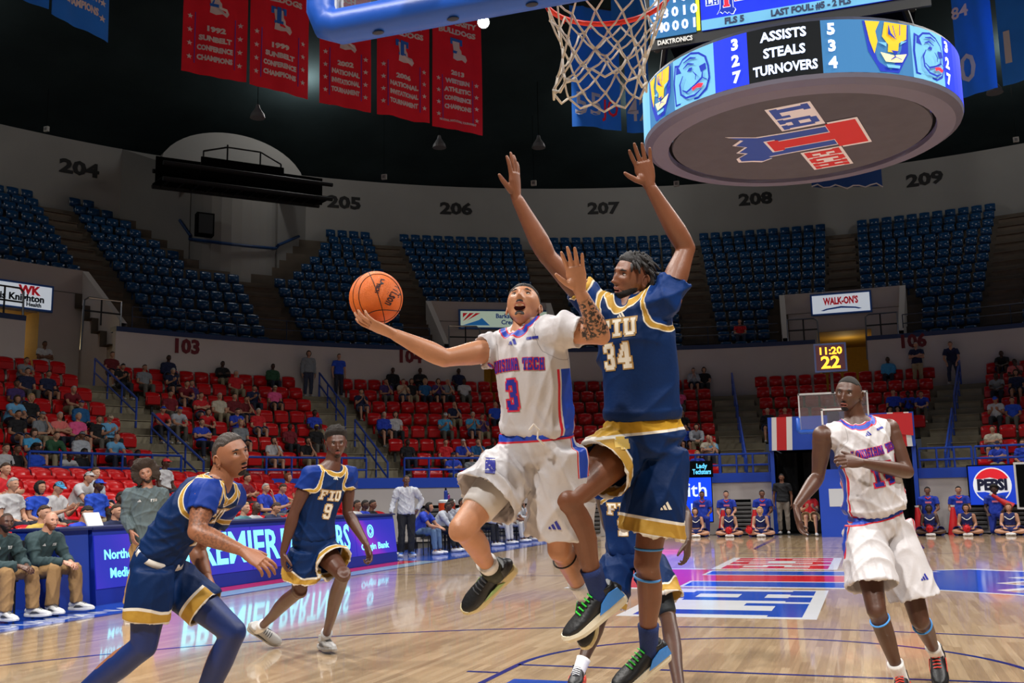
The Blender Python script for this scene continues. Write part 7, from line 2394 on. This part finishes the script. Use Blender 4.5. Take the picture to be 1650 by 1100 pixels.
# ------------------------------------------------------------------ chairs and the people on the sidelines
CHM = mat('chair_seat_dark', (30, 32, 38), .6)
def chair(loc, rot, label, group):
    r = empty('folding_chair', loc, label, 'chair', group)
    def c(mb, nm, m=DARK):
        key = 'chair_'+nm
        if key not in PROTO: PROTO[key] = mb().mesh(nm, m)
        o = bpy.data.objects.new(nm.split('_')[0] if nm.startswith('leg') else nm, PROTO[key]); COL.objects.link(o); o.parent = r
    c(lambda: MB().box((0, -.02, .43), (.42, .42, .045)), 'seat', CHM)
    c(lambda: MB().box((0, .2, .72), (.42, .03, .26)), 'backrest', CHM)
    for k, (x, y) in enumerate(((-.2, -.2), (.2, -.2), (-.2, .18), (.2, .18))):
        c(lambda: MB().tube([(x, y, 0), (x, y*.95, .43)], .013, 6), 'leg_%d' % k)
    c(lambda: MB().tube([(-.2, .18, .42), (-.2, .22, .85), (.2, .22, .85), (.2, .18, .42)], .013, 6), 'back_frame')
    r.rotation_euler = (0, 0, rot)
    return r
QZ = (176, 182, 194)
def xplane(x, y, X):
    v = ray(x, y); return CAM+v*((X-CAM[0])/v[0])
BENCH = [(675, 812, 'forward', COLS['royal'], 1, ('long_hair', H_BK), 'short', (96, 124, 160), 'young man in royal polo and jeans seated at the near end of the home bench'),
 (706, 818, 'forward', QZ, 4, ('short_hair', H_BK), 'long', (24, 26, 32), 'home assistant in white pullover leaning forward beside the royal polo man'),
 (726, 806, 'lap', QZ, 4, ('short_hair', H_BK), 'long', (24, 26, 32), 'home assistant in white pullover sitting upright in front of the cooler'),
 (744, 808, 'lap', QZ, 3, ('short_hair', H_BK), 'long', (24, 26, 32), 'home assistant in white pullover beside the driving player\'s knee'),
 (772, 812, 'forward', (190, 192, 198), 4, ('short_hair', H_BK), 'long', (26, 28, 36), 'bench player in white half hidden by the driving player\'s shin'),
 (796, 818, 'forward', (190, 192, 198), 4, ('short_hair', H_BK), 'short', (210, 208, 206), 'bench player in white warm-up leaning on his knees'),
 (818, 812, 'forward', (190, 192, 198), 3, ('big_hair', H_BK), 'short', (200, 198, 196), 'bench player in white with bushy hair leaning forward'),
 (836, 806, 'chin', (196, 198, 204), 0, ('short_hair', H_BR), 'long', (28, 30, 40), 'bench player in white long sleeves resting a hand on his face'),
 (856, 806, 'lap', COLS['royal'], 4, ('short_hair', H_BK), 'short', (150, 156, 166), 'bench player in royal shirt at the far end of the bench')]
for x, y, ps, c, sk_, hr_, sl_, lg, lab in BENCH:
    P = xplane(x, y, -9.15)
    loc = np.array([-9.15, P[1], 0.]); 
    person(ps, loc, math.pi/2, c, lab, group='home bench', skin=sk_, hair=hr_, sleeve=sl_, legs=('trousers', lg), shoe_c=(220, 220, 224))
    chair(loc, math.pi/2, 'dark chair under the '+' '.join(lab.split()[:12]), 'home bench chairs')
TABLE_ROW = [(136, 828, 'phone', COLS['royal'], 1, ('short_hair', H_BK), 'bearded man in royal polo holding a white sheet behind the table'),
 (187, 828, 'lap', COLS['navy'], 0, ('short_hair', H_BR), 'man in navy shirt wearing a headset behind the table'),
 (266, 826, 'lap', COLS['grey'], 0, ('short_hair', H_BR), 'man half hidden by the standing grey coach behind the table'),
 (70, 826, 'lap', COLS['yellow'], 0, ('short_hair', H_BR), 'man in yellow shirt seated behind the visiting coaches'),
 (394, 824, 'lap', (90, 140, 150), 2, ('short_hair', H_BL), 'woman with short blond hair seated behind the purple screen'),
 (412, 818, 'lap', COLS['white'], 4, None, 'bald man in white shirt seated behind the purple screen'),
 (442, 821, 'phone', COLS['navy'], 0, ('short_hair', H_BR), 'man in navy with a camera behind the purple screen'),
 (575, 800, 'lap', COLS['white'], 3, ('short_hair', H_BK), 'person in white at the table right of player nine'),
 (588, 797, 'lap', COLS['royal'], 4, ('short_hair', H_BK), 'person in royal blue at the table right of player nine'),
 (600, 798, 'lap', COLS['black'], 3, ('short_hair', H_BK), 'bearded person in black at the far end of the purple table')]
for x, y, ps, c, sk_, hr_, lab in TABLE_ROW:
    P = xplane(x, y, -9.95)
    loc = np.array([-9.95, P[1], 0.])
    r = person(ps, loc, math.pi/2, c, lab, group='people behind the scorer table', skin=sk_, hair=hr_, sleeve='long' if c == COLS['navy'] else 'short')
    chair(loc, math.pi/2, 'dark chair under the '+' '.join(lab.split()[:12]), 'table chairs')
P = xplane(136, 828, -9.5)
pp = MB().box((-9.45, P[1]+.12, 1.06), (.02, .3, .22), (nrm((1, 0, .5)), (0, 1, 0), nrm((-.5, 0, 1)))).build('paper_sheet', WHITE, org=(-9.45, P[1]+.12, .98))
tag(pp, 'white sheet of paper held up by the bearded man in royal', 'paper')

# detailed standing and seated coaches
def adult(J, S, skin_c, label, top_c, leg_c, hands, hair=None, head_st=None, beard=None, hair_col=H_BK, legs_m=None, sleeve_t=1., shoe_m=None, seed=1, gaze=(0, 0)):
    f = Fig(J, S); h = Head(f, head_st or {})
    j = f.J
    sk_ = skin_mat('skin_%d_%d' % skin_c[:2], skin_c)
    r = assemble(f, h, hands, sk_, 'person', np.array([j['pelvis'][0], j['pelvis'][1], 0.]), label)
    face(h, r, hair_col, beard=beard, lips=tuple(int(x*.85) for x in skin_c), gaze=gaze)
    if hair: hair(h, r)
    def ls(mb):
        for sd in ('L', 'R'):
            f.seg(mb, 'sh'+sd, 'el'+sd, Fig.UA, .018); mb.ball(j['el'+sd], .06*S, 12, 8); f.seg(mb, 'el'+sd, 'wr'+sd, [(-.03, .045), (.3, .047), (.7, .038), (.93, .036)], .014)
    V, Fc = jersey(f, off=.02, sleeve=.6, hem_t=-.08, waist=.03, seed=seed, amp=.012, extra=ls, neck=1.02)
    tm = mat('pullover_%d_%d_%d' % top_c, top_c, .8, bump=.3, bscale=40)
    jo = link('pullover', mesh_np('pullover', V, Fc, tm, r['_org']), r)
    lm = mat('slacks_%d_%d_%d' % leg_c, leg_c, .8, bump=.3, bscale=40)
    mb = MB()
    prof = [(-.13, .135, .115), (0, .168, .126), (.12, .152, .113)]
    mb.tube([f.spine(max(t, 0))+(j['pelvis']-f.spine(.1))*(-t/.1 if t < 0 else 0) for t, a, b in prof], [(a*S+.014, b*S+.014) for t, a, b in prof], 20, hint=f.hlat)
    for sd in ('L', 'R'):
        f.seg(mb, 'hip'+sd, 'kn'+sd, Fig.TH, .016); mb.ball(j['kn'+sd], .074*S, 12, 8)
        f.seg(mb, 'kn'+sd, 'an'+sd, [(-.03, .06), (.3, .062), (.7, .054), (.96, .056)], .016)
    V2, F2, N2 = remesh(mb, .01, 5)
    link('trousers', mesh_np('trousers', folds(V2, N2, 1, f.up, seed+2, .011), F2, lm, r['_org']), r)
    for sd in ('L', 'R'):
        shoe(f, sd, shoe_m or SH_WHITE, SH_WHITE, SH_DGREY, r, up=(0, 0, 1))
    LETW = mat('print_white', (226, 228, 230), .6)
    decal('maker_stripes', stripes3(.045*S), f.spine(.78)-f.lat*.08*S, f.lat, f.up, f.fwd, V, Fc, LETW, jo, .003)
    decal('chest_lettering', word_rects('FIU', .07*S, .03*S), f.spine(.78)+f.lat*.08*S, f.lat, f.up, f.fwd, V, Fc, LETW, jo, .003)
    return r, f, h, V, Fc, jo
GRN = (84, 98, 102)
def shift(J, d): return {k: (np.asarray(v)+d if k not in ('hf', 'hu') else v) for k, v in J.items()}
def rotz(J, ang, d):
    c, s_ = math.cos(ang), math.sin(ang)
    Rm = np.array([[c, -s_, 0], [s_, c, 0], [0, 0, 1]])
    return {k: (Rm @ np.asarray(v, float)+(d if k not in ('hf', 'hu') else 0)) for k, v in J.items()}
# grey coach with bushy hair, standing on the sideline
J = pose(11.95, pelvis=(238, 866), hipR=(226, 876, -.04), hipL=(248, 876, .04), chest=(236, 826), neck=(238, 786), shR=(208, 796, -.06), shL=(262, 796, .06), elR=(202, 832, -.1), wrR=(212, 856, -.2),
         elL=(266, 832, .1), wrL=(258, 862, .0), knR=(219, 922, -.06), knL=(240, 924, .02), anR=on_plane(207, 975, .1), toR=on_plane(213, 981, .1), anL=on_plane(236, 973, .1), toL=on_plane(246, 979, .1), head=(235, 763, -.03), hf=cv(.35, .12, .95), hu=(0, 0, 1))
def hair_big(h, r): h.shell(lambda L, D: np.maximum(m_scalp(L, D, .05, -.075), np.where((np.abs(L[:, 0]) > .055) & (L[:, 1] < .03), (L[:, 2]+.09)*20, -1)), lambda L, D: .085+.012*sstep(L[:, 2], 0, .1)-.05*sstep(L[:, 1], .04, .08), 'hair', mat('hair_curls', (54, 42, 34), .9, bump=1., bscale=120), r, bump=.26, freq=110)
r, f, h, V, Fc, jo = adult(J, .98, (164, 114, 90), 'bushy-haired coach in grey pullover and khaki trousers standing by the table', GRN, (176, 136, 84), {'R': dict(fd=cv(.3, -1, .3), pn=cv(.6, 0, -.6), curl=[.4, .5, .6, .6]), 'L': dict(fd=cv(-.1, -1, .1), pn=cv(-.8, 0, -.4), curl=[.4, .5, .6, .6])}, hair=hair_big, beard=lambda L, D: m_beard(L, D, -.05), hair_col=(54, 42, 34), seed=61)
# two seated visiting coaches
for k, (Y, hx, lab, sk_, hr_, bd, fy) in enumerate(((7.44, .0, 'bearded coach in dark green pullover seated at the left picture edge', (92, 60, 46), None, (24, 20, 18), -.4), (8.12, .0, 'bald bearded coach in dark green pullover seated beside the blue table end', (200, 148, 124), None, (140, 84, 52), -.3))):
    J = sitting(pelvis=(0, .02, .50), chest=(0, -.05, .74), neck=(0, -.15, .92), head=(0, -.22, 1.085), shL=(.2, -.13, .87), elL=(.24, -.25, .62), wrL=(.05, -.49, .60), knL=(.17, -.45, .52), anL=(.2, -.47, .1), toL=(.24, -.66, .1), hf=(fy, -1, .0))
    J = rotz(J, math.pi/2, V3(-8.76, Y, 0))
    def hr(h, r): h.shell(lambda L, D: m_scalp(L, D, .06, -.05), .002, 'hair', mat('hair_stubble', (60, 46, 38), .9), r)
    adult(J, .99, sk_, lab, (44, 66, 70), (150, 116, 74), {'R': dict(fd=(1, .35, -.3), pn=(-.2, .5, -1), curl=[.5, .55, .6, .6]), 'L': dict(fd=(1, -.35, -.3), pn=(-.2, -.5, -1), curl=[.5, .55, .6, .6])}, hair=hr if k == 0 else None, beard=lambda L, D: m_beard(L, D, -.045), hair_col=bd, seed=70+k)
    chair((-8.76, Y, 0), math.pi/2, 'dark folding chair under the '+('bearded coach at the left picture edge', 'bald coach beside the blue table end')[k], 'visiting bench chairs')
# home coach in white, standing past the table
P0 = on_plane(655, 897)
J = jp(pelvis=(0, 0, .98), chest=(0, .02, 1.28), neck=(0, 0, 1.52), head=(0, -.03, 1.70), hf=(.1, -1, -.05), hu=(0, 0, 1), shL=(.2, 0, 1.46), elL=(.36, .06, 1.24), wrL=(.24, -.05, 1.02), elR=(-.3, .0, 1.2), wrR=(-.36, -.12, .96), hipL=(.09, 0, .95), knL=(.11, -.02, .52), anL=(.11, .03, .1), toL=(.16, -.16, .1))
J['shR'] = np.array([-.2, 0, 1.46])
J = rotz(J, .55, np.array([P0[0], P0[1], 0]))
adult(J, 1.0, (96, 64, 48), 'home coach in white pullover and black trousers standing at the table end', (180, 184, 194), (20, 22, 28), {'R': dict(fd=(-.3, -.3, -1), pn=(.8, 0, 0), curl=[.4, .5, .6, .6]), 'L': dict(fd=(-.5, 0, -.8), pn=(-.6, .3, .2), curl=[.6, .7, .8, .8])}, hair=lambda h, r: h.shell(lambda L, D: m_scalp(L, D, .055, -.05), .0025, 'hair', MATS['hair_buzz'], r), seed=81, shoe_m=mat('shoe_royal', (60, 100, 180), .5))
# cheer squad on the far baseline
def baseline(x, y, Y):
    v = ray(x, y); t = (Y-CAM[1])/v[1]; P = CAM+v*t; return np.array([P[0], Y, 0.])
ROYAL = (24, 58, 178)
MEN = [(1131, 'left of the first cheerleader'), (1170, 'with white sleeves trim behind the second cheerleader'), (1228, 'behind the blond cheerleader'), (1495, 'behind the right-hand group\'s first cheerleader'), (1545, 'turning aside in the right-hand group'), (1603, 'pointing a red megaphone in front of the soda sign')]
for k, (x, d) in enumerate(MEN):
    loc = baseline(x, 800, 30.4)
    r = person('kneel', loc, math.atan2(loc[0]-CAM[0], loc[1]-CAM[1])*-1, ROYAL, 'kneeling man in royal shirt '+d, group='kneeling cheer men', skin=(3, 0, 3, 3, 1, 4)[k], hair=('big_hair' if k == 5 else 'short_hair', H_BK), legs=('trousers', (22, 48, 150)), s=1.06)
    mb = MB().box((0, -.155, .86), (.16, .02, .05)); c = bpy.data.objects.new('chest_print', mb.mesh('chest_print', mat('print_pink', (226, 120, 150), .6))); COL.objects.link(c); c.parent = r
    mb = MB().tube([(-.07, -.07, 1.0), (0, -.13, .95), (.07, -.07, 1.0)], .018, 6); c = bpy.data.objects.new('collar', mb.mesh('collar', RED)); COL.objects.link(c); c.parent = r
GIRLS = [(1121, 'behind the hanging arm of player two', H_BR), (1175, 'holding red pompoms, second from the left', H_BR), (1226, 'with long blond hair and a red pompom', (212, 176, 110)), (1499, 'first in the right-hand group', H_BK), (1559, 'with legs stretched, under the middle man', H_BK), (1628, 'with a white hair bow below the soda sign', H_RD)]
POM = mat('pompom_red', (206, 22, 34), .7)
def pompom(P, label):
    mb = MB(); r_ = np.random.default_rng(int(abs(P[0])*100))
    mb.ball(P, .1, 10, 8)
    for k in range(60):
        v = nrm(r_.normal(size=3)); u = nrm(np.cross(v, (0, .3, 1)))*.016
        mb.add([P+v*.07-u, P+v*.07+u, P+v*.165], [(0, 1, 2)])
    tag(mb.build('pompom', POM, org=P), label, 'pompom', 'red pompoms')
for k, (x, d, hc) in enumerate(GIRLS):
    loc = baseline(x, 850, 29.45)
    rot = -math.atan2(loc[0]-CAM[0], loc[1]-CAM[1])
    r = person('floor', loc, rot, (22, 34, 96), 'seated cheerleader in navy uniform '+d, group='seated cheerleaders', skin=(0, 0, 2, 4, 1, 0)[k], hair=('long_hair', hc), sleeve='tank', legs=('shorts', (24, 36, 104)), shoe_c=(226, 226, 228), s=1.02)
    mb = MB()
    for s_ in (-1, 1): mb.tube([(s_*.12, -.09, .5), (s_*.05, -.125, .44), (0, -.13, .42)], .012, 6)
    c = bpy.data.objects.new('white_trim', mb.mesh('white_trim', WHITE)); COL.objects.link(c); c.parent = r
    if k in (1, 2, 3, 4):
        ca, sa = math.cos(rot), math.sin(rot)
        q = V3(-.02 if k != 2 else -.34, -.42, .2 if k != 2 else .2)
        pompom(loc+V3(q[0]*ca-q[1]*sa, q[0]*sa+q[1]*ca, q[2]), 'fluffy red pompom held by the cheerleader '+d.split(',')[0])
for k, (x, tilt_, d) in enumerate(((1164, .1, 'behind the second cheerleader'), (1215, .1, 'left of the blond cheerleader'), (1482, -.15, 'at the left end of the right-hand group'), (1536, .05, 'left of the middle man of the right-hand group'))):
    P = baseline(x, 840, 30.0)
    o = empty('megaphone', P, 'red cone megaphone standing on the floor '+d, 'megaphone', 'red megaphones')
    MB().tube([P, P+V3(0, 0, .02), P+V3(tilt_*.3, 0, .72), P+V3(tilt_*.32, 0, .78)], [.17, .165, .06, .045], 16).build('cone', RED, o)
    MB().tube([P+V3(tilt_*.33, 0, .78), P+V3(tilt_*.34, 0, .83)], [.05, .06], 12).build('mouthpiece', WHITE, o)
P = baseline(1603, 800, 30.0)+V3(.12, -.05, .95)
o = empty('megaphone', P, 'red and white megaphone held by the man in front of the soda sign', 'megaphone', 'red megaphones')
MB().tube([P+V3(-.2, 0, .16), P, P+V3(.3, -.05, -.2)], [.035, .06, .12], 14).build('cone', RED, o)
MB().tube([P+V3(-.24, 0, .19), P+V3(-.2, 0, .16)], [.05, .04], 10).build('mouthpiece', WHITE, o)
loc = baseline(1261, 800, 31.0); person('stand', loc, 0, (26, 28, 32), 'official in black polo and khaki trousers standing at the far tunnel', skin=3, hair=('short_hair', H_BK), legs=('trousers', (150, 140, 128)), s=1.05)
loc = baseline(1304, 820, 29.9); person('phone', loc, .1, COLS['red'], 'photographer in red shirt and khaki shorts seated under the canopy', skin=0, hair=('short_hair', H_BR), legs=('shorts', (186, 164, 128)), shoe_c=(220, 220, 220), s=1.05)
chair(loc, .1, 'dark folding chair of the red-shirted photographer under the canopy', None)
bpy.data.scenes.remove(TMP)
